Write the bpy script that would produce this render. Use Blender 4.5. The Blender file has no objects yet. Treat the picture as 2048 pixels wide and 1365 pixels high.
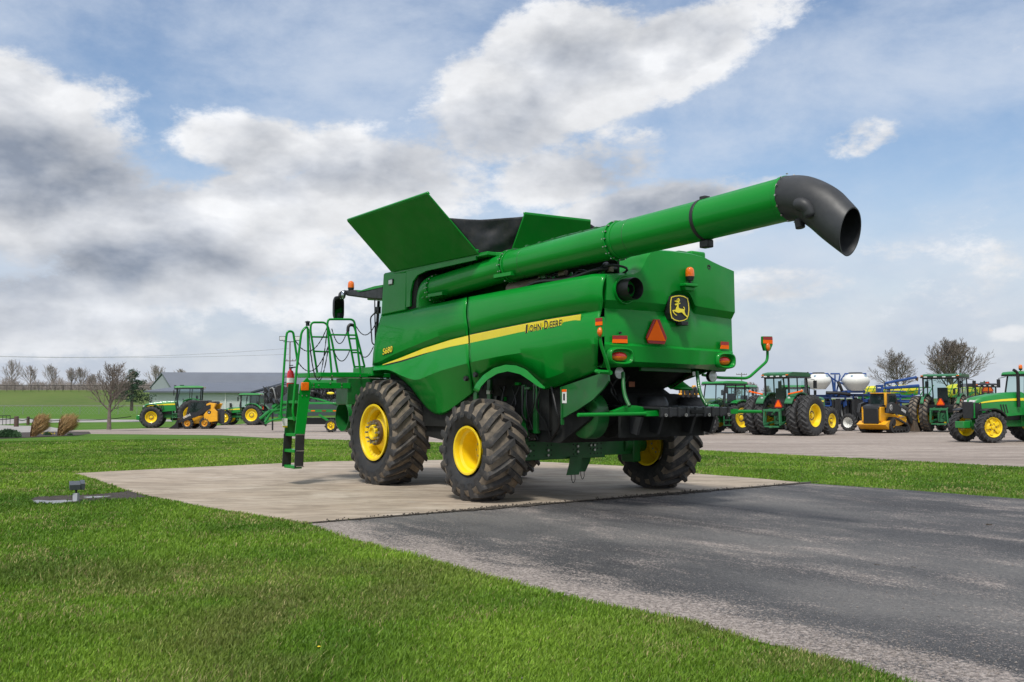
import bpy, bmesh, math, random
import numpy as np
from mathutils import Vector, Matrix, noise
random.seed(7)
PI = math.pi
rad = math.radians
scene = bpy.context.scene
COL = scene.collection

# ------------------------------------------------------------------ camera
FPX, YH, HC = 1991.0, 802.0, 1.55            # focal length in photo pixels, horizon row, eye height
PITCH = math.atan((YH - 682.5) / FPX)
cam_d = bpy.data.cameras.new("camera")
cam_d.sensor_width = 36.0
cam_d.lens = 36.0 * FPX / 2048.0
cam_d.clip_start = 0.1
cam_d.clip_end = 6000.0
cam = bpy.data.objects.new("camera", cam_d)
COL.objects.link(cam)
cam.location = (0, 0, HC)
cam.rotation_euler = (PI / 2 + PITCH, 0, 0)
scene.camera = cam

# ------------------------------------------------------------------ exposure
scene.render.engine = 'CYCLES'
scene.view_settings.view_transform = 'Standard'
scene.view_settings.look = 'None'
scene.view_settings.exposure = 0.40
scene.view_settings.gamma = 1.0
scene.view_settings.use_curve_mapping = False
scene.cycles.max_bounces = 6
scene.cycles.transparent_max_bounces = 40

# ------------------------------------------------------------------ sun
SUN_EL, SUN_AZ = rad(58), rad(196)           # azimuth clockwise from +Y: behind the camera, to its left
sd = Vector((math.sin(SUN_AZ) * math.cos(SUN_EL), math.cos(SUN_AZ) * math.cos(SUN_EL), math.sin(SUN_EL)))
sun_d = bpy.data.lights.new("sun", 'SUN')
sun_d.energy = 2.4
sun_d.angle = rad(10)
sun_d.color = (1.0, 0.955, 0.88)
sun = bpy.data.objects.new("sun", sun_d)
COL.objects.link(sun)
sun.rotation_euler = (-sd).to_track_quat('-Z', 'Y').to_euler()

# ------------------------------------------------------------------ world: sky with clouds
world = bpy.data.worlds.new("World")
scene.world = world
world.use_nodes = True
nt = world.node_tree
nt.nodes.clear()
def N(t, **kw):
    n = nt.nodes.new(t)
    for k, v in kw.items():
        setattr(n, k, v)
    return n
def L(a, b): nt.links.new(a, b)
def val(x):
    return x
def M(op, a, b=None, c=None, clamp=False):
    n = N('ShaderNodeMath', operation=op)
    n.use_clamp = clamp
    for i, x in enumerate((a, b, c)):
        if x is None: continue
        if isinstance(x, (int, float)): n.inputs[i].default_value = x
        else: L(x, n.inputs[i])
    return n.outputs[0]
def mixc(f, a, b):
    n = N('ShaderNodeMix', data_type='RGBA')
    for i, x in ((0, f), (6, a), (7, b)):
        if isinstance(x, (int, float)): n.inputs[i].default_value = x
        elif isinstance(x, tuple): n.inputs[i].default_value = x + (1,)
        else: L(x, n.inputs[i])
    return n.outputs[2]
def smooth(x, lo, hi, a=0.0, b=1.0):
    n = N('ShaderNodeMapRange', interpolation_type='SMOOTHSTEP')
    L(x, n.inputs[0])
    for i, q in ((1, lo), (2, hi), (3, a), (4, b)): n.inputs[i].default_value = q
    return n.outputs[0]
tc = N('ShaderNodeTexCoord')
sky = N('ShaderNodeTexSky', sky_type='NISHITA')
sky.sun_disc = False
sky.sun_elevation = SUN_EL
sky.sun_rotation = SUN_AZ
sky.air_density = 1.0
sky.dust_density = 1.2
sky.ozone_density = 1.6
skyc = N('ShaderNodeVectorMath', operation='SCALE')
L(sky.outputs[0], skyc.inputs[0]); skyc.inputs[3].default_value = 0.11
sep = N('ShaderNodeSeparateXYZ'); L(tc.outputs['Generated'], sep.inputs[0])
el = M('ARCSINE', sep.outputs[2])
az = M('ARCTAN2', sep.outputs[0], sep.outputs[1])
azd = M('MULTIPLY', az, 180 / PI); eld = M('MULTIPLY', el, 180 / PI)
# noise on a flattened cloud layer
cmb = N('ShaderNodeCombineXYZ')
L(M('MULTIPLY', azd, 0.06), cmb.inputs[0]); L(M('MULTIPLY', eld, 0.105), cmb.inputs[1])
def fbm(scale, off, detail=9, rough=0.56, dist=0.0):
    mp = N('ShaderNodeMapping'); L(cmb.outputs[0], mp.inputs[0]); mp.inputs['Location'].default_value = off
    n = N('ShaderNodeTexNoise'); L(mp.outputs[0], n.inputs['Vector'])
    n.inputs['Scale'].default_value = scale; n.inputs['Detail'].default_value = detail
    n.inputs['Roughness'].default_value = rough; n.inputs['Distortion'].default_value = dist
    return n.outputs[0]
n_big = fbm(1.7, (3.1, 1.7, 0.4), 14, 0.66, 0.05)
n_top = fbm(1.7, (3.1, 1.60, 0.4), 7, 0.54, 0.08)      # the same field sampled higher: gives lit tops, grey bases
n_wisp = fbm(1.1, (8.4, 5.2, 2.0), 9, 0.62, 0.15)
cmb_w = N('ShaderNodeVectorMath', operation='MULTIPLY')
def azel(x, y):
    b = -(y - 682.5) / FPX; a = (x - 1024) / FPX
    d = Vector((a, math.cos(PITCH) - b * math.sin(PITCH), math.sin(PITCH) + b * math.cos(PITCH))).normalized()
    return math.degrees(math.atan2(d.x, d.y)), math.degrees(math.asin(d.z))
pos = N('ShaderNodeCombineXYZ'); L(azd, pos.inputs[0]); L(eld, pos.inputs[1])
def blob(x, y, rx, ry, w, rot=0):
    """one cloud bank: direction of its middle, half-widths in photo pixels (35 px = 1 degree)"""
    a, e = azel(x, y)
    mp = N('ShaderNodeMapping', vector_type='TEXTURE'); L(pos.outputs[0], mp.inputs[0])
    mp.inputs['Location'].default_value = (a, e, 0)
    mp.inputs['Rotation'].default_value = (0, 0, rad(rot))
    mp.inputs['Scale'].default_value = (rx / 34.7, ry / 34.7, 1)
    ln = N('ShaderNodeVectorMath', operation='LENGTH'); L(mp.outputs[0], ln.inputs[0])
    return smooth(ln.outputs['Value'], 0.25, 1.25, w, 0.0)
def blobs(lst):
    o = None
    for b in lst:
        v = blob(*b)
        o = v if o is None else M('MAXIMUM', o, v)
    return o
cover = blobs([(60, 340, 340, 270, 1.0), (330, 500, 340, 200, 1.0, 0), (480, 290, 270, 90, 0.8, -8), (560, 420, 330, 110, 0.75, -5),
               (1060, 190, 360, 190, 1.0, 20), (1330, 120, 360, 120, 0.85, 22), (1150, 330, 330, 120, 0.8, 10), (800, 360, 330, 150, 0.85),
               (1720, 275, 150, 60, 0.72, 12), (1330, 430, 380, 100, 0.95, 8), (1500, 570, 420, 70, .75, 3), (2010, 100, 130, 50, 0.45, 30), (2020, 670, 60, 24, 0.55),
               (1900, 430, 240, 60, 0.35, 8), (1370, 300, 80, 40, 0.5, 20), (100, 620, 420, 130, 0.8), (700, 560, 600, 170, 0.75),
               (1650, 560, 520, 130, 0.55), (350, 120, 380, 60, 0.40, 15), (1850, 60, 300, 60, .4, 20)])
# far round the rest of the sky the same broken cloud goes on
side = smooth(M('ABSOLUTE', azd), 32, 60, 0.0, 0.62)
high = smooth(eld, 24, 45, 0.0, 0.62)
cover = M('MAXIMUM', cover, M('MAXIMUM', side, high))
dens = M('ADD', cover, M('MULTIPLY', M('SUBTRACT', n_big, 0.5), 2.0))
mask = smooth(dens, 0.44, 0.74)
densT = M('ADD', cover, M('MULTIPLY', M('SUBTRACT', n_top, 0.5), 2.3))
# shade: thick parts are grey, tops facing up white
thick = smooth(M('SUBTRACT', densT, 0.0), 0.60, 1.35)
greyb = blobs([(90, 400, 360, 190, 1.0, 0), (330, 510, 330, 100, 1.0, 5), (980, 250, 330, 90, 0.9, 22), (1350, 330, 260, 60, .5, 15), (640, 430, 240, 60, 0.5, 0), (150, 560, 300, 60, 0.8), (60, 280, 200, 100, 0.6), (1250, 330, 250, 60, 0.5, 10)])
grey = M('MAXIMUM', M('MULTIPLY', thick, 0.58), M('MULTIPLY', greyb, M('ADD', 0.50, M('MULTIPLY', thick, 0.50)), clamp=True), clamp=True)
nb2 = fbm(1.7, (3.1, 1.7, 0.4), 5, 0.52, 0.08); nt2 = fbm(1.7, (3.1, 1.52, 0.4), 5, 0.52, 0.08)
relief = M('MULTIPLY', M('SUBTRACT', nb2, nt2), 2.2)
grey = M('SUBTRACT', grey, relief, clamp=True)
ccol = mixc(grey, (0.68, 0.69, 0.71), (0.215, 0.25, 0.315))
lum = fbm(3.3, (0.7, 9.1, 4.0), 10, 0.6, 0.1)
lumf = N('ShaderNodeMapRange'); L(lum, lumf.inputs[0]); lumf.inputs[1].default_value = .3; lumf.inputs[2].default_value = .7; lumf.inputs[3].default_value = .84; lumf.inputs[4].default_value = 1.10
ccs = N('ShaderNodeVectorMath', operation='SCALE'); L(ccol, ccs.inputs[0]); L(lumf.outputs[0], ccs.inputs[3])
wisp = M('MULTIPLY', smooth(n_wisp, 0.32, 0.70), 0.72)
base = mixc(wisp, skyc.outputs[0], (0.52, 0.57, 0.65))
# pale veil low over the horizon
veil = smooth(eld, 0.0, 15.0, 0.94, 0.0)
low = fbm(2.6, (5.5, 2.2, 7.0), 9, 0.6, 0.1)
base = mixc(veil, base, mixc(smooth(low, 0.35, 0.68), (0.405, 0.45, 0.535), (0.51, 0.54, 0.59)))
veil2 = smooth(eld, 1.0, 9.0, 0.75, 1.0)
out = mixc(M('MULTIPLY', mask, veil2), base, ccs.outputs[0])
bg = N('ShaderNodeBackground'); L(out, bg.inputs[0]); bg.inputs[1].default_value = 1.0
wo = N('ShaderNodeOutputWorld'); L(bg.outputs[0], wo.inputs[0])

# ------------------------------------------------------------------ survey helpers (turn a sight line into a place on a known surface)
def ray(px, py):
    a = (px - 1024) / FPX; b = -(py - 682.5) / FPX
    return Vector((a, math.cos(PITCH) - b * math.sin(PITCH), math.sin(PITCH) + b * math.cos(PITCH)))
def gz(Y):
    return -0.0075 * (min(max(Y, 22.0), 80.0) - 22.0)
def G(px, py, z=None):
    d = ray(px, py)
    if z is not None:
        t = (z - HC) / d.z
    else:
        t = 30.0
        for _ in range(40): t = (gz(t * d.y) - HC) / d.z
    return Vector((t * d.x, t * d.y, HC + t * d.z))
def AT(px, py, Y):
    d = ray(px, py); t = Y / d.y
    return Vector((t * d.x, Y, HC + t * d.z))
# frame of the combine: x across to its right, y forward, z up
AL = rad(36.0)
CF = Vector((-math.sin(AL), math.cos(AL), 0)); CR = Vector((math.cos(AL), math.sin(AL), 0))
CO = G(925, 1005, 0.0)
def _loc(P):
    q = P - CO
    return Vector((q.dot(CR), q.dot(CF), q.z))
CAMP = Vector((0, 0, HC))
def V(px, py, v):
    d = ray(px, py); t = (v - (CAMP - CO).dot(CR)) / d.dot(CR)
    return _loc(CAMP + d * t)
def U(px, py, u):
    d = ray(px, py); t = (u - (CAMP - CO).dot(CF)) / d.dot(CF)
    return _loc(CAMP + d * t)

# ------------------------------------------------------------------ materials
def new_mat(name):
    m = bpy.data.materials.new(name); m.use_nodes = True
    t = m.node_tree; t.nodes.clear()
    o = t.nodes.new('ShaderNodeOutputMaterial'); b = t.nodes.new('ShaderNodeBsdfPrincipled')
    t.links.new(b.outputs[0], o.inputs[0])
    return m, t, b
def tnoise(t, scale, detail=4, rough=0.55, coord='Object', vscale=None, off=(0, 0, 0)):
    c = t.nodes.new('ShaderNodeTexCoord'); v = c.outputs[coord]
    if coord == 'World':
        pass
    mp = t.nodes.new('ShaderNodeMapping'); t.links.new(v, mp.inputs[0])
    if vscale: mp.inputs['Scale'].default_value = vscale
    mp.inputs['Location'].default_value = off
    n = t.nodes.new('ShaderNodeTexNoise'); t.links.new(mp.outputs[0], n.inputs['Vector'])
    n.inputs['Scale'].default_value = scale; n.inputs['Detail'].default_value = detail; n.inputs['Roughness'].default_value = rough
    return n.outputs[0]
def tramp(t, f, stops):
    r = t.nodes.new('ShaderNodeValToRGB'); t.links.new(f, r.inputs[0])
    e = r.color_ramp.elements
    while len(e) > 1: e.remove(e[-1])
    e[0].position = stops[0][0]; e[0].color = tuple(stops[0][1]) + (1,)
    for p, c in stops[1:]:
        k = e.new(p); k.color = tuple(c) + (1,)
    return r.outputs[0]
def tmix(t, f, a, b, mode='MIX'):
    n = t.nodes.new('ShaderNodeMix'); n.data_type = 'RGBA'; n.blend_type = mode
    for i, x in ((0, f), (6, a), (7, b)):
        if isinstance(x, (int, float)): n.inputs[i].default_value = x
        elif isinstance(x, tuple): n.inputs[i].default_value = x + (1,)
        else: t.links.new(x, n.inputs[i])
    return n.outputs[2]
def tbump(t, b, h, strength, dist):
    n = t.nodes.new('ShaderNodeBump'); n.inputs['Strength'].default_value = strength; n.inputs['Distance'].default_value = dist
    t.links.new(h, n.inputs['Height']); t.links.new(n.outputs[0], b.inputs['Normal'])
def tmap(t, f, a, b, c, d):
    n = t.nodes.new('ShaderNodeMapRange'); t.links.new(f, n.inputs[0])
    for i, q in ((1, a), (2, b), (3, c), (4, d)): n.inputs[i].default_value = q
    return n.outputs[0]
def pbr(name, col, rough=0.5, metal=0.0, coat=0.0, var=0.12, vs=3.0, bump=0.0, bs=40.0, dirt=None, dirtamt=0.3, alpha=None, spec=0.5):
    m, t, b = new_mat(name)
    n = tnoise(t, vs, 5)
    lo = tuple(c * (1 - var) for c in col); hi = tuple(min(1, c * (1 + var)) for c in col)
    c = tramp(t, n, [(0.3, lo), (0.7, hi)])
    if dirt:
        n2 = tnoise(t, vs * 2.3, 8, 0.7, off=(4, 2, 7))
        c = tmix(t, tmap(t, n2, 0.45, 0.72, 0.0, dirtamt), c, dirt)
    t.links.new(c, b.inputs['Base Color'])
    b.inputs['Metallic'].default_value = metal
    b.inputs['Specular IOR Level'].default_value = spec
    n3 = tnoise(t, vs * 1.7, 4, off=(9, 1, 3))
    t.links.new(tmap(t, n3, 0.3, 0.7, max(0.02, rough * 0.82), min(1, rough * 1.2)), b.inputs['Roughness'])
    if coat:
        b.inputs['Coat Weight'].default_value = coat; b.inputs['Coat Roughness'].default_value = 0.06
    if bump:
        tbump(t, b, tnoise(t, bs, 3), bump, 0.01)
    return m
GREEN = pbr('green_paint', (0.0015, 0.235, 0.022), 0.38, coat=0.22, var=0.05, vs=1.2, dirt=(0.03, 0.20, 0.04), dirtamt=0.10, spec=0.18)
GREEN_M = pbr('green_paint_tank_cover', (0.002, 0.185, 0.016), 0.5, coat=0.05, var=0.08, vs=1.5, dirt=(0.05, 0.15, 0.04), dirtamt=0.2, spec=0.18)
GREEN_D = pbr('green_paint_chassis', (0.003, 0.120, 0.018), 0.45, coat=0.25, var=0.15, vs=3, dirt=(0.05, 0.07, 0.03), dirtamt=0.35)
GREEN_T = pbr('green_paint_tractor', (0.006, 0.23, 0.034), 0.38, coat=0.3, var=0.10, vs=1.5, dirt=(0.08, 0.15, 0.07), dirtamt=0.25)
GREEN_O = pbr('green_paint_faded', (0.02, 0.16, 0.06), 0.5, coat=0.15, var=0.12, vs=1.5, dirt=(0.10, 0.17, 0.10), dirtamt=0.35)
YELLOW = pbr('yellow_paint', (0.88, 0.62, 0.006), 0.40, coat=0.35, var=0.05, vs=2, dirt=(0.45, 0.30, 0.04), dirtamt=0.14)
YELLOW_S = pbr('yellow_decal', (0.90, 0.74, 0.02), 0.35, coat=0.4, var=0.02)
ORANGE_P = pbr('construction_yellow_paint', (0.82, 0.40, 0.012), 0.42, coat=0.3, var=0.08, dirt=(0.30, 0.16, 0.05), dirtamt=0.3)
BLACK = pbr('black_plastic', (0.016, 0.017, 0.019), 0.48, var=0.25, vs=6, bump=0.1, bs=180)
BLACK_M = pbr('black_metal', (0.010, 0.010, 0.011), 0.42, var=0.25)
SPOUT = pbr('black_rubber_spout', (0.026, 0.028, 0.032), 0.50, var=0.3, vs=2.5, dirt=(0.10, 0.10, 0.10), dirtamt=0.18)
DARK = pbr('dark_interior', (0.006, 0.007, 0.006), 0.8, var=0.3)  # near-black colour stands in for shade in hollows and under the combine
FABRIC = pbr('black_fabric', (0.012, 0.014, 0.018), 0.75, var=0.5, vs=3, bump=0.4, bs=12, dirt=(0.05, 0.045, 0.04), dirtamt=0.5)
CHROME = pbr('bolt_steel', (0.45, 0.44, 0.42), 0.35, metal=0.9, var=0.2)
STEEL = pbr('worn_steel', (0.16, 0.13, 0.10), 0.55, metal=0.6, var=0.3, dirt=(0.18, 0.08, 0.04), dirtamt=0.5)
RUST = pbr('rusty_brown_hub', (0.12, 0.075, 0.035), 0.6, metal=0.3, var=0.3)
ORANGE = pbr('orange_reflective', (1.0, 0.15, 0.008), 0.6, var=0.03, spec=0.1)
RED = pbr('red_reflective', (0.33, 0.012, 0.012), 0.4, var=0.05)
REDP = pbr('red_paint', (0.52, 0.008, 0.014), 0.3, coat=0.5, var=0.04)
WHITE = pbr('white_label', (0.75, 0.75, 0.73), 0.5, var=0.05)
WHITE_T = pbr('white_poly_tank', (0.72, 0.73, 0.69), 0.38, var=0.05, vs=1)
YEL_T = pbr('yellow_poly_tank', (0.78, 0.66, 0.03), 0.38, var=0.06, vs=1)
BLUE = pbr('blue_paint', (0.012, 0.06, 0.24), 0.45, coat=0.2, var=0.12, dirt=(0.1, 0.12, 0.16), dirtamt=0.3)
LAMPR = pbr('red_lamp_lens', (0.42, 0.008, 0.008), 0.15, coat=.3, var=0.1)
LAMPO = pbr('amber_lamp_lens', (0.75, 0.15, 0.008), 0.15, coat=.3, var=0.15, vs=20)
LAMPW = pbr('clear_lamp_lens', (0.62, 0.64, 0.64), 0.15, coat=1, var=0.15, vs=20)
def glass_mat():
    m, t, b = new_mat('cab_glass')
    b.inputs['Base Color'].default_value = (0.55, 0.68, 0.68, 1)
    b.inputs['Roughness'].default_value = 0.03
    b.inputs['Metallic'].default_value = 0.0
    tr = t.nodes.new('ShaderNodeBsdfTransparent'); tr.inputs[0].default_value = (0.80, 0.90, 0.88, 1)
    gl = t.nodes.new('ShaderNodeBsdfGlossy'); gl.inputs['Roughness'].default_value = 0.03
    fr = t.nodes.new('ShaderNodeFresnel'); fr.inputs[0].default_value = 1.55
    mx = t.nodes.new('ShaderNodeMixShader')
    ge = t.nodes.new('ShaderNodeNewGeometry'); fb = t.nodes.new('ShaderNodeMath'); fb.operation = 'SUBTRACT'; fb.use_clamp = True; t.links.new(fr.outputs[0], fb.inputs[0]); t.links.new(ge.outputs['Backfacing'], fb.inputs[1]); t.links.new(fb.outputs[0], mx.inputs[0]); t.links.new(tr.outputs[0], mx.inputs[1]); t.links.new(gl.outputs[0], mx.inputs[2])
    t.links.new(mx.outputs[0], t.nodes['Material Output'].inputs[0])
    return m
GLASS = glass_mat()
def mirror_mat():
    m, t, b = new_mat('mirror_glass')
    b.inputs['Base Color'].default_value = (0.5, 0.55, 0.58, 1); b.inputs['Metallic'].default_value = 1; b.inputs['Roughness'].default_value = 0.05
    return m
MIRROR = mirror_mat()
def rubber(name, base, mud, lo, hi, sc):
    m, t, b = new_mat(name)
    n = tnoise(t, sc, 8, 0.68); n2 = tnoise(t, sc * 6, 6, 0.7, off=(3, 3, 3))
    c = tmix(t, tmap(t, n, lo, hi, 0, 1), base, mud)
    c = tmix(t, tmap(t, n2, 0.4, 0.75, 0, 0.55), c, tuple(x * 1.5 + 0.008 for x in base))
    t.links.new(c, b.inputs['Base Color']); b.inputs['Roughness'].default_value = 0.72
    tbump(t, b, n2, 0.35, 0.012)
    return m
RUB_SIDE = rubber('tyre_sidewall', (0.019, 0.020, 0.022), (0.075, 0.060, 0.045), 0.52, 0.9, 3)
RUB_TREAD = rubber('tyre_tread_mud', (0.075, 0.063, 0.050), (0.235, 0.190, 0.140), 0.32, 0.60, 5)
RUB_LUG = rubber('tyre_lug_mud', (0.030, 0.029, 0.029), (0.150, 0.125, 0.096), 0.50, 0.74, 7)
RUB_CL = rubber('tyre_clean', (0.022, 0.023, 0.025), (0.055, 0.053, 0.05), 0.48, 0.8, 4)
RUB_CLL = rubber('tyre_clean_lug', (0.035, 0.036, 0.038), (0.085, 0.082, 0.078), 0.45, 0.8, 4)

# ------------------------------------------------------------------ mesh builder
class MB:
    def __init__(s): s.v = []; s.f = []; s.m = []; s.xf = None
    def add(s, vs, fs, m=0):
        o = len(s.v)
        if s.xf is not None: vs = [s.xf @ Vector(p) for p in vs]
        s.v.extend([tuple(p) for p in vs]); s.f.extend([tuple(i + o for i in q) for q in fs]); s.m.extend([m] * len(fs))
        return s
    def box(s, lo, hi, m=0, xf=None):
        x0, y0, z0 = lo; x1, y1, z1 = hi
        vs = [Vector(p) for p in ((x0, y0, z0), (x1, y0, z0), (x1, y1, z0), (x0, y1, z0), (x0, y0, z1), (x1, y0, z1), (x1, y1, z1), (x0, y1, z1))]
        if xf is not None: vs = [xf @ p for p in vs]
        return s.add(vs, [(0, 3, 2, 1), (4, 5, 6, 7), (0, 1, 5, 4), (1, 2, 6, 5), (2, 3, 7, 6), (3, 0, 4, 7)], m)
    def beam(s, p0, p1, w, h, m=0, up=(0, 0, 1)):
        p0 = Vector(p0); p1 = Vector(p1); d = (p1 - p0); l = d.length; d.normalize()
        upv = Vector(up)
        if abs(d.dot(upv)) > 0.98: upv = Vector((0, 1, 0)) if abs(d.y) < .9 else Vector((1, 0, 0))
        sx = d.cross(upv).normalized(); sz = sx.cross(d)
        q = []
        for e in (p0, p1):
            for a, b in ((-1, -1), (1, -1), (1, 1), (-1, 1)): q.append(e + sx * (a * w / 2) + sz * (b * h / 2))
        return s.add(q, [(0, 1, 2, 3), (7, 6, 5, 4), (0, 4, 5, 1), (1, 5, 6, 2), (2, 6, 7, 3), (3, 7, 4, 0)], m)
    def tube(s, pts, r, n=8, m=0, caps=True, closed=False):
        pts = [Vector(p) for p in pts]
        if not hasattr(r, '__len__'): r = [r] * len(pts)
        k = len(pts); vs = []; fs = []
        prev = None
        for i, p in enumerate(pts):
            if closed: d = pts[(i + 1) % k] - pts[i - 1]
            else: d = (pts[min(i + 1, k - 1)] - pts[max(i - 1, 0)])
            if d.length < 1e-9: d = Vector((0, 0, 1))
            d.normalize()
            if prev is None:
                a = Vector((0, 0, 1)) if abs(d.z) < 0.9 else Vector((1, 0, 0))
                a = a - d * a.dot(d)
            else: a = prev - d * prev.dot(d)
            a.normalize(); prev = a; b = d.cross(a)
            for j in range(n):
                t = 2 * PI * j / n
                vs.append(p + (a * math.cos(t) + b * math.sin(t)) * r[i])
        for i in range(k if closed else k - 1):
            i2 = (i + 1) % k
            for j in range(n):
                j2 = (j + 1) % n
                fs.append((i * n + j, i * n + j2, i2 * n + j2, i2 * n + j))
        if caps and not closed:
            fs.append(tuple(range(n - 1, -1, -1))); fs.append(tuple((k - 1) * n + j for j in range(n)))
        return s.add(vs, fs, m)
    def cyl(s, p0, p1, r0, r1=None, n=16, m=0, caps=True): return s.tube([p0, p1], [r0, r0 if r1 is None else r1], n, m, caps)
    def lathe(s, prof, c=(0, 0, 0), ax='x', n=32, m=0, mats=None, close=False):
        c = Vector(c); vs = []; fs = []; ms = []
        k = len(prof)
        for j in range(n):
            t = 2 * PI * j / n; ct, st = math.cos(t), math.sin(t)
            for (h, r) in prof:
                if ax == 'x': vs.append(c + Vector((h, r * ct, r * st)))
                elif ax == 'y': vs.append(c + Vector((r * ct, h, r * st)))
                else: vs.append(c + Vector((r * ct, r * st, h)))
        o = len(s.f)
        for j in range(n):
            j2 = (j + 1) % n
            for i in range(k - 1):
                fs.append((j * k + i, j * k + i + 1, j2 * k + i + 1, j2 * k + i)); ms.append(mats[i] if mats else m)
        s.add(vs, fs, m)
        s.m[o:] = ms
        return s
    def prism(s, poly, d, m=0):
        """poly: planar 3D points, d: extrusion vector"""
        poly = [Vector(p) for p in poly]; d = Vector(d); n = len(poly)
        vs = poly + [p + d for p in poly]
        fs = [tuple(range(n - 1, -1, -1)), tuple(range(n, 2 * n))]
        for i in range(n):
            j = (i + 1) % n; fs.append((i, j, n + j, n + i))
        return s.add(vs, fs, m)
    def loft(s, rows, m=0, mats=None):
        n = len(rows[0]); vs = [p for r in rows for p in r]; fs = []; ms = []
        for i in range(len(rows) - 1):
            for j in range(n - 1):
                fs.append((i * n + j, i * n + j + 1, (i + 1) * n + j + 1, (i + 1) * n + j)); ms.append(mats[i] if mats else m)
        o = len(s.f); s.add(vs, fs, m); s.m[o:] = ms
        return s
    def sphere(s, c, r, m=0, n=14, sc=(1, 1, 1)):
        c = Vector(c); vs = []; fs = []; k = n // 2
        for i in range(k + 1):
            a = PI * i / k
            for j in range(n):
                t = 2 * PI * j / n
                vs.append(c + Vector((r * sc[0] * math.sin(a) * math.cos(t), r * sc[1] * math.sin(a) * math.sin(t), r * sc[2] * math.cos(a))))
        for i in range(k):
            for j in range(n):
                j2 = (j + 1) % n; fs.append((i * n + j, (i + 1) * n + j, (i + 1) * n + j2, i * n + j2))
        return s.add(vs, fs, m)
    def build(s, name, mats, parent=None, loc=None, smooth=35, bevel=0, solid=0, weld=False, rot=None):
        me = bpy.data.meshes.new(name)
        me.from_pydata(s.v, [], s.f)
        if not isinstance(mats, (list, tuple)): mats = [mats]
        for q in mats: me.materials.append(q)
        me.polygons.foreach_set('material_index', s.m)
        bm = bmesh.new(); bm.from_mesh(me)
        if weld: bmesh.ops.remove_doubles(bm, verts=bm.verts, dist=0.0008)
        bmesh.ops.recalc_face_normals(bm, faces=bm.faces)
        bm.to_mesh(me); bm.free()
        if smooth:
            me.polygons.foreach_set('use_smooth', [True] * len(me.polygons))
            me.set_sharp_from_angle(angle=rad(smooth))
        me.update()
        o = bpy.data.objects.new(name, me); COL.objects.link(o)
        if parent is not None: o.parent = parent
        if loc is not None: o.location = loc
        if rot is not None: o.rotation_euler = rot
        if solid:
            md = o.modifiers.new('thickness', 'SOLIDIFY'); md.thickness = abs(solid); md.offset = 0.0
        if bevel:
            md = o.modifiers.new('edges', 'BEVEL'); md.width = bevel; md.segments = 2; md.limit_method = 'ANGLE'; md.angle_limit = rad(40)
        return o
def empty(name, loc, rz=0.0, sc=1.0):
    o = bpy.data.objects.new(name, None); COL.objects.link(o); o.location = loc; o.rotation_euler = (0, 0, rz); o.scale = (sc, sc, sc)
    o.empty_display_size = 0.3
    return o
def tag(o, label=None, cat=None, group=None, kind=None):
    if label: o['label'] = label
    if cat: o['category'] = cat
    if group: o['group'] = group
    if kind: o['kind'] = kind
    return o
def copy_tree(o, parent=None):
    c = o.copy(); COL.objects.link(c)
    if parent is not None: c.parent = parent
    for ch in list(o.children): copy_tree(ch, c)
    return c
def resample(pts, n):
    pts = [Vector(p) for p in pts]
    ds = [0.0]
    for a, b in zip(pts, pts[1:]): ds.append(ds[-1] + (b - a).length)
    out = []
    for i in range(n):
        t = ds[-1] * i / (n - 1); k = 0
        while k < len(pts) - 2 and ds[k + 1] < t: k += 1
        w = (t - ds[k]) / max(1e-9, ds[k + 1] - ds[k]); out.append(pts[k].lerp(pts[k + 1], w))
    return out
def fillet(pts, r, n=5):
    """round the corners of a polyline"""
    pts = [Vector(p) for p in pts]; out = [pts[0]]
    for a, b, c in zip(pts, pts[1:], pts[2:]):
        d1 = (a - b); d2 = (c - b); q = min(r, d1.length * .48, d2.length * .48)
        s0 = b + d1.normalized() * q; s1 = b + d2.normalized() * q
        for i in range(n + 1):
            t = i / n; out.append(s0 * (1 - t) ** 2 + b * 2 * t * (1 - t) + s1 * t * t)
    out.append(pts[-1]); return out
def spline(pts, n):
    """Catmull-Rom through the points"""
    pts = [Vector(p) for p in pts]; P = [pts[0] * 2 - pts[1]] + pts + [pts[-1] * 2 - pts[-2]]; out = []
    for i in range(len(pts) - 1):
        for j in range(n):
            t = j / n; a, b, c, d = P[i:i + 4]
            out.append(0.5 * ((2 * b) + (c - a) * t + (2 * a - 5 * b + 4 * c - d) * t * t + (3 * b - a - 3 * c + d) * t ** 3))
    out.append(pts[-1]); return out
def text_geo(body, size, xdir, ydir, org, extr=0.002, shear=0.0, spacing=1.0):
    cu = bpy.data.curves.new('t', 'FONT'); cu.body = body; cu.size = size; cu.extrude = extr; cu.shear = shear; cu.space_character = spacing; cu.resolution_u = 3; cu.offset = size * 0.012
    ob = bpy.data.objects.new('t', cu); COL.objects.link(ob)
    bpy.context.view_layer.update()
    dg = bpy.context.evaluated_depsgraph_get(); me = ob.evaluated_get(dg).to_mesh()
    xd = Vector(xdir).normalized(); yd = Vector(ydir); yd = (yd - xd * yd.dot(xd)).normalized(); nd = xd.cross(yd); org = Vector(org)
    vs = [org + xd * p.co.x + yd * p.co.y + nd * p.co.z for p in me.vertices]; fs = [tuple(p.vertices) for p in me.polygons]
    w = max(p.co.x for p in me.vertices)
    ob.evaluated_get(dg).to_mesh_clear(); bpy.data.objects.remove(ob); bpy.data.curves.remove(cu)
    return vs, fs, w
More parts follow.
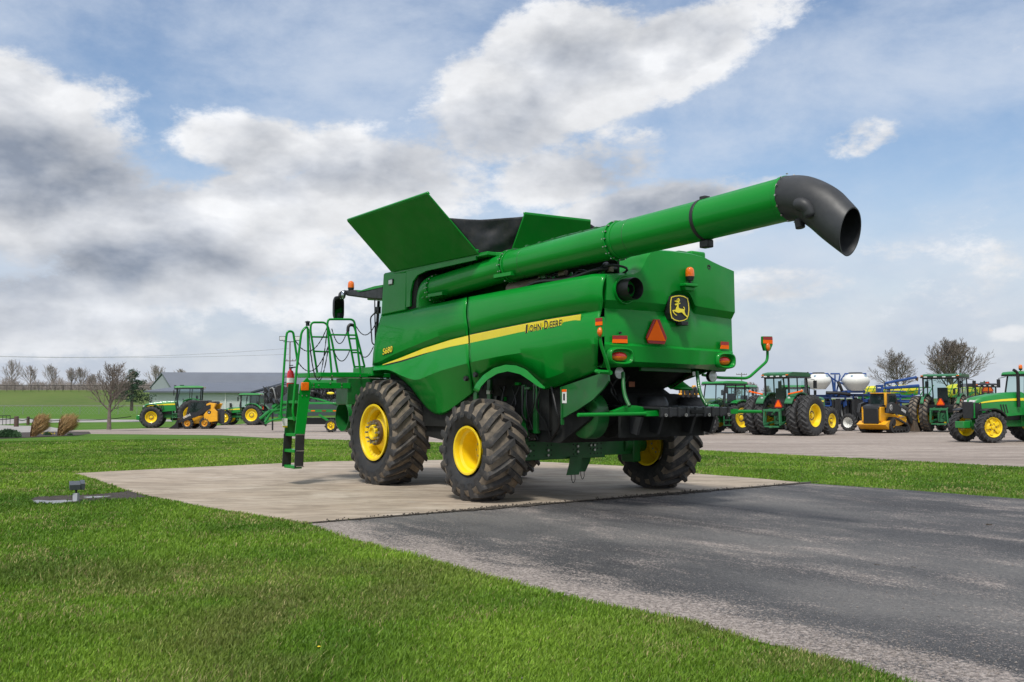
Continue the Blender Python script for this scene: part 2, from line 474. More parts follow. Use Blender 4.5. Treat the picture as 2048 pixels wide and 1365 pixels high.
# ================================================================== the combine harvester
VS, VC = 0.65, 2.05                       # left side plane and centreline, in metres from the rear left tyre's outer wall
combine = tag(empty('combine_harvester', CO, AL), 'large green combine harvester with yellow wheels and raised unloading pipe on the concrete pad', 'combine harvester')
cb = combine
def mirror(pts): return [Vector((2 * VC - p.x - 0.07, p.y + (0.12 if p.y < -1.5 else 0.0), p.z)) for p in pts]
def vround(u): return VS + 0.10 * max(0.0, (-2.05 - u) / 0.55) ** 2
def S(px, py, dv=0.0):                    # on the left side skin
    v = VS + dv
    for _ in range(6): p = V(px, py, v); v = vround(p.y) + dv
    return V(px, py, v)
def ubow(v): return -2.44 - 0.14 * max(0.0, 1 - ((v - VC) / 1.40) ** 2)
def RH(px, py, du=0.0):                   # on the bowed rear hood
    u = -2.5
    for _ in range(8): p = U(px, py, u); u = ubow(p.x) + du
    return U(px, py, u)
def rows_from(lists, fn, n):
    out = []
    for pts in lists:
        dv = pts[0]
        out.append(resample(spline([fn(x, y, dv) for x, y in pts[1:]], 5), n))
    return out
def bulge(rows, i0, i1, k, amt, axis=0):
    """insert k rows between rows i0 and i1 bowed outward by amt"""
    new = []
    for j in range(1, k + 1):
        t = j / (k + 1); r = []
        nn = len(rows[i0]) - 1
        for i_, (a, b) in enumerate(zip(rows[i0], rows[i1])):
            p = a.lerp(b, t); p[axis] -= amt * 4 * t * (1 - t) * (1 - abs(2 * i_ / nn - 1) ** 6 if axis == 1 else 1); r.append(p)
        new.append(r)
    return rows[:i0 + 1] + new + rows[i1:]
# ---- front left side panel
A = [
    [0.05, (763, 630), (826, 619), (836, 616), (900, 603), (934, 596)],
    [0.0, (762, 636), (826, 624), (900, 609), (934, 602)],
    [-0.035, (745.5, 726), (760, 723), (786, 710), (848, 684), (900, 665), (936, 657)],
    [0.045, (745.5, 729), (770, 728), (786, 721), (848, 699), (900, 682), (936.5, 675)],
    [0.0, (745.8, 734), (775, 731), (800, 724), (848, 707), (900, 692), (937, 685)],
    [-0.055, (746.5, 741), (778, 740), (805, 752), (832, 760), (856, 752), (885, 741), (938, 726)],
    [0.06, (747, 743), (779, 742.5), (804, 757), (828, 775), (852, 785), (885, 776), (942, 752)],
    [0.19, (747, 744.5), (780, 744), (802, 754), (820, 771), (848, 806), (866, 821), (882, 825), (900, 818), (946.5, 783)],
    [0.24, (748, 747), (781, 747), (801, 757), (820, 774), (848, 809), (866, 825), (882, 829), (901, 821), (946.5, 787)]]
rA = rows_from(A, S, 40)
rA = bulge(rA, 1, 2, 4, 0.03)
mb = MB().loft(rA)
pA = mb.build('side_panel', GREEN, cb, smooth=28, solid=0.02)
MB().loft([mirror(r) for r in rA]).build('side_panel', GREEN, cb, smooth=28, solid=0.02)
# ---- rear left side panel
B = [
    [0.05, (937.5, 595.5), (1050, 574.5), (1172, 552), (1190, 549.5), (1211, 549.5)],
    [0.0, (937.5, 602), (1050, 581), (1172, 559), (1190, 556), (1210.5, 556)],
    [-0.035, (939, 656), (1002, 638), (1090, 619), (1158, 607), (1206, 603)],
    [0.045, (939.5, 674), (1002, 659), (1090, 640), (1158, 628), (1203, 621)],
    [0.0, (940, 684), (1002, 671), (1090, 651), (1158, 637), (1200, 632)],
    [-0.055, (941, 725), (1002, 712), (1060, 704), (1100, 700), (1150, 691), (1196, 688)],
    [0.07, (944, 752), (963, 745), (985, 731), (1011, 723), (1040, 727), (1070, 745), (1092, 757), (1150, 735), (1195, 716)],
    [0.20, (948, 779), (955, 768), (969, 752), (990, 738), (1011, 732), (1032, 734), (1053, 742), (1075, 762), (1090, 775), (1150, 757), (1196, 739)],
    [0.25, (948.5, 783), (956, 772), (970, 756), (990, 742), (1011, 736), (1031, 738), (1052, 746), (1074, 766), (1090, 779), (1150, 761), (1196, 742)]]
rB = rows_from(B, S, 44)
rB = bulge(rB, 1, 2, 4, 0.03); rB = bulge(rB, 8, 9, 3, 0.02)
MB().loft(rB).build('side_panel', GREEN, cb, smooth=28, solid=0.02)
MB().loft([mirror(r) for r in rB]).build('side_panel', GREEN, cb, smooth=28, solid=0.02)
# ---- the rolled fender lip over the rear wheel arch
lip_o = [(946.5, 781), (952, 769), (967, 751), (988, 737), (1011, 730.5), (1032, 732), (1052, 740), (1074, 761), (1090, 776)]
lip_i = [(956, 786), (962, 773), (975, 759), (995, 747), (1016, 742.5), (1041, 748.5), (1060, 761), (1078, 774), (1090, 778)]
r0 = resample([S(x, y, 0.06) for x, y in lip_o], 30); r1 = resample([S(x, y, -0.16) for x, y in lip_o], 30); r2 = resample([S(x, y, -0.17) for x, y in lip_i], 30); r3 = resample([S(x, y, 0.0) for x, y in lip_i], 30)
for rr in ([r0, r1, r2, r3],):
    MB().loft(rr).build('wheel_arch', GREEN, cb, smooth=50, solid=0.012)
    MB().loft([mirror(r) for r in rr]).build('wheel_arch', GREEN, cb, smooth=50, solid=0.012)
# round quarter-turn latches
for x, y in ((931, 757.5), (950, 750)):
    p = S(x, y, 0.02); MB().lathe([(0.03, 0.0), (-0.012, 0.0), (-0.02, 0.026), (-0.02, 0.040), (0.03, 0.046)], p, 'x', 20).build('latch', BLACK, cb)
# ---- yellow stripe and lettering (each piece follows the skin, a few mm proud)
def strip(top, bot, dv, n=30):
    return [resample([S(x, y, dv) for x, y in top], n), resample([S(x, y, dv) for x, y in bot], n)]
mb = MB()
mb.loft(strip([(765, 729.5), (800, 716.5), (848, 697), (900, 680.5), (936.5, 671.5)], [(765, 730.5), (800, 722), (848, 707.5), (900, 694), (937, 687)], -0.016))
mb.build('stripe', YELLOW_S, pA, smooth=40)
mb = MB(); mb.loft(strip([(765, 730.5), (800, 722.2), (848, 707.7), (900, 694.3), (937, 687.3)], [(772, 731.5), (800, 725), (848, 711), (900, 698), (937, 691)], -0.013))
mb.build('stripe_underline', BLACK, pA, smooth=40)
tB = [(939.5, 670.5), (1002, 657.5), (1060, 646), (1110, 637), (1162, 629)]
bB = [(940, 686.5), (1002, 673.5), (1060, 663), (1110, 655), (1160.5, 647.5)]
MB().loft(strip(tB, bB, -0.018)).build('stripe', YELLOW_S, cb, smooth=40)
MB().loft(strip([(x - 1, y - 1.3) for x, y in tB], tB, -0.010)).build('stripe_outline', BLACK, cb)
mb = MB().loft(strip([(940, 686.8), (1002, 673.8), (1046, 665.6)], [(940, 690.5), (1002, 677.2), (1046, 669)], -0.0135))
mb.build('stripe_underline', BLACK, cb); mb = MB()
mb.loft(strip([(1128, 652.8), (1160.5, 647.7)], [(1128, 656), (1160.5, 651)], -0.0135))
mb.build('stripe_underline', BLACK, cb)
mb = MB()
for k in range(1, 8):
    t = k / 8
    a = [(x0 + (x1 - x0) * t, y0 + (y1 - y0) * t) for (x0, y0), (x1, y1) in zip(tB, bB)]
    mb.loft(strip(a, [(x, y + 0.35) for x, y in a], -0.0205))
mb.build('stripe_ribs', pbr('stripe_line', (0.62, 0.50, 0.02), 0.4), cb)
def side_text(body, p0, p1, h, parent, mat, dv=-0.022, shear=0.0, outline=None):
    a = S(p0[0], p0[1], dv); b = S(p1[0], p1[1], dv); xd = b - a
    vs, fs, w = text_geo(body, h, xd, (0, 0, 1), (0, 0, 0), 0.002, shear)
    k = xd.length / w
    z = xd.normalized()
    vs = [a + z * (p.dot(z) * k) + (p - z * p.dot(z)) for p in vs]
    if outline:
        zz = Vector((0, 0, 1)); nn = z.cross(zz).normalized() if z.cross(zz).x < 0 else -z.cross(zz).normalized()
        o = MB()
        for q in range(8):
            d = (z * math.cos(q * PI / 4) + zz * math.sin(q * PI / 4)) * 0.011 - nn * 0.003 - nn * 0.0003 * q
            o.add([p + d for p in vs], fs)
        o.build('lettering_outline', outline, parent, smooth=0)
    MB().add(vs, fs).build('lettering', mat, parent, smooth=0)
side_text('J', (1049, 667.5), (1056.5, 666), 0.185, cb, BLACK, -0.030, 0.10, YELLOW_S)
side_text('OHN', (1058.5, 664.3), (1083, 660), 0.145, cb, BLACK, -0.030, 0.10, YELLOW_S)
side_text('D', (1087.5, 659.3), (1096.5, 657.8), 0.185, cb, BLACK, -0.030, 0.10, YELLOW_S)
side_text('EERE', (1098.5, 657.3), (1124, 653), 0.145, cb, BLACK, -0.030, 0.10, YELLOW_S)
side_text('S680', (765, 710), (785, 703.5), 0.155, cb, YELLOW_S, -0.062, 0.2, BLACK)

# ---- rear hood
C = [
    [0.0, (1214, 551), (1240, 550), (1268, 549), (1280, 543), (1288, 530), (1295, 514), (1304, 504), (1318, 502), (1345, 503.5), (1380, 508), (1408, 515), (1425, 524), (1442, 532), (1468, 543)],
    [0.0, (1212.5, 600), (1262, 603), (1300, 606), (1331, 609), (1337, 598), (1343, 586), (1352, 581.5), (1366, 581.5), (1378, 586), (1384, 596), (1390, 612), (1430, 619), (1470, 625)],
    [0.095, (1209, 617), (1262, 620), (1300, 623), (1328, 625), (1336, 612), (1341, 598), (1350, 590), (1366, 590), (1377, 597), (1382, 612), (1388, 628), (1430, 634), (1463, 639)],
    [0.03, (1209, 684), (1300, 690), (1380, 696), (1465, 702)],
    [-0.05, (1209, 689), (1300, 694.5), (1380, 700), (1466, 706)],
    [-0.03, (1207, 722), (1262, 723.5), (1340, 727), (1400, 730), (1461, 728)],
    [0.12, (1203, 736), (1262, 734), (1340, 735.5), (1400, 738), (1450, 744)]]
rC = []
for q in C: rC.append(resample([RH(x, y, q[0]) for x, y in q[1:]], 70))
rC = bulge(rC, 0, 1, 3, 0.03, 1); 
rC = bulge(rC, len(rC) - 5, len(rC) - 4, 3, 0.03, 1)
hood_top = [p.copy() for p in rC[0]]
back = [[p + Vector((0, d, dz)) for p in hood_top] for d, dz in ((0.05, 0.02), (0.16, 0.035), (1.05, 0.0))]
# round the side edges into the hood's returns
def side_return(rows, j, sgn):
    out = []
    for r in rows:
        p = r[j]; out.append([p, p + Vector((sgn * 0.010, 0.03, 0)), p + Vector((sgn * 0.008, 0.10, 0)), p + Vector((sgn * -0.03, 0.9, 0))])
    return out
mb = MB().loft(back[::-1] + rC)
mb.loft(side_return(rC, -1, 1))
mb.loft(side_return(rC[:6], 0, -0.2))
hood = mb.build('rear_hood', GREEN, cb, smooth=26, weld=True)
# bottom lip of the hood, turning under
under = [[p + Vector((0, d, dz)) for p in rC[-1]] for d, dz in ((0, 0), (0.12, 0.03), (0.5, 0.10))]
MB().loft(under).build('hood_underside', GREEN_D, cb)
# top pods on the hood
mb = MB(); a = U(1383, 501, -2.0); b_ = U(1412, 522, -2.0); mb.box((a.x, -2.0, b_.z - .1), (b_.x, -1.6, a.z)); mb.build('roof_pod', GREEN, cb, bevel=0.03)
mb = MB(); a = U(1358, 501, -2.0); b_ = U(1375, 520, -2.0); mb.box((a.x, -2.0, b_.z - .1), (b_.x, -1.6, a.z)); mb.build('roof_vent', GREEN_D, cb, bevel=0.02)
# black side air screen on the far edge
a = RH(1469, 560, 0); b_ = RH(1470, 615, 0)
MB().box((a.x + 0.015, a.y + 0.05, b_.z), (a.x + 0.045, a.y + 0.9, a.z + 0.05)).build('side_screen', BLACK, cb, bevel=0.01)
# exhaust
e = RH(1250, 580)
mb = MB().lathe([(0.35, 0.175), (0.0, 0.175), (-0.02, 0.19), (-0.02, 0.20), (0.06, 0.21), (0.35, 0.21)], (e.x, e.y, e.z), 'y', 36)
mb.build('exhaust_surround', GREEN, cb)
mb = MB().lathe([(0.3, 0.155), (-0.20, 0.158), (-0.215, 0.152), (-0.20, 0.143), (0.22, 0.143), (0.22, 0.0)], (e.x, e.y, e.z), 'y', 36)
mb.lathe([(0.2, 0.07), (-0.11, 0.07), (-0.115, 0.062), (-0.10, 0.055), (0.2, 0.055)], (e.x, e.y, e.z), 'y', 24)
mb.build('exhaust_pipe', BLACK_M, cb)
# beacon in its niche
b0 = RH(1371, 571)
mb = MB().box((b0.x - 0.13, b0.y - 0.14, b0.z - 0.03), (b0.x + 0.12, b0.y + 0.05, b0.z + 0.015)); mb.prism([(b0.x - 0.12, b0.y, b0.z - 0.03), (b0.x + 0.11, b0.y, b0.z - 0.03), (b0.x + 0.08, b0.y, b0.z - 0.09), (b0.x - 0.09, b0.y, b0.z - 0.09)], (0, -0.10, 0))
bk = mb.build('beacon_bracket', GREEN, cb, bevel=0.012)
c0 = Vector((b0.x, b0.y - 0.09, b0.z))
def beacon(parent, c, s=1.0, green=False):
    MB().lathe([(0.0, 0.0), (0.0, 0.022 * s), (0.055 * s, 0.022 * s), (0.06 * s, 0.05 * s), (0.10 * s, 0.062 * s), (0.12 * s, 0.066 * s), (0.12 * s, 0)], c, 'z', 24).build('beacon_base', BLACK, parent)
    MB().lathe([(0.12 * s, 0), (0.12 * s, 0.064 * s), (0.16 * s, 0.066 * s), (0.22 * s, 0.060 * s), (0.245 * s, 0.045 * s), (0.258 * s, 0.02 * s), (0.26 * s, 0.0)], c, 'z', 24).build('beacon_lens', LAMPO, parent)
beacon(cb, c0, 1.0)
MB().lathe([(0.0, 0.085), (-0.02, 0.08), (-0.012, 0.0)], RH(1362, 541), 'y', 20).build('beacon_niche', GREEN_D, cb)
MB().lathe([(0.02, 0.0), (-0.02, 0.02), (-0.022, 0.035), (0.02, 0.04)], RH(1416, 535), 'y', 16).build('hood_plug', BLACK, cb)
MB().lathe([(0.02, 0.0), (-0.012, 0.0), (-0.014, 0.014), (0.02, 0.018)], RH(1241, 666), 'y', 12).build('hood_plug', BLACK, cb)
# emblem: black shield, yellow rim, leaping deer
def emb(x, y, du): return RH(1180 + x / 6.827, 560 + y / 6.827, du)
sh_o = [(1100, 225), (1160, 208), (1225, 203), (1290, 214), (1345, 245), (1362, 330), (1367, 410), (1358, 490), (1335, 545), (1280, 570), (1220, 580), (1150, 562), (1105, 530), (1085, 450), (1083, 350), (1088, 280)]
sh_y = [(1222 + (x - 1222) * .93, 392 + (y - 392) * .945) for x, y in sh_o]
sh_k = [(1222 + (x - 1222) * .84, 392 + (y - 392) * .89) for x, y in sh_o]
ebl = MB().prism([emb(x, y, -0.035) for x, y in sh_o], (0, 0.10, 0)).build('emblem', BLACK, cb, smooth=0)
mb = MB(); o_ = [emb(x, y, -0.041) for x, y in sh_y]; i_ = [emb(x, y, -0.041) for x, y in sh_k]
mb.loft([o_ + [o_[0]], i_ + [i_[0]]]); mb.build('emblem_rim', YELLOW_S, ebl, smooth=0)
deer = [(1160, 340), (1175, 325), (1195, 318), (1205, 312), (1235, 316), (1232, 328), (1212, 332), (1208, 350), (1212, 378), (1225, 392), (1260, 397), (1282, 402), (1290, 396), (1280, 385), (1274, 365), (1283, 368), (1294, 385), (1296, 405), (1290, 425), (1296, 450), (1308, 478), (1325, 492), (1335, 520), (1332, 528), (1318, 505), (1296, 488), (1270, 462), (1255, 445), (1235, 446), (1215, 452), (1190, 446), (1170, 438), (1155, 428), (1145, 430), (1148, 445), (1165, 465), (1188, 484), (1180, 490), (1155, 472), (1138, 450), (1128, 425), (1135, 412), (1160, 410), (1172, 405), (1178, 385), (1190, 360), (1188, 345), (1172, 350)]
mb = MB(); mb.prism([emb(x, y, -0.045) for x, y in deer], (0, 0.006, 0))
for a in ([(1203, 316), (1216, 292), (1220, 272), (1206, 256)], [(1212, 300), (1192, 294), (1182, 278)], [(1204, 306), (1180, 302), (1160, 290)], [(1218, 286), (1202, 278), (1194, 262)]):
    for p, q in zip(a, a[1:]): mb.beam(emb(p[0], p[1], -0.045), emb(q[0], q[1], -0.045), 0.010, 0.012)
mb.build('emblem_deer', YELLOW_S, ebl, smooth=0)
# camera under the emblem
p = RH(1361, 648); MB().box((p.x - 0.075, p.y - 0.10, p.z - 0.03), (p.x + 0.06, p.y + 0.02, p.z + 0.03)).build('rear_camera', BLACK_M, cb, bevel=0.008)
# slow vehicle triangle
def E(x, y, du): return RH(1180 + x / 6.827, 560 + y / 6.827, du)
tri = MB().prism([E(x, y, -0.012) for x, y in ((875, 540), (950, 541), (1052, 795), (1018, 880), (800, 866), (771, 782))], (0, 0.02, 0)).build('slow_vehicle_triangle', RED, cb, smooth=0)
MB().prism([E(x, y, -0.020) for x, y in ((914, 545), (1034, 838), (784, 825))], (0, 0.006, 0)).build('orange_triangle', ORANGE, tri, smooth=0)
# red and orange reflectors
for x0, y0, x1, y1, x2, y2, x3, y3 in ((315, 760, 511, 762, 513, 864, 311, 861), (1795, 842, 1897, 848, 1896, 946, 1786, 940)):
    ym0, ym1 = (y0 + y3) / 2, (y1 + y2) / 2
    rf = MB().prism([E(x0, y0, -0.010), E(x1, y1, -0.010), E(x2, ym1, -0.010), E(x3, ym0, -0.010)], (0, 0.012, 0)).build('reflector', RED, cb, smooth=0)
    MB().prism([E(x0, ym0, -0.012), E(x1, ym1, -0.012), E(x2, y2, -0.012), E(x3, y3, -0.012)], (0, 0.012, 0)).build('orange_band', ORANGE, rf, smooth=0)
# tail lamps in oval surrounds
for cx, cy, rx, rz in ((417, 1045, 0.150, 0.066), (1846, 1105, 0.135, 0.066)):
    p = E(cx, cy, -0.05)
    mb = MB(); n = 40
    rows = []
    for k, (a, d) in enumerate(((1.75, 0.03), (1.66, -0.035), (1.45, -0.045), (1.30, -0.03), (1.12, 0.03), (1.0, 0.05))):
        rows.append([p + Vector((math.copysign(abs(math.cos(t)) ** 0.7, math.cos(t)) * rx * (1 + (a - 1) * .75), d, math.copysign(abs(math.sin(t)) ** 0.7, math.sin(t)) * rz * (1 + (a - 1) * 1.25))) for t in [2 * PI * i / n for i in range(n + 1)]])
    mb.loft(rows); sr = mb.build('lamp_surround', GREEN, cb, smooth=60)
    for nm, mt, z0, z1 in (('tail_lamp', LAMPR, -0.02, 1.0), ('turn_lamp', LAMPO, -1.0, -0.02)):
        m2 = MB(); rws = []
        for q in range(7):
            s_ = q / 6; rr = math.sin(s_ * PI / 2) if q else 0.02
            rws.append([p + Vector((math.cos(t) * rx * rr, 0.03 - 0.055 * math.cos(s_ * PI / 2), max(z0, min(z1, math.sin(t) * rr)) * rz)) for t in [2 * PI * i / 28 for i in range(29)]])
        m2.loft(rws); m2.build(nm, mt, sr, smooth=60)
# round white work lamps below
for x, y in ((1237, 746), (1424, 753)):
    p = U(x, y, -2.2); MB().lathe([(0.10, 0.03), (0.05, 0.085), (-0.02, 0.09), (-0.02, 0.08)], p, 'y', 24).build('work_lamp', BLACK, cb)
    MB().lathe([(-0.02, 0.085), (-0.035, 0.05), (-0.038, 0.0)], p, 'y', 24).build('lamp_lens', LAMPW, cb)

# ---- body core behind the panels, tank, engine bay
def prof(pts, v0, v1): return [(v0, u, z) for u, z in pts], (v1 - v0, 0, 0)
core = [(4.0, 1.75), (4.0, 3.12), (-1.9, 3.12), (-2.05, 2.35), (-1.95, 2.12), (-1.0, 1.66), (-0.7, 1.25), (0.2, 1.0), (2.0, 0.85), (3.0, 0.95), (3.6, 1.5)]
a, d = prof(core, 0.95, 3.15); MB().prism(a, d).build('body_core', DARK, cb, smooth=0)  # coloured near-black for the shade behind the panels and beneath
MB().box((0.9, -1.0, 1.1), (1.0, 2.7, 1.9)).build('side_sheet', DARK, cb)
# tank: front box, roof deck, inner wall
mb = MB(); 
fb = [(3.84, 3.17), (3.76, 3.955), (2.88, 3.90), (2.92, 3.20)]
mb.prism([(VS, u, z) for u, z in fb], (3.45 - VS, 0, 0)); fbx = mb.build('tank_front', GREEN, cb, smooth=0, bevel=0.02)
# arch-cornered cheek between the front box and the pipe recess
ck = [(2.885, 3.25), (2.885, 3.905), (0.62, 3.925), (0.62, 3.86), (2.2, 3.845), (2.5, 3.80), (2.66, 3.70), (2.74, 3.52), (2.75, 3.26)]
MB().prism([(VS, u, z) for u, z in ck], (0.035, 0, 0)).build('recess_cheek', GREEN, cb, smooth=0)
mb = MB(); mb.box((VS + 0.01, 0.30, 3.905), (3.45, 3.74, 3.965)); mb.prism([(VS + 0.01, 0.52, 3.90), (1.1, -0.05, 3.90), (3.0, -0.05, 3.90), (3.45, 0.52, 3.90)], (0, 0, 0.062))
mb.build('tank_deck', GREEN, cb, smooth=0, bevel=0.01)
MB().box((1.42, 0.15, 3.10), (3.40, 2.87, 3.90)).build('grain_tank', GREEN_D, cb, bevel=0.03)  # darker green carries the shade inside the pipe recess
MB().box((VS + 0.05, 2.55, 3.15), (1.45, 2.87, 3.9)).build('recess_wall', DARK, cb)  # shade deep in the recess is put into the wall's colour
MB().box((VS + 0.04, -1.9, 3.13), (3.35, 2.86, 3.16)).build('engine_deck', GREEN_D, cb)
p = V(781.5, 564.5, VS - 0.012); q = MB().box((VS - 0.02, p.y - 0.085, p.z - 0.055), (VS + 0.02, p.y + 0.085, p.z + 0.055)).build('side_lamp', BLACK, cb, bevel=0.01)
MB().box((VS - 0.028, p.y - 0.07, p.z - 0.042), (VS - 0.01, p.y + 0.07, p.z + 0.042)).build('lamp_lens', LAMPW, q, bevel=0.008)
# tank covers
def plate(name, pts, mat, th=0.03, **k):
    pts = [Vector(p) for p in pts]; n = (pts[1] - pts[0]).cross(pts[2] - pts[0]).normalized()
    return MB().prism(pts, n * th).build(name, mat, cb, smooth=0, bevel=0.008, **k)
GR_ = GREEN_M
HF, HR = Vector((VS, 3.42, 3.97)), Vector((VS, 0.52, 3.965))
TF, TR = V(696, 441, -0.30), V(857, 386.5, -0.30)
plate('tank_cover', [HF, HR, TR, TF], GREEN_M)
n_ = (HR - HF).cross(TF - HF).normalized()
MB().beam(TF + (TR - TF) * .0, TR, 0.05, 0.04, up=n_).build('cover_lip', GREEN, cb, bevel=0.008)
MB().beam(HF + Vector((-0.03, 0, 0.04)), HR + Vector((-0.03, 0, 0.04)), 0.05, 0.03).build('cover_hinge', GREEN, cb, bevel=0.006)
RHF, RHR, RTF, RTR = [Vector((2 * VC - p.x, p.y, p.z)) for p in (HF, HR, TF, TR)]
plate('tank_cover', [RHF, RHR, RTR, RTF], GREEN)
BL, BR, BTL, BTR = Vector((1.24, 0.42, 3.95)), Vector((2.86, 0.42, 3.95)), U(1048, 427, 0.1), U(1180, 442, 0.1)
BL = U(1016, 518, 0.42)
plate('tank_cover', [BL, BR, BTR, BTL], GREEN_M)
MB().beam(BTL, BTR, 0.05, 0.04).build('cover_lip', GREEN, cb, bevel=0.008)
FL, FR = Vector((1.24, 3.5, 3.95)), Vector((2.86, 3.5, 3.95))
plate('tank_cover', [FL, FR, FR + Vector((0, 0.5, 0.72)), FL + Vector((0, 0.5, 0.72))], GREEN)
# black fabric filling the corners
def tent(P0, P1, Q0, Q1, nm='tank_fabric'):
    rows = []; n = 18
    for i in range(n + 1):
        t = i / n; a = P0.lerp(P1, t); b = Q0.lerp(Q1, t); r = []
        for j in range(n + 1):
            s_ = j / n; p = a.lerp(b, s_); w = 4 * s_ * (1 - s_)
            p += Vector((0.10, 0.16, 0)) * w * t * .8 + Vector((1, 1, 0)) * (noise.noise(p * 2.2 + Vector((3, 1, i * .02))) * 0.10 + noise.noise(p * 6) * 0.03) * w - Vector((0, 0, 0.012)) * w * t
            r.append(p)
        rows.append(r)
    MB().loft(rows).build(nm, FABRIC, cb, smooth=60, solid=0.008)
e1 = HR + (TR - HR) * 0.60
tent(HR + Vector((0.03, 0.05, 0)), e1 + Vector((0.02, 0.05, 0)), BL + Vector((0.12, 0.06, 0)), BTL + Vector((0.12, 0.06, -0.02)))
e2 = RHR + (RTR - RHR) * 0.60
tent(RHR, e2, BR + Vector((0.02, 0.05, 0)), BTR + Vector((0.02, 0.05, -0.03)))
e3 = HF + (TF - HF) * 0.6; tent(HF, e3, FL, FL + Vector((0, 0.5, 0.7)))
e4 = RHF + (RTF - RHF) * 0.6; tent(RHF, e4, FR, FR + Vector((0, 0.5, 0.7)))

# ---- unloading pipe
VT = 0.90
pc = [V(x, y, VT) for x, y in ((873, 578), (1022, 533), (1236, 482), (1410, 440), (1579, 397))]
def at_u(u):
    for a, b in zip(pc, pc[1:]):
        if b.y <= u: t = (u - a.y) / (b.y - a.y); return a.lerp(b, t)
    a, b = pc[-2], pc[-1]; return a.lerp(b, (u - a.y) / (b.y - a.y))
mb = MB(); u0, u1, u2, u3 = pc[0].y, pc[1].y, pc[2].y, pc[4].y
pipe_m = MB()
pipe_m.tube([at_u(u) for u in np.linspace(u0, u1, 8)], 0.222, 48)
pipe = pipe_m.build('unloading_pipe', GREEN, cb, smooth=40)
MB().tube([at_u(u) for u in np.linspace(u1 - 0.02, u2, 10)], 0.240, 48).build('pipe_section', GREEN, pipe, smooth=40)
MB().tube([at_u(u) for u in np.linspace(u2 - 0.02, u3, 10)], 0.258, 48).build('pipe_section', GREEN, pipe, smooth=40)
def ring(u, r, w, mat, nm='pipe_flange', bolts=0):
    c = at_u(u); d = (at_u(u - .1) - at_u(u + .1)).normalized()
    o = MB().tube([c - d * w / 2, c + d * w / 2], r, 48).build(nm, mat, pipe, smooth=40, bevel=0.004)
    if bolts:
        m2 = MB()
        for k in range(bolts):
            t = 2 * PI * k / bolts; q = c + Vector((math.cos(t), 0, math.sin(t))) * (r - 0.012)
            MB().cyl(q - d * (w / 2 + 0.02), q + d * (w / 2 + 0.02), 0.011, n=6).build('flange_bolt', CHROME, pipe)
        pass
ring(u0 - 0.02, 0.252, 0.05, GREEN, bolts=18)
ring(u1, 0.268, 0.03, GREEN, bolts=16); ring(u1 - 0.07, 0.262, 0.03, GREEN)
ring(u1 - 0.48, 0.2425, 0.012, GREEN_D, 'pipe_seam'); ring(u2 - 0.35, 0.2605, 0.012, GREEN_D, 'pipe_seam')
ring(u2, 0.285, 0.03, GREEN, bolts=16); ring(u2 - 0.08, 0.268, 0.05, GREEN)
ring(pc[3].y, 0.266, 0.055, BLACK, 'pipe_clamp')
c = at_u(pc[3].y)
MB().box((c.x - 0.05, c.y - 0.05, c.z + 0.25), (c.x + 0.05, c.y + 0.05, c.z + 0.30)).build('clamp_latch', BLACK, pipe, bevel=0.01)
MB().box((c.x - 0.05, c.y - 0.09, c.z - 0.36), (c.x + 0.06, c.y + 0.06, c.z - 0.26)).build('pipe_lamp', BLACK, pipe, bevel=0.015)
ring(u3 + 0.03, 0.268, 0.06, GREEN)
# straight brackets under the first section
for uu in (u0 - 0.35, u1 - 0.1):
    c = at_u(uu); MB().box((c.x - 0.24, c.y - 0.22, c.z - 0.20), (c.x - 0.12, c.y + 0.25, c.z - 0.14)).build('pipe_bracket', GREEN, pipe, bevel=0.006)
c = at_u(u1 + 0.1)
m2 = MB()
for k in range(7): q = at_u(u1 - 0.1 - k * 0.33); m2.box((q.x - 0.02, q.y - 0.03, q.z + 0.235), (q.x + 0.05, q.y + 0.03, q.z + 0.275))
m2.tube([at_u(u1 - 0.1) + Vector((0.1, 0, 0.26)), at_u(u1 - 1.2) + Vector((0.1, 0, 0.29)), at_u(u2 + .1) + Vector((0.1, 0, 0.27))], 0.018, 6)
m2.build('pipe_cable_clips', GREEN_D, pipe)
# elbow down into the body
a = at_u(u0)
el_ = spline([a + Vector((0, -0.02, 0)), a + Vector((0, 0.13, -0.01)), a + Vector((0.02, 0.26, -0.10)), a + Vector((0.03, 0.32, -0.28)), a + Vector((0.03, 0.33, -0.50))], 5)
MB().tube(el_, 0.235, 36).build('pipe_elbow', GREEN, cb, smooth=50)
q = V(844, 588, 0.72); MB().box((0.70, q.y - 0.08, q.z - 0.09), (0.74, q.y + 0.08, q.z + 0.09)).build('elbow_plate', GREEN, cb, bevel=0.006)
# rubber spout, open at its mouth
e0 = at_u(u3)
mouth = V(1702, 462, VT)
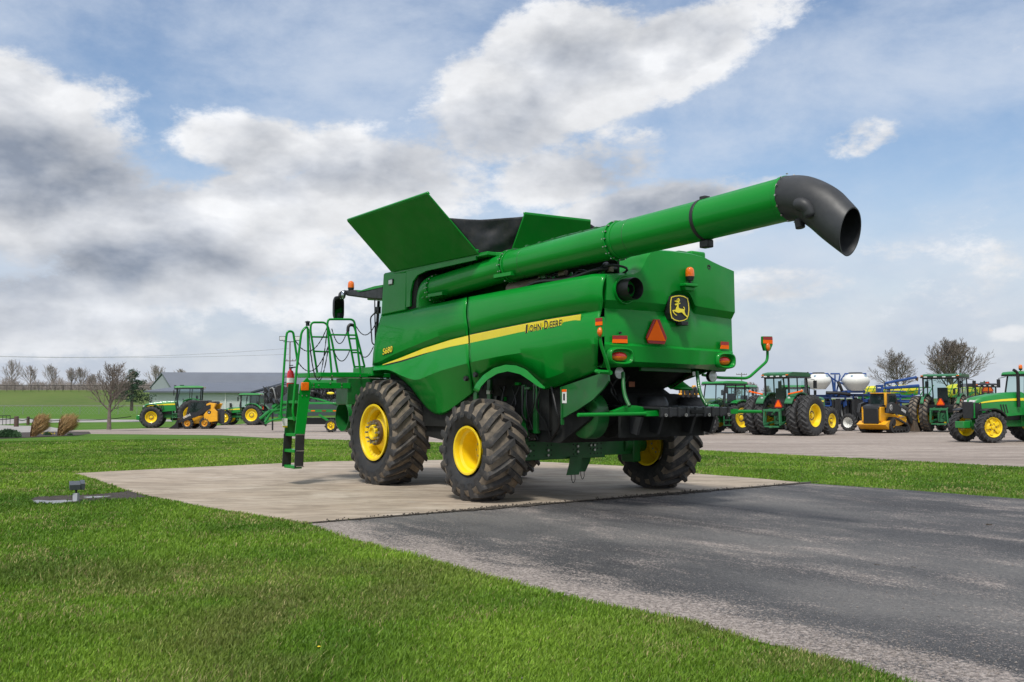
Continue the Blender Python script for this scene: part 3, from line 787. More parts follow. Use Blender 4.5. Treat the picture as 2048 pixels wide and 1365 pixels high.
# (the spout is swept along the bend; its mouth is a slanted cut, hollow inside)
n = 40
cent = [e0 + Vector((0, 0.02, 0)), e0 + Vector((0, -0.12, 0.005))]
E2 = [V(1614, 391, VT), V(1642, 402, VT), V(1668, 425, VT), V(1689, 452, VT)]
path = spline([e0 + Vector((0, 0.03, 0))] + [V(1600, 397, VT), V(1624, 404, VT), V(1648, 418, VT), V(1673, 440, VT), V(1701, 464, VT)], 5)
def spout_rows(rs):
    rows = []
    K = len(path)
    for i, p in enumerate(path):
        d = (path[min(i + 1, K - 1)] - path[max(i - 1, 0)]).normalized()
        t = i / (K - 1)
        # the last cuts tilt toward the mouth plane, which faces back and down only a little
        md = Vector((0.10, -0.97, -0.22)).normalized()
        w = max(0.0, (t - 0.45) / 0.55) ** 1.3
        dd = d.lerp(md, w).normalized()
        ax = Vector((1, 0, 0)); ax = (ax - dd * ax.dot(dd)).normalized(); up = ax.cross(dd)
        if up.z < 0: up = -up
        r = rs[0] + (rs[1] - rs[0]) * min(1, t * 1.2); r *= 1 - .10 * w
        ru = r * (1 + 0.20 * w)
        rows.append([p + ax * math.cos(q) * r * (1 - 0.06 * w) + up * math.sin(q) * ru for q in [2 * PI * j / n for j in range(n + 1)]])
    return rows
mb = MB(); ro = spout_rows((0.264, 0.250)); ri = spout_rows((0.248, 0.236))
mb.loft(ro); mb.loft(ri); mb.loft([ro[-1], ri[-1]]); mb.loft([ro[0], ri[0]])
spout = mb.build('unloading_spout', SPOUT, cb, smooth=50, weld=True)
kb = V(1606, 410, VT - 0.26)
MB().tube(spline([kb + Vector((0.02, 0.10, 0.02)), kb, kb + Vector((0.03, -0.05, -0.06)), kb + Vector((0.05, -0.07, -0.14))], 4), [0.02] * 1 + [0.075] * 11 + [0.06], 16).build('spout_boss', SPOUT, spout, smooth=60)
q = V(1598, 447, VT - 0.1)
MB().cyl(q + Vector((0, 0, 0.05)), q + Vector((0, -0.02, -0.06)), 0.055, n=12).build('spout_lamp', BLACK, spout, bevel=0.01)
m2 = MB()
for k in range(14):
    t = 2 * PI * k / 14; q = e0 + Vector((math.cos(t) * 0.275, -0.02, math.sin(t) * 0.275)); MB().cyl(q, q + Vector((math.cos(t) * .014, 0, math.sin(t) * .014)), 0.012, n=6).build('spout_bolt', CHROME, spout)

# ---- clutter on the engine deck between pipe and panel
def hose(pts, r, mat=BLACK_M, nm='hose'): return MB().tube(spline([Vector(p) for p in pts], 6), r, 8).build(nm, mat, cb, smooth=60)
mb = MB().box((1.25, -1.7, 3.15), (3.1, -0.4, 3.38)); mb.box((1.0, -1.1, 3.15), (1.4, -0.5, 3.42)); mb.cyl((1.05, -1.9, 3.3), (1.05, -0.9, 3.3), 0.14); mb.build('engine', BLACK_M, cb, bevel=0.02)
MB().cyl((1.0, -0.7, 3.34), (1.0, 0.1, 3.34), 0.12, n=20).build('air_pipe', STEEL, cb)
for k in range(9):
    u = -2.0 + k * 0.26 + random.uniform(-.08, .08)
    hose([(0.85, u, 3.18), (0.9 + random.uniform(0, .2), u + 0.10, 3.34 + random.uniform(0, .12)), (1.1, u + 0.3, 3.36 + random.uniform(0, .1)), (1.2, u + 0.45, 3.2)], random.uniform(0.018, 0.04), random.choice([BLACK_M, BLACK_M, GREEN_D]))
MB().box((1.22, -2.2, 3.13), (1.26, 0.2, 3.60)).build('dark_backing', DARK, cb)  # added dark sheet, standing for the gloom behind the engine clutter
for k in range(14):
    u = random.uniform(-2.2, 0); hose([(0.9 + random.uniform(0, .2), u, 3.2), (1.0, u + random.uniform(-.3, .3), 3.36 + random.uniform(0, .16)), (1.15, u + random.uniform(-.5, .5), 3.40), (1.18, u + random.uniform(-.5, .5), 3.22)], random.uniform(.012, .03), random.choice([BLACK_M, STEEL, GREEN_D, BLACK]))
for k in range(14):
    q = Vector((random.uniform(.95, 1.18), random.uniform(-2.2, -.1), random.uniform(3.25, 3.48))); w = random.uniform(.04, .10); MB().box((q.x - w / 2, q.y - w, q.z - w / 2), (q.x + w / 2, q.y + w, q.z + w / 2)).build('engine_fitting', random.choice([STEEL, BLACK_M, GREEN_D, CHROME, BLACK]), cb, bevel=0.008)
hose([(0.8, -0.2, 3.22), (0.82, -0.8, 3.36), (0.85, -1.5, 3.34), (0.9, -2.1, 3.42), (1.2, -2.2, 3.45)], 0.035)
hose([(0.95, -2.0, 3.25), (1.0, -2.1, 3.42), (1.15, -2.05, 3.52), (1.3, -1.9, 3.4)], 0.045)
for k in range(10):
    q = Vector((random.uniform(.75, 1.0), random.uniform(-2.1, 0.1), 3.22)); MB().box((q.x, q.y, q.z - .06), (q.x + random.uniform(.05, .15), q.y + random.uniform(.05, .2), q.z + random.uniform(.02, .10))).build('engine_fitting', random.choice([STEEL, BLACK_M, GREEN_D, CHROME]), cb, bevel=0.008)

# ---- wheels
def tyre_mb(R, W, rr, nl, lh, wl=0.055, dirn=1, over=0.03, delta=None, crown=0.035):
    mb = MB()
    hw = W / 2; sh = R - lh
    def cr(x): return sh - crown * (abs(x) / hw) ** 2.2
    prof = [(-hw * .62, rr - .015), (-hw * .78, rr + .03), (-hw * .97, rr + .42 * (sh - rr)), (-hw, rr + .60 * (sh - rr)), (-hw * .985, sh - crown - .075), (-hw * .93, sh - crown - .02)]
    cp = [(x * hw * .86, cr(x * hw * .86)) for x in (-1, -.5, 0, .5, 1)]
    full = prof + cp + [(-x, r) for x, r in prof[::-1]]
    mats = [0] * 4 + [1] * 8 + [0] * 4
    mb.lathe(full, (0, 0, 0), 'x', 64, mats=mats[:len(full) - 1])
    dl = delta if delta else 0.86 * hw / R
    st = 7
    for side in (-1, 1):
        for k in range(nl):
            th0 = 2 * PI * (k + (0.5 if side > 0 else 0)) / nl
            secs = []
            xs = [hw * 1.015, hw * .985] + [hw * .95 + (-over - hw * .95) * q / (st - 2) for q in range(st - 1)]
            for i, x in enumerate(xs):
                if i == 0: rb, rt = sh - crown - .17, sh - crown - .13; t = -0.02
                elif i == 1: rb, rt = sh - crown - .10, R - crown * 1.0 - .05; t = -0.01
                else:
                    q = (i - 2) / (st - 2); t = q; rb = cr(min(x, hw * .93)) - .01; rt = R - crown * (abs(x) / hw) ** 2.2 - (0.006 if i == 2 else 0)
                th = th0 + dirn * dl * (0.95 * max(t, 0) ** 0.85 + 0.06 * t)
                wb = wl * (1.25 if i < st else 1.2) / R; wt = wl * 0.62 / R
                wt *= (1.25 if i >= st else 1.0)
                secs.append([(x * side, rb, th - wb * 1.0), (x * side, rt, th - wt), (x * side, rt, th + wt), (x * side, rb, th + wb * 0.9)])
            vs = [(x, r * math.cos(a), r * math.sin(a)) for s_ in secs for (x, r, a) in s_]
            fs = []; ms = []
            for i in range(len(secs) - 1):
                for j in range(3):
                    fs.append((i * 4 + j, i * 4 + j + 1, i * 4 + 5 + j, i * 4 + 4 + j)); ms.append(2)
            fs.append((0, 1, 2, 3)); ms.append(0); e_ = (len(secs) - 1) * 4; fs.append((e_ + 3, e_ + 2, e_ + 1, e_)); ms.append(1)
            o = len(mb.f); mb.add(vs, fs); mb.m[o:] = ms
    return mb
def squash(mb, zmin):
    mb.v = [(x, y, max(z, zmin)) for x, y, z in mb.v]
    return mb
MUD = [RUB_SIDE, RUB_TREAD, RUB_LUG]
def wheel_front(x, side):
    """side -1: outer face toward -x"""
    R, W, rr = 0.985, 0.76, 0.52; s_ = side
    w = MB(); 
    w.lathe([(s_ * 0.02, 0.40), (s_ * 0.10, 0.385), (s_ * 0.25, 0.19), (s_ * 0.27, 0.185), (s_ * 0.27, 0.0)], (0, 0, 0), 'x', 48)
    hub = w.build('wheel', YELLOW, cb, loc=(x, 3.6, R - 0.02), smooth=30)
    if side < 0:
        hub.rotation_euler = (0, 0, 0)
    MB().lathe([(s_ * 0.24, 0.235), (s_ * 0.29, 0.235), (s_ * 0.30, 0.23), (s_ * 0.30, 0.155), (s_ * 0.24, 0.15)], (0, 0, 0), 'x', 36).build('hub_ring', RUST, hub)
    MB().lathe([(s_ * 0.27, 0.145), (s_ * 0.345, 0.14), (s_ * 0.36, 0.125), (s_ * 0.36, 0.09), (s_ * 0.33, 0.085), (s_ * 0.33, 0.0)], (0, 0, 0), 'x', 28).build('hub_cap', YELLOW, hub)
    m2 = MB()
    for k in range(12):
        t = 2 * PI * k / 12; c_ = Vector((0, math.cos(t) * 0.193, math.sin(t) * 0.193))
        m2 = MB().cyl(c_ + Vector((s_ * 0.29, 0, 0)), c_ + Vector((s_ * 0.325, 0, 0)), 0.028, n=6); m2.cyl(c_ + Vector((s_ * 0.32, 0, 0)), c_ + Vector((s_ * 0.385, 0, 0)), 0.017, n=8); m2.build('wheel_nut', CHROME, hub)
    rim = MB(); hw = 0.32
    rim.lathe([(s_ * hw, rr + 0.005), (s_ * (hw + .012), rr), (s_ * (hw + .010), rr - .035), (s_ * (hw - .02), rr - .05), (s_ * (hw - .07), rr - .055), (s_ * (hw - .10), rr - .10), (s_ * 0.05, rr - .115), (s_ * 0.0, 0.40), (-s_ * 0.02, 0.40), (-s_ * 0.05, rr - .10), (-s_ * hw, rr - .04), (-s_ * (hw + .01), rr)], (0, 0, 0), 'x', 56)
    rim.build('rim', YELLOW, hub, smooth=30)
    MB().box((s_ * 0.11 - .01, -0.32, 0.15), (s_ * 0.11 + .01, -0.27, 0.22)).build('valve_slot', BLACK, hub)
    squash(tyre_mb(R, W, rr, 23, 0.058, 0.06, dirn=-1), -(R - 0.02)).build('tyre', MUD, hub, smooth=30)
    return hub
def wheel_rear(x, side, yaw=0.0):
    R, W, rr = 0.80, 0.72, 0.375; s_ = side
    w = MB(); w.lathe([(s_ * -0.02, 0.27), (s_ * -0.04, 0.20), (s_ * -0.02, 0.17), (s_ * -0.02, 0.12), (s_ * 0.04, 0.11), (s_ * 0.045, 0)], (0, 0, 0), 'x', 40)
    hub = w.build('wheel', YELLOW, cb, loc=(x, 0.0, R - 0.015), smooth=30, rot=(0, 0, yaw))
    m2 = MB()
    for k in range(10):
        t = 2 * PI * k / 10; c_ = Vector((0, math.cos(t) * 0.15, math.sin(t) * 0.15)); MB().cyl(c_ + Vector((s_ * -0.03, 0, 0)), c_ + Vector((s_ * 0.02, 0, 0)), 0.019, n=6).build('wheel_nut', CHROME, hub)
    rim = MB(); hw = 0.30
    rim.lathe([(s_ * hw, rr + 0.005), (s_ * (hw + .012), rr), (s_ * (hw + .010), rr - .03), (s_ * (hw - .025), rr - .045), (s_ * (hw - .07), rr - .05), (s_ * (hw - .10), rr - .085), (s_ * 0.02, rr - .10), (s_ * -0.02, 0.26), (s_ * -0.04, 0.26), (-s_ * 0.08, rr - .09), (-s_ * hw, rr - .03), (-s_ * (hw + .01), rr)], (0, 0, 0), 'x', 56)
    rim.build('rim', YELLOW, hub, smooth=30)
    squash(tyre_mb(R, W, rr, 17, 0.062, 0.066, dirn=-1, crown=0.055, over=0.05), -(R - 0.015)).build('tyre', MUD, hub, smooth=30)
    return hub
wheel_front(0.70, -1); wheel_front(2 * VC - 0.70, 1)
wheel_rear(0.38, -1); wheel_rear(2 * VC + 0.06, 1, rad(0))

# ---- underside: rear axle beam, hangers, chopper, spreader deck, struts
mb = MB()
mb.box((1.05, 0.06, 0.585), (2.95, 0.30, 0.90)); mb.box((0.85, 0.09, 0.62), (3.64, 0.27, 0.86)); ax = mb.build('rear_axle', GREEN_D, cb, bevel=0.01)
m2 = MB(); m3 = MB()
for v in (1.15, 1.24, 1.33, 1.42, 1.7, 1.78, 2.25, 2.33, 2.62, 2.70, 2.78, 2.86):
    for z in (0.66, 0.74, 0.82):
        MB().cyl((v, 0.058, z), (v, 0.07, z), 0.013, n=8).build('axle_hole', DARK, ax)
for v, z in ((1.24, .66), (1.24, .74), (1.33, .74), (1.70, .66), (1.70, .74), (2.33, .70), (2.33, .79), (2.62, .80), (2.70, .80), (2.70, .72)): MB().cyl((v, 0.03, z), (v, 0.07, z), 0.021, n=6).build('axle_bolt', CHROME, ax)
for x in (0.80, 3.66):
    mb = MB(); mb.box((x - .09, 0.02, 0.48), (x + .09, 0.34, 1.02)); mb.cyl((x - .25, 0.15, 0.78), (x + .25, 0.15, 0.78), 0.13); mb.build('steering_knuckle', GREEN_D, cb, bevel=0.02)
MB().cyl((1.2, 0.42, 0.72), (3.0, 0.42, 0.72), 0.035, n=10).build('steering_rod', GREEN_D, cb)
for v, u, dx in ((2.13, 0.0, 0.0), (2.75, 0.5, 0.06)):
    pts = [(v, u, 0.62), (v + 0.26, u, 0.62), (v + 0.24, u, 0.50), (v + 0.19 - dx, u, 0.32), (v - 0.07 - dx, u, 0.32), (v - 0.01, u, 0.50)]
    MB().prism(pts, (0, 0.02, 0)).build('hanger_plate', GREEN_D, cb, smooth=0)
    hose([(v + .02, u, .33), (v + .03, u, .25), (v + .06, u, .19), (v + .10, u, .24), (v + .10, u, .33)], 0.006, BLACK_M, 'wire_loop')
# frame rails and belly parts seen through the wheel arch
mb = MB(); mb.box((1.0, -0.6, 1.05), (1.12, 2.4, 1.25)); mb.box((3.0, -0.6, 1.05), (3.12, 2.4, 1.25)); mb.box((1.02, -0.15, 0.9), (1.16, 0.35, 1.6)); mb.box((2.95, -0.15, 0.9), (3.1, 0.35, 1.6)); mb.build('frame_rail', GREEN_D, cb, bevel=0.01)
for (u, z, h) in ((-0.75, 1.05, .85), (-0.45, 1.0, .8), (0.5, 1.1, .8), (0.9, 1.15, .7)):
    MB().box((0.86, u, z), (0.93, u + 0.10, z + h)).build('frame_post', GREEN_D, cb, bevel=0.008)
for k in range(9):
    u = -1.1 + k * 0.17 + random.uniform(-.08, .08); hose([(0.86, u, 1.78), (0.82, u + random.uniform(-.2, .2), 1.5 + random.uniform(-.15, .15)), (0.88, u + random.uniform(-.2, .2), 1.2), (0.95, u + random.uniform(-.2, .3), 0.95)], random.uniform(.010, .022), random.choice([BLACK_M, BLACK_M, DARK]))
for k in range(12):
    u = random.uniform(-1.1, .8); z = random.uniform(1.2, 1.85)
    MB().box((0.84, u, z), (0.90, u + random.uniform(.04, .14), z + random.uniform(.04, .10))).build('fitting', random.choice([GREEN_D, GREEN, CHROME, BLACK_M, STEEL]), cb, bevel=0.006)
# curved rear shield on the left, with its warning label
sp = [(1120, 775), (1216, 742), (1217, 762), (1206, 778), (1185, 800), (1155, 820), (1123, 838)]
shd = MB().prism([V(x, y, 0.80) for x, y in sp], (0.03, 0, 0)).build('rear_shield', GREEN_D, cb, smooth=0)
MB().box((0.78, -1.45, 1.2), (0.83, -1.43, 1.75)).build('shield_edge', GREEN_D, cb)
a_ = V(1128, 793, 0.79); MB().box((0.792, a_.y - .055, a_.z - .10), (0.797, a_.y + .055, a_.z + .10)).build('warning_label', WHITE, shd)
MB().box((0.789, a_.y - .055, a_.z + .065), (0.793, a_.y + .055, a_.z + .10)).build('label_band', ORANGE, shd)
MB().box((0.789, a_.y - .02, a_.z - .06), (0.793, a_.y + .02, a_.z + .04)).build('label_figure', BLACK, shd)
# straw chopper drum with its perforated back
dc = V(1165, 832, 1.02)
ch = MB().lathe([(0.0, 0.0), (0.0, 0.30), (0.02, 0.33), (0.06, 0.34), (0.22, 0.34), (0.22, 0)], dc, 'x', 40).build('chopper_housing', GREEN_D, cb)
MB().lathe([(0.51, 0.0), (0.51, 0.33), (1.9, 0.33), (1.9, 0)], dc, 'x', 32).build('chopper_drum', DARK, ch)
m2 = MB()
for i in range(6):
    for j in range(9):
        t = rad(150 + j * 14); m2.box((-0.02, -0.012, -0.012), (0.02, 0.012, 0.012), xf=Matrix.Translation(Vector((dc.x + .12 + i * .06, dc.y + .362 * math.cos(t), dc.z - .362 * math.sin(-t) * -1))))
del m2
lv = [V(x, y, dc.x - 0.005) for x, y in ((1141, 849), (1157, 849), (1157, 858), (1141, 858))]
m2 = MB()
for k in range(4):
    for j in range(2):
        m2.box((dc.x - .006, dc.y + .0 - k * .05 + .06, dc.z - .05 + j * .05 - .06), (dc.x - .002, dc.y - .032 - k * .05 + .06, dc.z - .02 + j * .05 - .06))
m2.build('warning_label', YELLOW_S, ch)
# side sheets of the discharge opening
for v in (1.55, ):
    sp = [U(x, y, -1.0) for x, y in ((1215, 790), (1243, 800), (1236, 838), (1198, 882), (1180, 878), (1206, 830))]
    MB().prism(sp, (0, 0.03, 0)).build('discharge_sheet', GREEN_D, cb, smooth=0)
# tailboard: black shroud behind the chopper
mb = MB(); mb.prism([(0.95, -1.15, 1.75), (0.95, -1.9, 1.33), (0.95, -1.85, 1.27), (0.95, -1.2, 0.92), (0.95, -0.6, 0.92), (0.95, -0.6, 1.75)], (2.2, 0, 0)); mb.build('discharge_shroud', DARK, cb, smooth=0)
# spreader deck
UD = -2.85
D0 = U(1322, 817, UD); D1 = U(1458, 815, UD); D2 = U(1458, 833, UD); D3 = U(1323, 833, UD)
zt, zb = (D0.z + D1.z) / 2, (D2.z + D3.z) / 2; vl, vr = D3.x, D2.x
mb = MB(); mb.box((vl, UD, zb), (vr, UD + 0.05, zt)); mb.prism([(vl, UD + 0.0, zt), (vl, UD + 0.0, zt - .03), (vl - .05, UD + 1.25, 1.47), (vl - .05, UD + 1.25, 1.50)], (vr - vl + .1, 0, 0))
for k in range(9):
    v = vl + (vr - vl) * k / 8; mb.box((v - .025, UD - 0.018, zb - .01), (v + .025, UD + 0.03, zt + .012))
dk = mb.build('spreader_deck', BLACK, cb, smooth=0, bevel=0.012)
vm = (vl + vr) / 2; MB().box((vm - .12, UD - 0.022, zb + .035), (vm + .16, UD + 0.0, zt - .03)).build('deck_window', DARK, dk, bevel=0.01)
for k in (0.04, .33, .67, .97):
    v = vl + (vr - vl) * k; MB().lathe([(0.0, 0.024), (-0.02, 0.024), (-0.02, 0.012), (0, 0.012)], (v, UD - 0.02, zb + .02), 'y', 12).build('deck_pin', CHROME, dk)
for px, py in ((1305, 803), (1383, 804)):
    p = U(px, py, UD + 0.85)
    MB().lathe([(-0.15, 0.26), (0.0, 0.24), (0.085, 0.20), (0.10, 0.18), (0.10, 0)], (p.x, p.y, p.z - .03), 'z', 28).build('spreader_motor_cover', BLACK, dk, smooth=30)
for k in (0.12, 0.36, 0.75, 1.0):
    v = vl - .35 + (vr - vl + .3) * k; MB().prism([(v, UD + .25, zb - .01), (v, UD + .7, zb), (v, UD + .55, zb - .22), (v, UD + .35, zb - .26)], (0.05, 0, 0)).build('deflector_fin', BLACK, dk, smooth=0)
MB().box((vl - .3, UD + .5, zb - .30), (vr, UD + .56, zb)).build('deflector_skirt', DARK, dk, smooth=0)
# rails of the deck to both sides
a_, b_ = U(1156, 830.5, UD + .12), U(1322, 827, UD + .12)
mb = MB().tube([a_, a_.lerp(b_, .82)], 0.026, 10); mb.beam(a_.lerp(b_, .8), b_ + Vector((.1, 0, 0)), .05, .075); mb.build('deck_rail', GREEN, cb, bevel=0.004)
a_, b_ = U(1457, 823, UD + .12), U(1522, 824, UD + .12)
mb = MB().beam(a_ - Vector((.1, 0, 0)), a_.lerp(b_, .25), .05, .075); mb.tube([a_.lerp(b_, .2), b_], 0.026, 10); mb.build('deck_rail', GREEN, cb, bevel=0.004)
# flat green triangle bracket over the left rail and the struts
MB().prism([U(x, y, UD + .35) for x, y in ((1225, 823), (1258, 811), (1275, 812), (1322, 822), (1322, 829), (1230, 829))], (0, 0.08, 0)).build('deck_bracket', GREEN, cb, smooth=0, bevel=0.006)
for pts in (((1246, 746), (1247, 775), (1251, 795), (1259, 813)), ((1394, 744), (1398, 775), (1404, 795), (1414, 812))):
    MB().tube(spline([U(x, y, -2.45 - .1 * i) for i, (x, y) in enumerate(pts)], 4), 0.028, 8).build('deck_strut', GREEN_D, cb, smooth=60)
hose([U(1387, 747, -2.3), U(1365, 762, -2.0), U(1345, 775, -1.6)], 0.014, STEEL, 'gas_strut')
hose([U(1240, 750, -2.0), U(1222, 780, -1.9), U(1235, 800, -2.0), U(1250, 812, -2.2)], 0.016)
hose([U(1218, 760, -2.0), U(1232, 790, -1.9), U(1243, 815, -2.2)], 0.014)
hose([U(1258, 752, -2.0), U(1245, 780, -1.9), U(1250, 815, -2.2)], 0.014)
MB().beam(U(1280, 737, -2.2), U(1380, 741, -2.2), .06, .08).build('cross_channel', GREEN_D, cb, bevel=.008)
p = U(1389, 748, -2.35); MB().box((p.x - .045, p.y - .01, p.z - .03), (p.x + .045, p.y, p.z + .03)).build('label_plate', WHITE, cb)
p = U(1263, 769, -1.6); MB().box((p.x - .06, p.y - .01, p.z - .04), (p.x + .06, p.y, p.z + .04)).build('warning_label', pbr('dim_label', (0.3, 0.08, 0.03), .5), cb)
# side lamp arms
def lamp_arm(pts, tip, faceu):
    MB().tube(fillet(pts, 0.12), 0.021, 10).build('lamp_arm', GREEN, cb, smooth=60)
# right arm (sight lines onto a plane level with the rear of the hood)
UA = -1.9
arm = MB().tube(fillet([U(1405, 750, UA), U(1440, 756, UA), U(1496, 757, UA), U(1535, 722, UA), U(1535, 702, UA)], .10), 0.024, 10).build('lamp_arm', GREEN, cb, smooth=60)
mk = MB().prism([U(x, y, UA - .03) for x, y in ((1526, 673), (1545, 673), (1546, 690), (1541, 702), (1530, 702), (1526, 688))], (0, 0.05, 0)).build('marker_plate', GREEN, cb, smooth=0, bevel=.01)
MB().prism([U(x, y, UA - .036) for x, y in ((1526.5, 673.5), (1544.8, 674), (1545.5, 680), (1526.5, 679.5))], (0, 0.004, 0)).build('red_band', RED, mk, smooth=0)
MB().prism([U(x, y, UA - .036) for x, y in ((1526.5, 680), (1545.5, 680.5), (1545.5, 688), (1526.5, 687))], (0, 0.004, 0)).build('orange_band', ORANGE, mk, smooth=0)
MB().sphere(U(1536, 694.5, UA - .04), .05, n=16, sc=(.9, .6, 1.35)).build('marker_lamp', LAMPO, mk)
arm = MB().tube(fillet([U(1198, 744, -2.62), U(1219, 744.5, -2.62), U(1212, 720, -2.66), U(1202, 690, -2.66), U(1200, 674, -2.66)], .06), 0.024, 10).build('lamp_arm', GREEN, cb, smooth=60)
MB().cyl(V(1192, 743, .72), U(1222, 746, -2.6), .03, n=10).build('arm_mount', GREEN, cb)
q = U(1200, 660, -2.66)
mk = MB().prism([(q.x - .015, q.y - .09, q.z - .10), (q.x - .015, q.y + .07, q.z - .10), (q.x - .015, q.y + .08, q.z + .17), (q.x - .015, q.y - .08, q.z + .17)], (0.035, 0, 0)).build('marker_plate', GREEN, cb, smooth=0, bevel=.008)
mk.rotation_euler = (0, 0, 0)
MB().box((q.x - .024, q.y - .07, q.z + .06), (q.x - .017, q.y + .07, q.z + .11)).build('orange_band', ORANGE, mk)
MB().box((q.x - .024, q.y - .07, q.z + .112), (q.x - .017, q.y + .07, q.z + .16)).build('red_band', RED, mk)
MB().sphere((q.x, q.y - .02, q.z - .03), .055, n=14, sc=(1.1, .8, 1.25)).build('marker_lamp', LAMPO, mk)

# ---- cab, its roof, mirrors
mb = MB(); mb.prism([(1.46, 4.05, 1.95), (1.46, 5.2, 1.95), (1.46, 5.55, 2.3), (1.46, 5.42, 3.62), (1.46, 4.05, 3.62)], (1.2, 0, 0)); mb.build('cab_glass', GLASS, cb, smooth=0)
mb = MB()
for v in (1.45, 2.67):
    mb.beam((v, 4.05, 1.95), (v, 4.05, 3.64), .10, .10); mb.beam((v, 5.42, 3.62), (v, 5.56, 2.3), .05, .05); mb.beam((v, 5.56, 2.3), (v, 5.2, 1.95), .05, .05); mb.beam((v, 5.0, 1.95), (v, 5.0, 3.6), .06, .06)
mb.box((1.4, 4.0, 1.80), (2.7, 5.3, 1.98)); mb.build('cab_frame', BLACK_M, cb, bevel=.01)
mb = MB(); mb.box((1.75, 4.6, 2.0), (2.35, 5.1, 2.5)); mb.box((1.78, 4.5, 2.4), (2.32, 4.62, 3.1)); mb.build('driver_seat', BLACK, cb, bevel=.05)
# roof: curved lid tapering to the front, with black arm to the mirrors
rl = [V(x, y, 1.05) for x, y in ((772, 572), (740, 577), (722, 581), (700, 583))]
mb = MB(); prf = [(4.0, 3.66), (4.0, 3.88), (4.7, 3.86), (5.2, 3.80), (5.55, 3.70), (5.6, 3.64), (5.3, 3.62)]
mb.prism([(1.25, u, z) for u, z in prf], (1.6, 0, 0)); mb.build('cab_roof', GREEN, cb, smooth=0, bevel=.05)
VA = 0.72
mb = MB(); mb.prism([V(x, y, VA) for x, y in ((765, 572), (722, 583), (710, 580), (684, 581), (681, 586), (693, 592), (722, 596), (745, 599), (765, 600))], (0.45, 0, 0)); rarm = mb.build('roof_overhang', BLACK, cb, smooth=0, bevel=.03)
MB().prism([V(x, y, VA - .01) for x, y in ((765, 570), (748, 573), (722, 581), (710, 580), (716, 584), (735, 581), (765, 574.5))], (0.45, 0, 0)).build('roof_edge', GREEN, rarm, smooth=0)
p = V(702, 578, VA + .05); beacon(cb, p - Vector((0, 0, 0.10)), 1.0)
mb = MB().tube(spline([V(690, 583, VA), V(681, 587, VA - .05), V(679, 594, VA - .1)], 4), .03, 8); mb.build('mirror_arm', BLACK, cb)
# mirror seen from behind: dark shell, tilted
mp = V(676, 617, VA - .12)
sh = MB(); rows = []
for d, k in ((0.05, .55), (0.04, .9), (0.0, 1.0), (-0.05, 1.0), (-.055, .92)):
    rows.append([mp + Vector((math.copysign(abs(math.cos(t)) ** .5, math.cos(t)) * .115 * k, d, math.copysign(abs(math.sin(t)) ** .5, math.sin(t)) * .245 * k)) for t in [2 * PI * i / 36 for i in range(37)]])
sh.loft(rows); sh.f.append(tuple(range(36))); sh.m.append(0)
mir = sh.build('mirror', BLACK, cb, smooth=50)
MB().prism([mp + Vector((math.copysign(abs(math.cos(t)) ** .5, math.cos(t)) * .095, -.05, math.copysign(abs(math.sin(t)) ** .5, math.sin(t)) * .22)) for t in [2 * PI * i / 24 for i in range(24)]], (0, -0.006, 0)).build('mirror_glass', MIRROR, mir, smooth=0)
mq = V(687, 590, VA - .05); MB().sphere(mq, .075, n=14, sc=(.7, .5, 1.2)).build('spot_mirror', MIRROR, cb)
# door-side grab bar and pillar with brackets
MB().beam(V(749.5, 598, 1.2), V(750.5, 690, 1.2), .018, .018).build('cab_pillar', BLACK_M, cb)
MB().tube(fillet([V(754, 622, 1.0), V(742, 634, 1.0), V(741, 640, 1.0), V(744, 686, 1.0), V(748, 690, 1.0)], .05), .014, 8).build('grab_bar', BLACK_M, cb, smooth=60)
MB().box((1.0, V(752, 622, 1).y - .1, V(752, 622, 1).z - .06), (1.06, V(752, 622, 1).y + .05, V(752, 622, 1).z + .08)).build('bar_bracket', BLACK_M, cb, bevel=.01)
# front end below the cab: feeder housing shell and shields
mb = MB().lathe([(0.0, 0.30), (0.0, 0.315), (1.9, 0.315), (1.9, 0.30)], (1.1, 6.35, 1.22), 'x', 40); mb.build('feeder_housing', GREEN_D, cb, smooth=30)
MB().prism([(1.35, 4.2, 1.0), (1.35, 6.3, 0.9), (1.35, 6.4, 1.55), (1.35, 4.2, 2.0)], (1.4, 0, 0)).build('feeder_body', GREEN_D, cb, smooth=0)
MB().prism([V(x, y, .95) for x, y in ((712, 765), (724, 766), (722, 785), (704, 812), (697, 812), (700, 795))], (.06, 0, 0)).build('front_bracket', GREEN, cb, smooth=0, bevel=.006)
a_ = V(707, 783, .94); MB().box((.935, a_.y - .05, a_.z - .06), (.945, a_.y + .05, a_.z + .06)).build('warning_label', YELLOW_S, cb)

# ---- platform, rails, ladder
UP = 4.3
PLz0, PLz1 = U(640, 756, UP).z, U(640, 745, UP).z
vL = U(641, 750, UP).x
plat = MB().box((vL, UP, PLz0 + .02), (1.2, 5.35, PLz1 + .0)).build('platform', GREEN, cb, bevel=.008)
m2 = MB().box((U(622, 765, UP).x, UP - .03, U(620, 777, UP).z), (U(700, 765, UP).x, UP + .04, U(620, 765.5, UP).z)); m2.build('platform_beam', GREEN, plat, bevel=.006)
m3 = MB()
for x, y in ((627, 768), (627, 774), (637, 771), (660, 767), (683, 768), (683, 774), (664, 752), (664, 757), (720, 752), (720, 757)): q = U(x, y, UP - .03); m3.cyl(q, q - Vector((0, .015, 0)), .014, n=8)
m3.build('platform_bolts', CHROME, plat)
MB().prism([V(x, y, .62) for x, y in ((706, 737), (745, 734), (745, 752), (706, 752))], (.25, 0, 0)).build('platform_step', GREEN, plat, smooth=0, bevel=.006)
MB().box((.2, UP, PLz0 - .5), (1.2, UP + .5, PLz0)).build('platform_tank', GREEN_D, plat, bevel=.01)
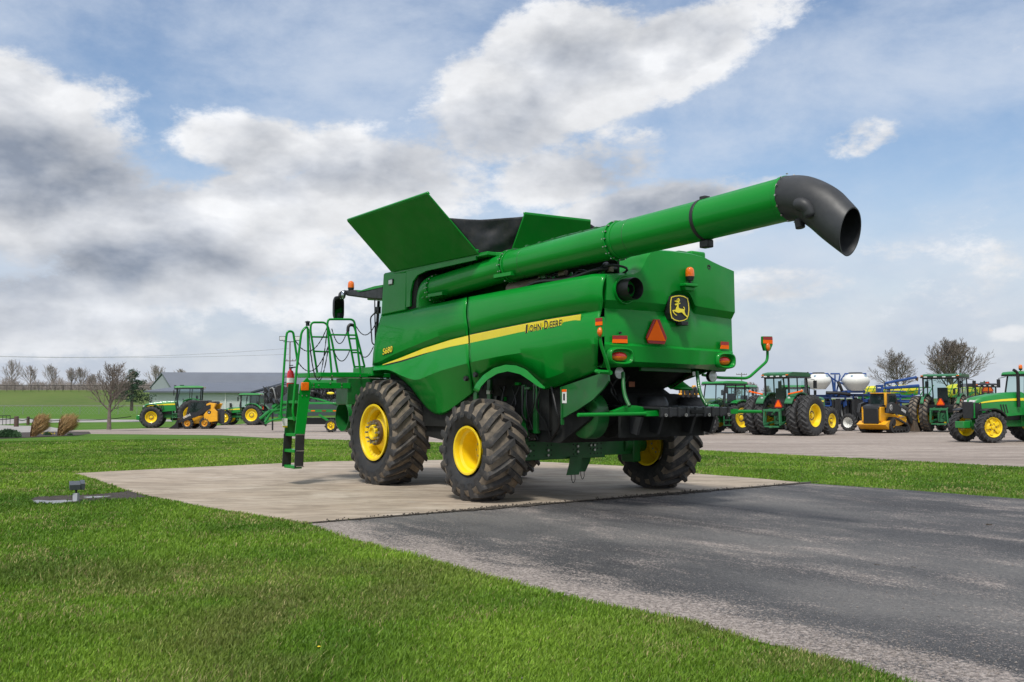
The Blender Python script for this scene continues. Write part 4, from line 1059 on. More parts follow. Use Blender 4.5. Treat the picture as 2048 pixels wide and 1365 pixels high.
def rail(pts, u, r=.021, rc=.10, nm='handrail'):
    return MB().tube(fillet([U(x, y, u) for x, y in pts], rc), r, 10).build(nm, GREEN, cb, smooth=60)
def zz(x, y): return (540 + x / 3.25, 540 + y / 3.25)
UR = UP + .05
r1_ = rail([zz(405, 725), zz(372, 350), zz(380, 322), zz(548, 322), zz(592, 712)], UR)
mb = MB()
for a, b in ((zz(384, 422), zz(556, 425)), (zz(390, 520), zz(568, 522)), (zz(410, 672), zz(588, 672))): mb.cyl(U(*a, UR), U(*b, UR), .017, n=8)
mb.build('rail_bar', GREEN, r1_)
UR2 = UP + .75
r2_ = rail([zz(505, 420), zz(512, 362), zz(545, 362), zz(562, 420), zz(615, 630)], UR2)
rail([zz(505, 390), zz(510, 430), zz(550, 640)], UR2)
mb = MB()
for a, b in ((zz(520, 448), zz(558, 448)), (zz(530, 538), zz(590, 538)), (zz(548, 630), zz(617, 630))): mb.cyl(U(*a, UR2), U(*b, UR2), .017, n=8)
mb.build('rail_bar', GREEN, r2_)
MB().tube(fillet([U(*zz(506, 400), UR2), U(*zz(508, 370), UR2), U(*zz(520, 356), UR2), U(*zz(548, 362), UR2)], .05), .032, 10).build('grip', BLACK, r2_, smooth=60)
r3_ = rail([zz(312, 700), zz(262, 390), zz(268, 342), zz(368, 342), zz(400, 450), zz(440, 668)], UP + .45)
mb = MB()
for a, b in ((zz(276, 436), zz(375, 438)), (zz(292, 530), zz(385, 534)), (zz(312, 676), zz(400, 676))): mb.cyl(U(*a, UP + .45), U(*b, UP + .45), .017, n=8)
mb.build('rail_bar', GREEN, r3_)
# ladder: near stringer plate, far stringer plate, steps
UN, UF = UP - .05, UP + .42
def plate_u(name, pts, u, th, mat, par=None):
    return MB().prism([U(x, y, u) for x, y in pts], (0, th, 0)).build(name, mat, par or cb, smooth=0, bevel=.005)
nearp = [zz(205, 738), zz(243, 700), zz(270, 735), zz(262, 800), zz(228, 1068), zz(163, 1068), zz(185, 860), zz(190, 800)]
lad = plate_u('ladder', nearp, UN, .03, GREEN)
plate_u('ladder_boot', [zz(168, 1066), zz(227, 1066), zz(217, 1283), zz(160, 1287)], UN + .002, .025, BLACK, lad)
for y in (1072, 1178, 1280): plate_u('boot_clip', [zz(172, y - 4), zz(222, y - 4), zz(221, y + 3), zz(171, y + 3)], UN - .004, .006, CHROME, lad)
far_dx = U(*zz(163, 1068), UN)
W2 = U(*zz(120, 738), UF); 
plate_u('ladder_stringer', [zz(120, 742), zz(190, 742), zz(168, 1066), zz(95, 1066)], UF, .03, GREEN_D, lad)
plate_u('ladder_boot', [zz(92, 1066), zz(145, 1066), zz(137, 1275), zz(80, 1280)], UF, .025, BLACK, lad)
for (x0, x1, y) in ((120, 182, 858), (110, 175, 966), (97, 165, 1073), (92, 158, 1178), (88, 156, 1283)):
    a_ = U(*zz(x1, y), UN + .03); zc = a_.z
    vv = [U(*zz(x1 + 2, y), UN + .03), U(*zz(x0, y), UF)]
    q0 = U(*zz(x1, y - 8), UN + .03); wv = .20
    mb = MB().box((vv[0].x - .01, UN + .03, q0.z - .055), (vv[0].x + .15, UF, q0.z)); mb.build('ladder_step', GREEN, lad, bevel=.006)
q = U(*zz(224, 758), UN - .01); MB().box((q.x - .075, q.y - .04, q.z - .075), (q.x + .075, q.y, q.z + .075)).build('marker_lamp', LAMPO, lad, bevel=.012)
m3 = MB()
for x, y in ((208, 818), (237, 818), (205, 770), (188, 800)): q_ = U(*zz(x, y), UN - .002); m3.cyl(q_, q_ - Vector((0, .012, 0)), .013, n=8)
m3.build('ladder_bolts', CHROME, lad)
rail([zz(80, 965), zz(70, 935), zz(105, 440), zz(112, 400), zz(150, 400), zz(178, 590), zz(180, 620)], UF - .1, .022, .10, 'handrail')
rail([zz(180, 600), zz(205, 400), zz(245, 362), zz(252, 705)], UN + .15, .022, .12, 'handrail')
rail([zz(160, 980), zz(146, 925), zz(178, 600)], UN + .02, .022, .12, 'handrail')
MB().cyl(U(*zz(245, 365), UN + .15), U(*zz(245, 338), UN + .15), .035, n=14).build('post_cap', BLACK, cb)
MB().lathe([(0, 0), (0, .06), (.02, .04), (.03, 0)], U(*zz(245, 342), UN + .15), 'z', 16).build('post_knob', BLACK, cb)
# chains between the rails
def chain(a, b, sag, ua, ub):
    A_, B_ = U(*zz(*a), ua), U(*zz(*b), ub); n = 26; mb = MB(); pr = None
    for i in range(n + 1):
        t = i / n; p = A_.lerp(B_, t); p.z -= sag * 4 * t * (1 - t)
        if pr is not None:
            d = (p - pr); m_ = (p + pr) / 2
            w_, h_ = (.020, .006) if i % 2 else (.006, .020)
            mb.beam(pr - d * .12, p + d * .12, w_, h_)
        pr = p
    mb.build('chain', BLACK_M, cb, smooth=0)
chain((165, 460), (372, 372), .32, UF - .1, UP + .45); chain((172, 580), (378, 500), .34, UF - .1, UP + .45)
chain((252, 390), (372, 380), .95, UN + .15, UR); chain((262, 530), (380, 500), .60, UN + .15, UR)
chain((402, 385), (500, 400), .26, UR, UR2); chain((412, 520), (520, 520), .22, UR, UR2)
chain((562, 370), (695, 330), .22, UR2, 4.3); chain((578, 535), (672, 500), .15, UR2, 4.3)
# extinguisher hangs behind the far stringer: a thing of its own
fx = tag(empty('fire_extinguisher', combine.matrix_world @ Vector((0, 0, 0)), AL), 'small red fire extinguisher with white label clipped beside the top of the ladder', 'fire extinguisher')
fx.location = CO
q = U(*zz(133, 700), UF + .12)
q.z -= .30
MB().lathe([(0.0, 0.0), (0.0, .060), (.02, .070), (.36, .070), (.42, .050), (.44, .022), (.47, .022), (.47, 0)], q, 'z', 24).build('cylinder', REDP, fx, smooth=35)
MB().lathe([(.20, .0715), (.29, .0715)], q, 'z', 24).build('paper_label', WHITE, fx)
mb = MB().box((q.x - .02, q.y - .07, q.z + .47), (q.x + .02, q.y + .03, q.z + .50)); mb.box((q.x - .015, q.y - .09, q.z + .52), (q.x + .015, q.y + .03, q.z + .535)); mb.build('valve', BLACK_M, fx)
MB().tube(spline([q + Vector((0, -.02, .48)), q + Vector((.10, -.03, .49)), q + Vector((.13, 0, .38)), q + Vector((.10, 0, .2))], 5), .012, 8).build('hose', BLACK_M, fx)
MB().box((q.x - .085, q.y - .085, q.z + .0), (q.x + .085, q.y + .085, q.z + .12)).build('extinguisher_bracket', BLACK, cb, bevel=.01)
p = U(*zz(95, 990), UF - .05)
tg = MB().box((p.x - .05, p.y - .01, p.z - .07), (p.x + .05, p.y, p.z + .07)).build('paper_tag', WHITE, lad)
MB().box((p.x - .03, p.y + .01, p.z - .10), (p.x + .06, p.y + .02, p.z - .03)).build('paper_tag', YELLOW_S, lad)
# ================================================================== ground surfaces
def ground_pt(x, y, zo=0.0): return Vector((x, y, gz(y) + zo))
def sheet(name, poly, zo, mat, th=0.0, kind='structure', zf=None):
    bm = bmesh.new()
    vs = [bm.verts.new((p[0], p[1], 0)) for p in poly]
    f = bm.faces.new(vs)
    if f.normal.z < 0: f.normal_flip()
    for Y in (22.0, 80.0):
        bmesh.ops.bisect_plane(bm, geom=bm.verts[:] + bm.edges[:] + bm.faces[:], plane_co=(0, Y, 0), plane_no=(0, 1, 0))
    bmesh.ops.triangulate(bm, faces=bm.faces)
    for v in bm.verts: v.co.z = gz(v.co.y) + zo
    if th:
        r = bmesh.ops.extrude_face_region(bm, geom=bm.faces[:])
        for v in r['geom']:
            if isinstance(v, bmesh.types.BMVert): v.co.z -= th
        bmesh.ops.recalc_face_normals(bm, faces=bm.faces)
    me = bpy.data.meshes.new(name); bm.normal_update(); bm.to_mesh(me); bm.free(); me.materials.append(mat)
    o = bpy.data.objects.new(name, me); COL.objects.link(o); o['kind'] = kind
    return o
def gp(l): return [(G(x, y).x, G(x, y).y) for x, y in l]
def wpos(t):
    g = t.nodes.new('ShaderNodeNewGeometry'); return g.outputs['Position']
def wnoise(t, scale, detail=6, rough=.6, vs=(1, 1, 1), off=(0, 0, 0), dist=0.0, rot=0.0):
    mp = t.nodes.new('ShaderNodeMapping'); t.links.new(wpos(t), mp.inputs[0]); mp.inputs['Scale'].default_value = vs; mp.inputs['Location'].default_value = off; mp.inputs['Rotation'].default_value = (0, 0, rot)
    n = t.nodes.new('ShaderNodeTexNoise'); t.links.new(mp.outputs[0], n.inputs['Vector']); n.inputs['Scale'].default_value = scale; n.inputs['Detail'].default_value = detail; n.inputs['Roughness'].default_value = rough; n.inputs['Distortion'].default_value = dist
    return n.outputs[0]
def grass_mat():
    m, t, b = new_mat('lawn_turf')
    a = wnoise(t, 0.35, 6, .65); c = wnoise(t, 14, 6, .75, off=(5, 5, 0)); d = wnoise(t, 1.6, 5, .6, off=(9, 2, 0), vs=(1, .6, 1))
    col = tramp(t, a, [(.3, (.060, .155, .010)), (.5, (.085, .205, .014)), (.7, (.120, .245, .022))])
    col = tmix(t, tmap(t, d, .45, .75, 0, .5), col, (.125, .175, .035))
    col = tmix(t, tmap(t, c, .35, .7, 0, .65), col, (.028, .062, .008))
    t.links.new(col, b.inputs['Base Color']); b.inputs['Roughness'].default_value = .85; b.inputs['Specular IOR Level'].default_value = .2
    tbump(t, b, c, .9, .05)
    return m
TURF = grass_mat()
mb = MB()
Ys = [-60, 0, 10, 22, 50, 80, 120, 200, 326]
for i in range(len(Ys) - 1):
    y0, y1 = Ys[i], Ys[i + 1]; W0 = 400
    mb.add([(-W0, y0, gz(y0)), (W0, y0, gz(y0)), (W0, y1, gz(y1)), (-W0, y1, gz(y1))], [(0, 1, 2, 3)])
W0 = 1500; mb.add([(-W0, 326, gz(400)), (W0, 326, gz(400)), (W0 * 1.5, 4500, gz(400)), (-W0 * 1.5, 4500, gz(400))], [(0, 1, 2, 3)])
tag(mb.build('ground', TURF, weld=True, smooth=0), kind='structure')
# concrete pad
def conc_mat():
    m, t, b = new_mat('old_concrete')
    rot = -AL
    a = wnoise(t, .5, 7, .65, vs=(1, 1, 1)); s_ = wnoise(t, 1.3, 8, .72, vs=(.75, 2.0, 1), rot=rad(-8), dist=.7); f = wnoise(t, 60, 4, .7)
    col = tramp(t, a, [(.3, (.34, .270, .200)), (.5, (.43, .355, .275)), (.72, (.52, .455, .375))])
    col = tmix(t, tmap(t, s_, .44, .60, 0, .8), col, (.225, .180, .132))
    w = wnoise(t, .9, 6, .7, vs=(.6, 1.6, 1), off=(20, 4, 0)); col = tmix(t, tmap(t, w, .60, .70, 0, .6), col, (.56, .54, .50))
    col = tmix(t, tmap(t, f, .35, .75, 0, .35), col, (.20, .18, .155))
    t.links.new(col, b.inputs['Base Color']); b.inputs['Roughness'].default_value = .82
    tbump(t, b, s_, .35, .02)
    return m
CONC = conc_mat()
pad_px = [(150, 948), (185, 958), (247, 980), (300, 994), (430, 1019), (540, 1036), (615, 1048), (1100, 1008), (1610, 967), (1500, 957), (1407, 950), (1241, 933), (1106, 926), (900, 921), (650, 924), (450, 933)]
pad_poly = gp(pad_px)
sheet('concrete_pad', pad_poly, 0.012, CONC, th=0.12)
# asphalt apron
def asph_mat():
    m, t, b = new_mat('worn_asphalt')
    A0, B0 = G(620, 1050), G(1731, 1331)
    d = (B0 - A0).normalized(); n = Vector((d.y, -d.x, 0))      # into the asphalt
    if n.x < 0: n = -n
    dt = t.nodes.new('ShaderNodeVectorMath'); dt.operation = 'DOT_PRODUCT'; t.links.new(wpos(t), dt.inputs[0]); dt.inputs[1].default_value = n
    off = t.nodes.new('ShaderNodeMath'); off.operation = 'SUBTRACT'; t.links.new(dt.outputs['Value'], off.inputs[0]); off.inputs[1].default_value = A0.dot(n)
    edge = off.outputs[0]
    def rot_noise(sc, det, ro, stretch, o=(0, 0, 0), dist=0):
        an = math.atan2(d.y, d.x)
        mp = t.nodes.new('ShaderNodeMapping'); mp.vector_type = 'TEXTURE'; t.links.new(wpos(t), mp.inputs[0]); mp.inputs['Rotation'].default_value = (0, 0, an); mp.inputs['Scale'].default_value = (stretch, 1, 1); mp.inputs['Location'].default_value = o
        n_ = t.nodes.new('ShaderNodeTexNoise'); t.links.new(mp.outputs[0], n_.inputs['Vector']); n_.inputs['Scale'].default_value = sc; n_.inputs['Detail'].default_value = det; n_.inputs['Roughness'].default_value = ro; n_.inputs['Distortion'].default_value = dist
        return n_.outputs[0]
    big = rot_noise(.8, 9, .72, 2.2, dist=.3); fine = wnoise(t, 22, 5, .75); sp = wnoise(t, 95, 3, .6); patch = rot_noise(.30, 5, .6, 2.0, (7, 1, 0))
    pk = wnoise(t, 42, 4, .8, off=(2, 2, 0))
    col = tramp(t, patch, [(.36, (.024, .024, .027)), (.48, (.056, .056, .059)), (.60, (.135, .13, .125))])
    # pale gravel washed over it: thick along the grass edge, thin further in
    e1 = tmap(t, edge, .0, .85, .30, .0)
    def add(x, y):
        q = t.nodes.new('ShaderNodeMath'); q.operation = 'ADD'; t.links.new(x, q.inputs[0])
        if isinstance(y, (int, float)): q.inputs[1].default_value = y
        else: t.links.new(y, q.inputs[1])
        return q.outputs[0]
    def mul(x, y):
        q = t.nodes.new('ShaderNodeMath'); q.operation = 'MULTIPLY'; t.links.new(x, q.inputs[0])
        if isinstance(y, (int, float)): q.inputs[1].default_value = y
        else: t.links.new(y, q.inputs[1])
        return q.outputs[0]
    mid = rot_noise(3.2, 6, .7, 3.0, (4, 4, 0)); s_ = add(add(add(big, e1), mul(add(mid, -.5), .45)), mul(add(pk, -.5), 1.15))
    gm = tmap(t, s_, .595, .65, 0, .95)
    gcol = tramp(t, fine, [(.3, (.20, .165, .145)), (.5, (.34, .29, .26)), (.7, (.50, .44, .40))])
    lines = rot_noise(1.4, 3, .5, 14.0, (1, 6, 0), .2); col = tmix(t, tmap(t, lines, .60, .66, 0, .55), col, (.020, .020, .023)); lines2 = rot_noise(1.8, 4, .5, 18.0, (8, 3, 0), .2); col = tmix(t, tmap(t, lines2, .62, .70, 0, .45), col, (.22, .205, .195))
    col = tmix(t, gm, col, gcol)
    col = tmix(t, tmap(t, sp, .60, .66, 0, .9), col, (.33, .31, .29))
    col = tmix(t, tmap(t, fine, .30, .55, .6, 0), col, (.014, .014, .016))
    agg = wnoise(t, 33, 3, .7, off=(5, 9, 0)); col = tmix(t, tmap(t, agg, .60, .68, 0, .55), col, (.26, .24, .23))
    t.links.new(col, b.inputs['Base Color'])
    b.inputs['Roughness'].default_value = .72
    tbump(t, b, sp, .9, .012)
    return m
ASPH = asph_mat()
asph_px = [(615, 1048), (706, 1082), (833, 1114), (996, 1160), (1187, 1207), (1378, 1243), (1519, 1286), (1625, 1311), (1731, 1335), (1830, 1372)]
near = [(G(x, y).x, G(x, y).y) for x, y in asph_px]
asph_poly = near + [(near[-1][0] + 1.2, near[-1][1] - 2.0), (5.0, 0.5), (40, -2), (40, 13.0)] + gp([(2300, 1026), (2048, 999), (1830, 982), (1611, 967)])
sheet('asphalt_apron', asph_poly, 0.004, ASPH)
# dirt line where the pad meets the asphalt
def dirt_mat(name, c1, c2, ro=.9, sc=6):
    m, t, b = new_mat(name); a = wnoise(t, sc, 7, .7); col = tramp(t, a, [(.3, c1), (.7, c2)]); t.links.new(col, b.inputs['Base Color']); b.inputs['Roughness'].default_value = ro; tbump(t, b, wnoise(t, 30, 5, .7), .8, .03); return m
MULCH = dirt_mat('dark_mulch', (.020, .016, .013), (.075, .060, .050))
JOINT = dirt_mat('joint_dirt', (.035, .028, .022), (.10, .085, .07))
top_, bot_ = [], []
random.seed(3)
for i in range(61):
    x = 600 + (1640 - 600) * i / 60; y = 1048 + (967 - 1048) * (x - 615) / (1610 - 615)
    w = (2.0 if 930 < x < 1080 or 1250 < x < 1420 else .9) * random.uniform(.5, 1.3)
    top_.append(G(x, y - w * .8)); bot_.append(G(x, y + w * 1.3))
mb = MB()
for i in range(60):
    mb.add([Vector((p.x, p.y, gz(p.y) + .016)) for p in (top_[i], top_[i + 1], bot_[i + 1], bot_[i])], [(0, 1, 2, 3)])
tag(mb.build('soil_joint', JOINT, smooth=0), kind='structure')
# gravel yard and drives
def gravel_mat(name, base, dark):
    m, t, b = new_mat(name)
    a = wnoise(t, .12, 6, .65, vs=(.5, 1.8, 1)); f = wnoise(t, 5, 9, .85, vs=(.8, 1, 1)); g = wnoise(t, .9, 8, .75, vs=(.25, 1.3, 1), off=(3, 8, 0))
    col = tramp(t, f, [(.32, tuple(x * .5 for x in base)), (.5, base), (.68, tuple(x * 1.5 for x in base))])
    col = tmix(t, tmap(t, a, .42, .60, 0, .7), col, dark); col = tmix(t, tmap(t, g, .47, .60, 0, .55), col, tuple(x * .7 for x in dark))
    t.links.new(col, b.inputs['Base Color']); b.inputs['Roughness'].default_value = .9; tbump(t, b, f, 1.0, .04); return m
GRAV = gravel_mat('gravel', (.37, .315, .275), (.25, .205, .175))
yard_px = [(135, 868), (440, 871), (560, 877.5), (690, 881), (900, 886), (1250, 894), (1415, 902), (1700, 917), (2048, 935.5), (2400, 956)]
yard = gp(yard_px) + [(75, 32), (110, 100), (60, 128), (-20, 128)] + gp([(345, 856), (135, 861)])
sheet('gravel_yard', yard, 0.004, GRAV)
PAVE = gravel_mat('pale_pavement', (.36, .345, .33), (.30, .285, .275))
sheet('far_road', gp([(-300, 838), (0, 837.5), (262, 840), (345, 839.5), (345, 843.5), (262, 844.5), (60, 846), (0, 850), (-300, 856)]), 0.006, PAVE)
sheet('entrance_path', gp([(-200, 877), (0, 872), (40, 869), (150, 866), (135, 860), (90, 853), (0, 851), (-200, 856)]), 0.008, PAVE)
# planting bed and the muddy hollow round the floodlight
sheet('planting_bed', gp([(-100, 882), (60, 876), (150, 872), (182, 868), (178, 864), (100, 864), (0, 867), (-100, 872)]), 0.012, MULCH)
sheet('mud_patch', gp([(52, 1000), (75, 994), (130, 991), (180, 990), (235, 985), (256, 982), (290, 992), (300, 996), (250, 999), (180, 1005), (120, 1010), (70, 1008)]), 0.003, MULCH)
def water_mat():
    m, t, b = new_mat('puddle_water'); b.inputs['Base Color'].default_value = (.02, .022, .02, 1); b.inputs['Roughness'].default_value = .04; b.inputs['IOR'].default_value = 1.6
    tbump(t, b, wnoise(t, 8, 3, .5), .15, .02); return m
WAT = water_mat()
sheet('puddle', gp([(56, 1004), (75, 1001), (100, 1002.5), (130, 1001), (150, 1003), (128, 1006), (105, 1009), (70, 1007.5)]), 0.006, WAT)
sheet('puddle', gp([(165, 995), (185, 993.5), (215, 993), (230, 992), (205, 995.5), (175, 997)]), 0.006, WAT)
# grass embankment far left
mb = MB(); n = 40
for i in range(n):
    x0, x1 = -260 + 480 * i / n, -260 + 480 * (i + 1) / n
    f = lambda x: 1.0 if x < -60 else max(.45, 1.0 - (x + 60) * .006)
    for (ya, za, yb, zb_) in ((322, gz(99) - .05, 329, .35), (329, .35, 342, 4.9), (342, 4.9, 346, 5.25), (346, 5.25, 380, 5.25)):
        mb.add([(x0, ya, za * f(x0) if za > 0 else za), (x1, ya, za * f(x1) if za > 0 else za), (x1, yb, zb_ * f(x1)), (x0, yb, zb_ * f(x0))], [(0, 1, 2, 3)])
def hill_mat():
    m, t, b = new_mat('field_grass'); a = wnoise(t, .05, 6, .65, vs=(.3, 1, 1)); c = wnoise(t, .9, 6, .75, vs=(.3, 1, 1))
    col = tramp(t, a, [(.3, (.055, .105, .014)), (.7, (.095, .15, .025))]); col = tmix(t, tmap(t, c, .4, .75, 0, .5), col, (.135, .14, .045))
    t.links.new(col, b.inputs['Base Color']); b.inputs['Roughness'].default_value = .9; return m
tag(mb.build('embankment', hill_mat(), weld=True, smooth=60), kind='structure')

# ================================================================== buildings
def metal_siding(name, col, sc):
    m, t, b = new_mat(name)
    w = t.nodes.new('ShaderNodeTexWave'); w.wave_type = 'BANDS'; w.bands_direction = 'X'; w.inputs['Scale'].default_value = sc
    c = t.nodes.new('ShaderNodeTexCoord'); t.links.new(c.outputs['Object'], w.inputs[0])
    n = tnoise(t, .5, 5)
    cc = tmix(t, tmap(t, n, .3, .7, 0, 1), tuple(x * .92 for x in col), tuple(x * 1.06 for x in col))
    t.links.new(cc, b.inputs['Base Color']); b.inputs['Roughness'].default_value = .5
    tbump(t, b, w.outputs[0], .6, .04); return m
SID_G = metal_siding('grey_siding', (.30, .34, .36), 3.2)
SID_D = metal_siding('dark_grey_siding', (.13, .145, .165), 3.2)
SID_W = metal_siding('white_siding', (.52, .57, .56), 3.2)
ROOF = metal_siding('slate_metal_roof', (.15, .168, .205), 3.2)
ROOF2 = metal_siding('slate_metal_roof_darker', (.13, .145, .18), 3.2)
# long shed: sight lines onto the gable plane and the long wall plane
b1 = tag(empty('machine_shed', AT(303, 835, 150)), 'long grey metal shed with dark roof and gable end beyond the left tractor', 'shed')
def rel(o, P): return Vector(P) - o.location
P0 = AT(303, 775, 150); P1 = AT(347, 776, 146); AP = AT(327, 748, 148); zb1 = -0.5
far = Vector((58, 6, 0)); lng = (Vector((60, 4, 0)))
gr = AT(327, 748, 148)
RR_ = AT(1020, 757, 150)
mb = MB(); mb.prism([rel(b1, Vector((P0.x, P0.y, zb1))), rel(b1, Vector((P1.x, P1.y, zb1))), rel(b1, P1), rel(b1, AP), rel(b1, P0)], Vector((.2, .2, 0))); mb.build('gable_wall', SID_G, b1, smooth=0)
EAV1 = AT(600, 782, 151)
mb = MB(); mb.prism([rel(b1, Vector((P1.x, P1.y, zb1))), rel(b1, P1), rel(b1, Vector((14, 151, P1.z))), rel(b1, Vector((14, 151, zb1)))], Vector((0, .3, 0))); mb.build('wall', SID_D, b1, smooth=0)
RE = Vector((14, 156, AP.z)); 
mb = MB(); mb.prism([rel(b1, AP + Vector((-.3, 0, .08))), rel(b1, P1 + Vector((-.1, -.6, -.15))), rel(b1, Vector((14, 150.3, P1.z - .15))), rel(b1, RE + Vector((0, 0, .08)))], Vector((0, 0, .15))); mb.prism([rel(b1, AP + Vector((-.3, 0, .08))), rel(b1, P0 + Vector((-.4, .3, -.15))), rel(b1, P0 + Vector((70, 14, -.15))), rel(b1, RE + Vector((0, 0, .08)))], Vector((0, 0, .15))); mb.build('roof', ROOF, b1, smooth=0)
mb = MB(); mb.box(rel(b1, AT(346, 779, 145.5)) - Vector((0, 0, 4.5)), rel(b1, AT(378, 779, 145.9))); mb.build('sliding_door', SID_D, b1, smooth=0)
for x in (312, 322, 332):
    q = rel(b1, AT(x, 806, 148.2)); w = MB().box(q - Vector((.12, .5, .18)), q + Vector((.12, .0, .18))).build('window', WHITE, b1, smooth=0)
# lower shed in front of it
b2 = tag(empty('storage_shed', AT(430, 835, 118)), 'lower white walled shed with slate roof in front of the long grey shed', 'shed')
c0_, c1_, c2_ = AT(400, 785.5, 118), AT(499, 786.5, 118), AT(600, 772, 132)
R0, R1 = AT(470, 768, 128), AT(640, 764, 138)
g0 = gz(118)
mb = MB(); mb.prism([rel(b2, Vector((c0_.x - 6, 118, g0))), rel(b2, Vector((c0_.x - 6, 118, c0_.z))), rel(b2, c1_), rel(b2, Vector((c1_.x, 118, g0)))], (0, .3, 0)); mb.build('wall', SID_W, b2, smooth=0)
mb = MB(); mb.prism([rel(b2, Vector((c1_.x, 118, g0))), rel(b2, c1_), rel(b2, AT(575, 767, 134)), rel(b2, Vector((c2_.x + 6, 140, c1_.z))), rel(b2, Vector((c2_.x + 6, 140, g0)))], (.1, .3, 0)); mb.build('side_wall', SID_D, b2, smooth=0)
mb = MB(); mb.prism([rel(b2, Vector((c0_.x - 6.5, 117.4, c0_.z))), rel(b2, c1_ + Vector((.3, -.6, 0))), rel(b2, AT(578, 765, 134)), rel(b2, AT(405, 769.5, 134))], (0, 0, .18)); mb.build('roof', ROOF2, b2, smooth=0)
q = rel(b2, AT(461.5, 811, 117.9)); MB().box(q - Vector((.12, .1, .25)), q + Vector((.12, .02, .25))).build('window', BLACK, b2, smooth=0)
mb = MB(); q = rel(b2, AT(451, 786, 117.9)); mb.box((q.x - .05, q.y - .03, g0 - b2.location.z), (q.x + .05, q.y, q.z)); q = rel(b2, AT(481, 786, 117.9)); mb.box((q.x - .05, q.y - .03, g0 - b2.location.z), (q.x + .05, q.y, q.z)); mb.build('wall_trim', WHITE, b2, smooth=0)

# ================================================================== trees
BARK = pbr('bare_bark', (.15, .125, .105), .9, var=.3, vs=8)
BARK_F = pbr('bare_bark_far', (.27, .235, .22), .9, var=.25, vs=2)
def grow(mb, p, d, L, r, lvl, rng, cnt, spread, up, twig):
    seg = 4 if lvl < 2 else 2; pts = [p.copy()]; rs = [r]; q = p.copy(); dd = d.copy(); dirs = [dd.copy()]
    for i in range(seg):
        dd = (dd + Vector((rng.uniform(-1, 1), rng.uniform(-1, 1), rng.uniform(-1, 1))) * (.05 if lvl == 0 else .13) + Vector((0, 0, up * .35 if lvl else .1))).normalized()
        q = q + dd * (L / seg); pts.append(q.copy()); rs.append(max(twig, r * (1 - .75 * (i + 1) / seg))); dirs.append(dd.copy())
    mb.tube(pts, rs, 6 if lvl == 0 else (4 if lvl == 1 else 3), caps=False)
    if lvl >= len(cnt): return
    k = cnt[lvl]
    for j in range(k):
        t = (.04 if lvl == 0 else .22) + (.96 if lvl == 0 else .78) * (j + rng.random() * .8) / k
        idx = min(seg - 1, int(t * seg)); w = min(1, t * seg - idx); b = pts[idx].lerp(pts[idx + 1], w); base = dirs[idx + 1]
        a = j * 2.4 + rng.uniform(-.6, .6); px = base.orthogonal().normalized(); py = base.cross(px); sp = spread * rng.uniform(.75, 1.2) * (1.15 - .45 * t)
        nd = (base * math.cos(sp) + (px * math.cos(a) + py * math.sin(a)) * math.sin(sp) + Vector((0, 0, up * .5))).normalized()
        ln = (L * .80 * (1 - .62 * t ** 1.3) if lvl == 0 else L * rng.uniform(.42, .66) * (1.1 - .35 * t))
        grow(mb, b, nd, ln * rng.uniform(.8, 1.12), max(twig, rs[idx] * (.48 if lvl == 0 else .6)), lvl + 1, rng, cnt, spread * .92, up, twig)
def bare_tree_mesh(seed, H, r, spread=.75, cnt=(14, 7, 5), up=.25, twig=.01, trunk=.2):
    rng = random.Random(seed); tr = MB(); th = H * trunk
    tr.tube([Vector((0, 0, -.2)), Vector((rng.uniform(-.03, .03) * H * .2, 0, th * .5)), Vector((0, 0, th))], [r * 1.25, r, r * .9], 8)
    c = MB(); grow(c, Vector((0, 0, th * .97)), Vector((0, 0, 1)), H * .62, r * .88, 0, rng, cnt, spread, up, twig)
    zm = max(v[2] for v in c.v); k = (H - th) / max(.1, zm - th)
    c.v = [(x, y, th * .97 + (z - th * .97) * k if z > th * .97 else z) for x, y, z in c.v]
    return tr, c
def place_tree(name, label, px, pyb, pyt, Y, seed, r, mat, group=None, proto=None, rz=0.0, **k):
    base = AT(px, pyb, Y); top = AT(px, pyt, Y); H = top.z - base.z
    o = tag(empty(name, base, rz), label, 'tree', group)
    tr, cr_ = bare_tree_mesh(seed, H, r, **k)
    tr.build('trunk', mat, o, smooth=60); cr_.build('crown', mat, o, smooth=0)
    return o
# young tree on the grass left of the tractor
yt = AT(218, 853, 62)
place_tree('young_tree', 'small bare young tree standing alone on the grass left of the large tractor', 218, 853, 722, 60, 5, .12, BARK, spread=.85, cnt=(19, 9, 6), up=.22, twig=.009, trunk=.17)
# the row of bare trees along the top of the embankment
far = [(22, 716, 'broad', 11, .9), (60, 730, '', 12, .8), (103, 727, '', 13, .7), (142, 734, '', 14, .7), (160, 731, '', 15, .7), (184, 746, '', 16, .8), (310, 728, 'broad', 17, .9), (362, 737, '', 18, .9), (-40, 722, '', 19, .8)]
flab = {22: 'broad pale bare tree at the far left end of the embankment row', 60: 'bare tree on the embankment just right of the broad pale one', 103: 'tall upright bare tree in the middle of the embankment row', 142: 'slim bare tree, left one of the close pair on the embankment', 160: 'bare tree, right one of the close pair on the embankment', 184: 'low bare tree on the embankment just left of the young tree', 310: 'spreading bare tree rising behind the gable end of the grey shed', 362: 'faint bare treetop showing over the roof of the grey shed', -40: 'bare tree cut off by the left edge above the embankment'}
for px, top, kind, sd_, w in far:
    place_tree('bare_tree', flab[px], px, 784, top, 350 if px < 300 else 260, sd_, .32, BARK_F, 'bare trees along the embankment', spread=.80 if kind else .60, cnt=(13, 7, 5), up=.3, twig=.035, trunk=.14)
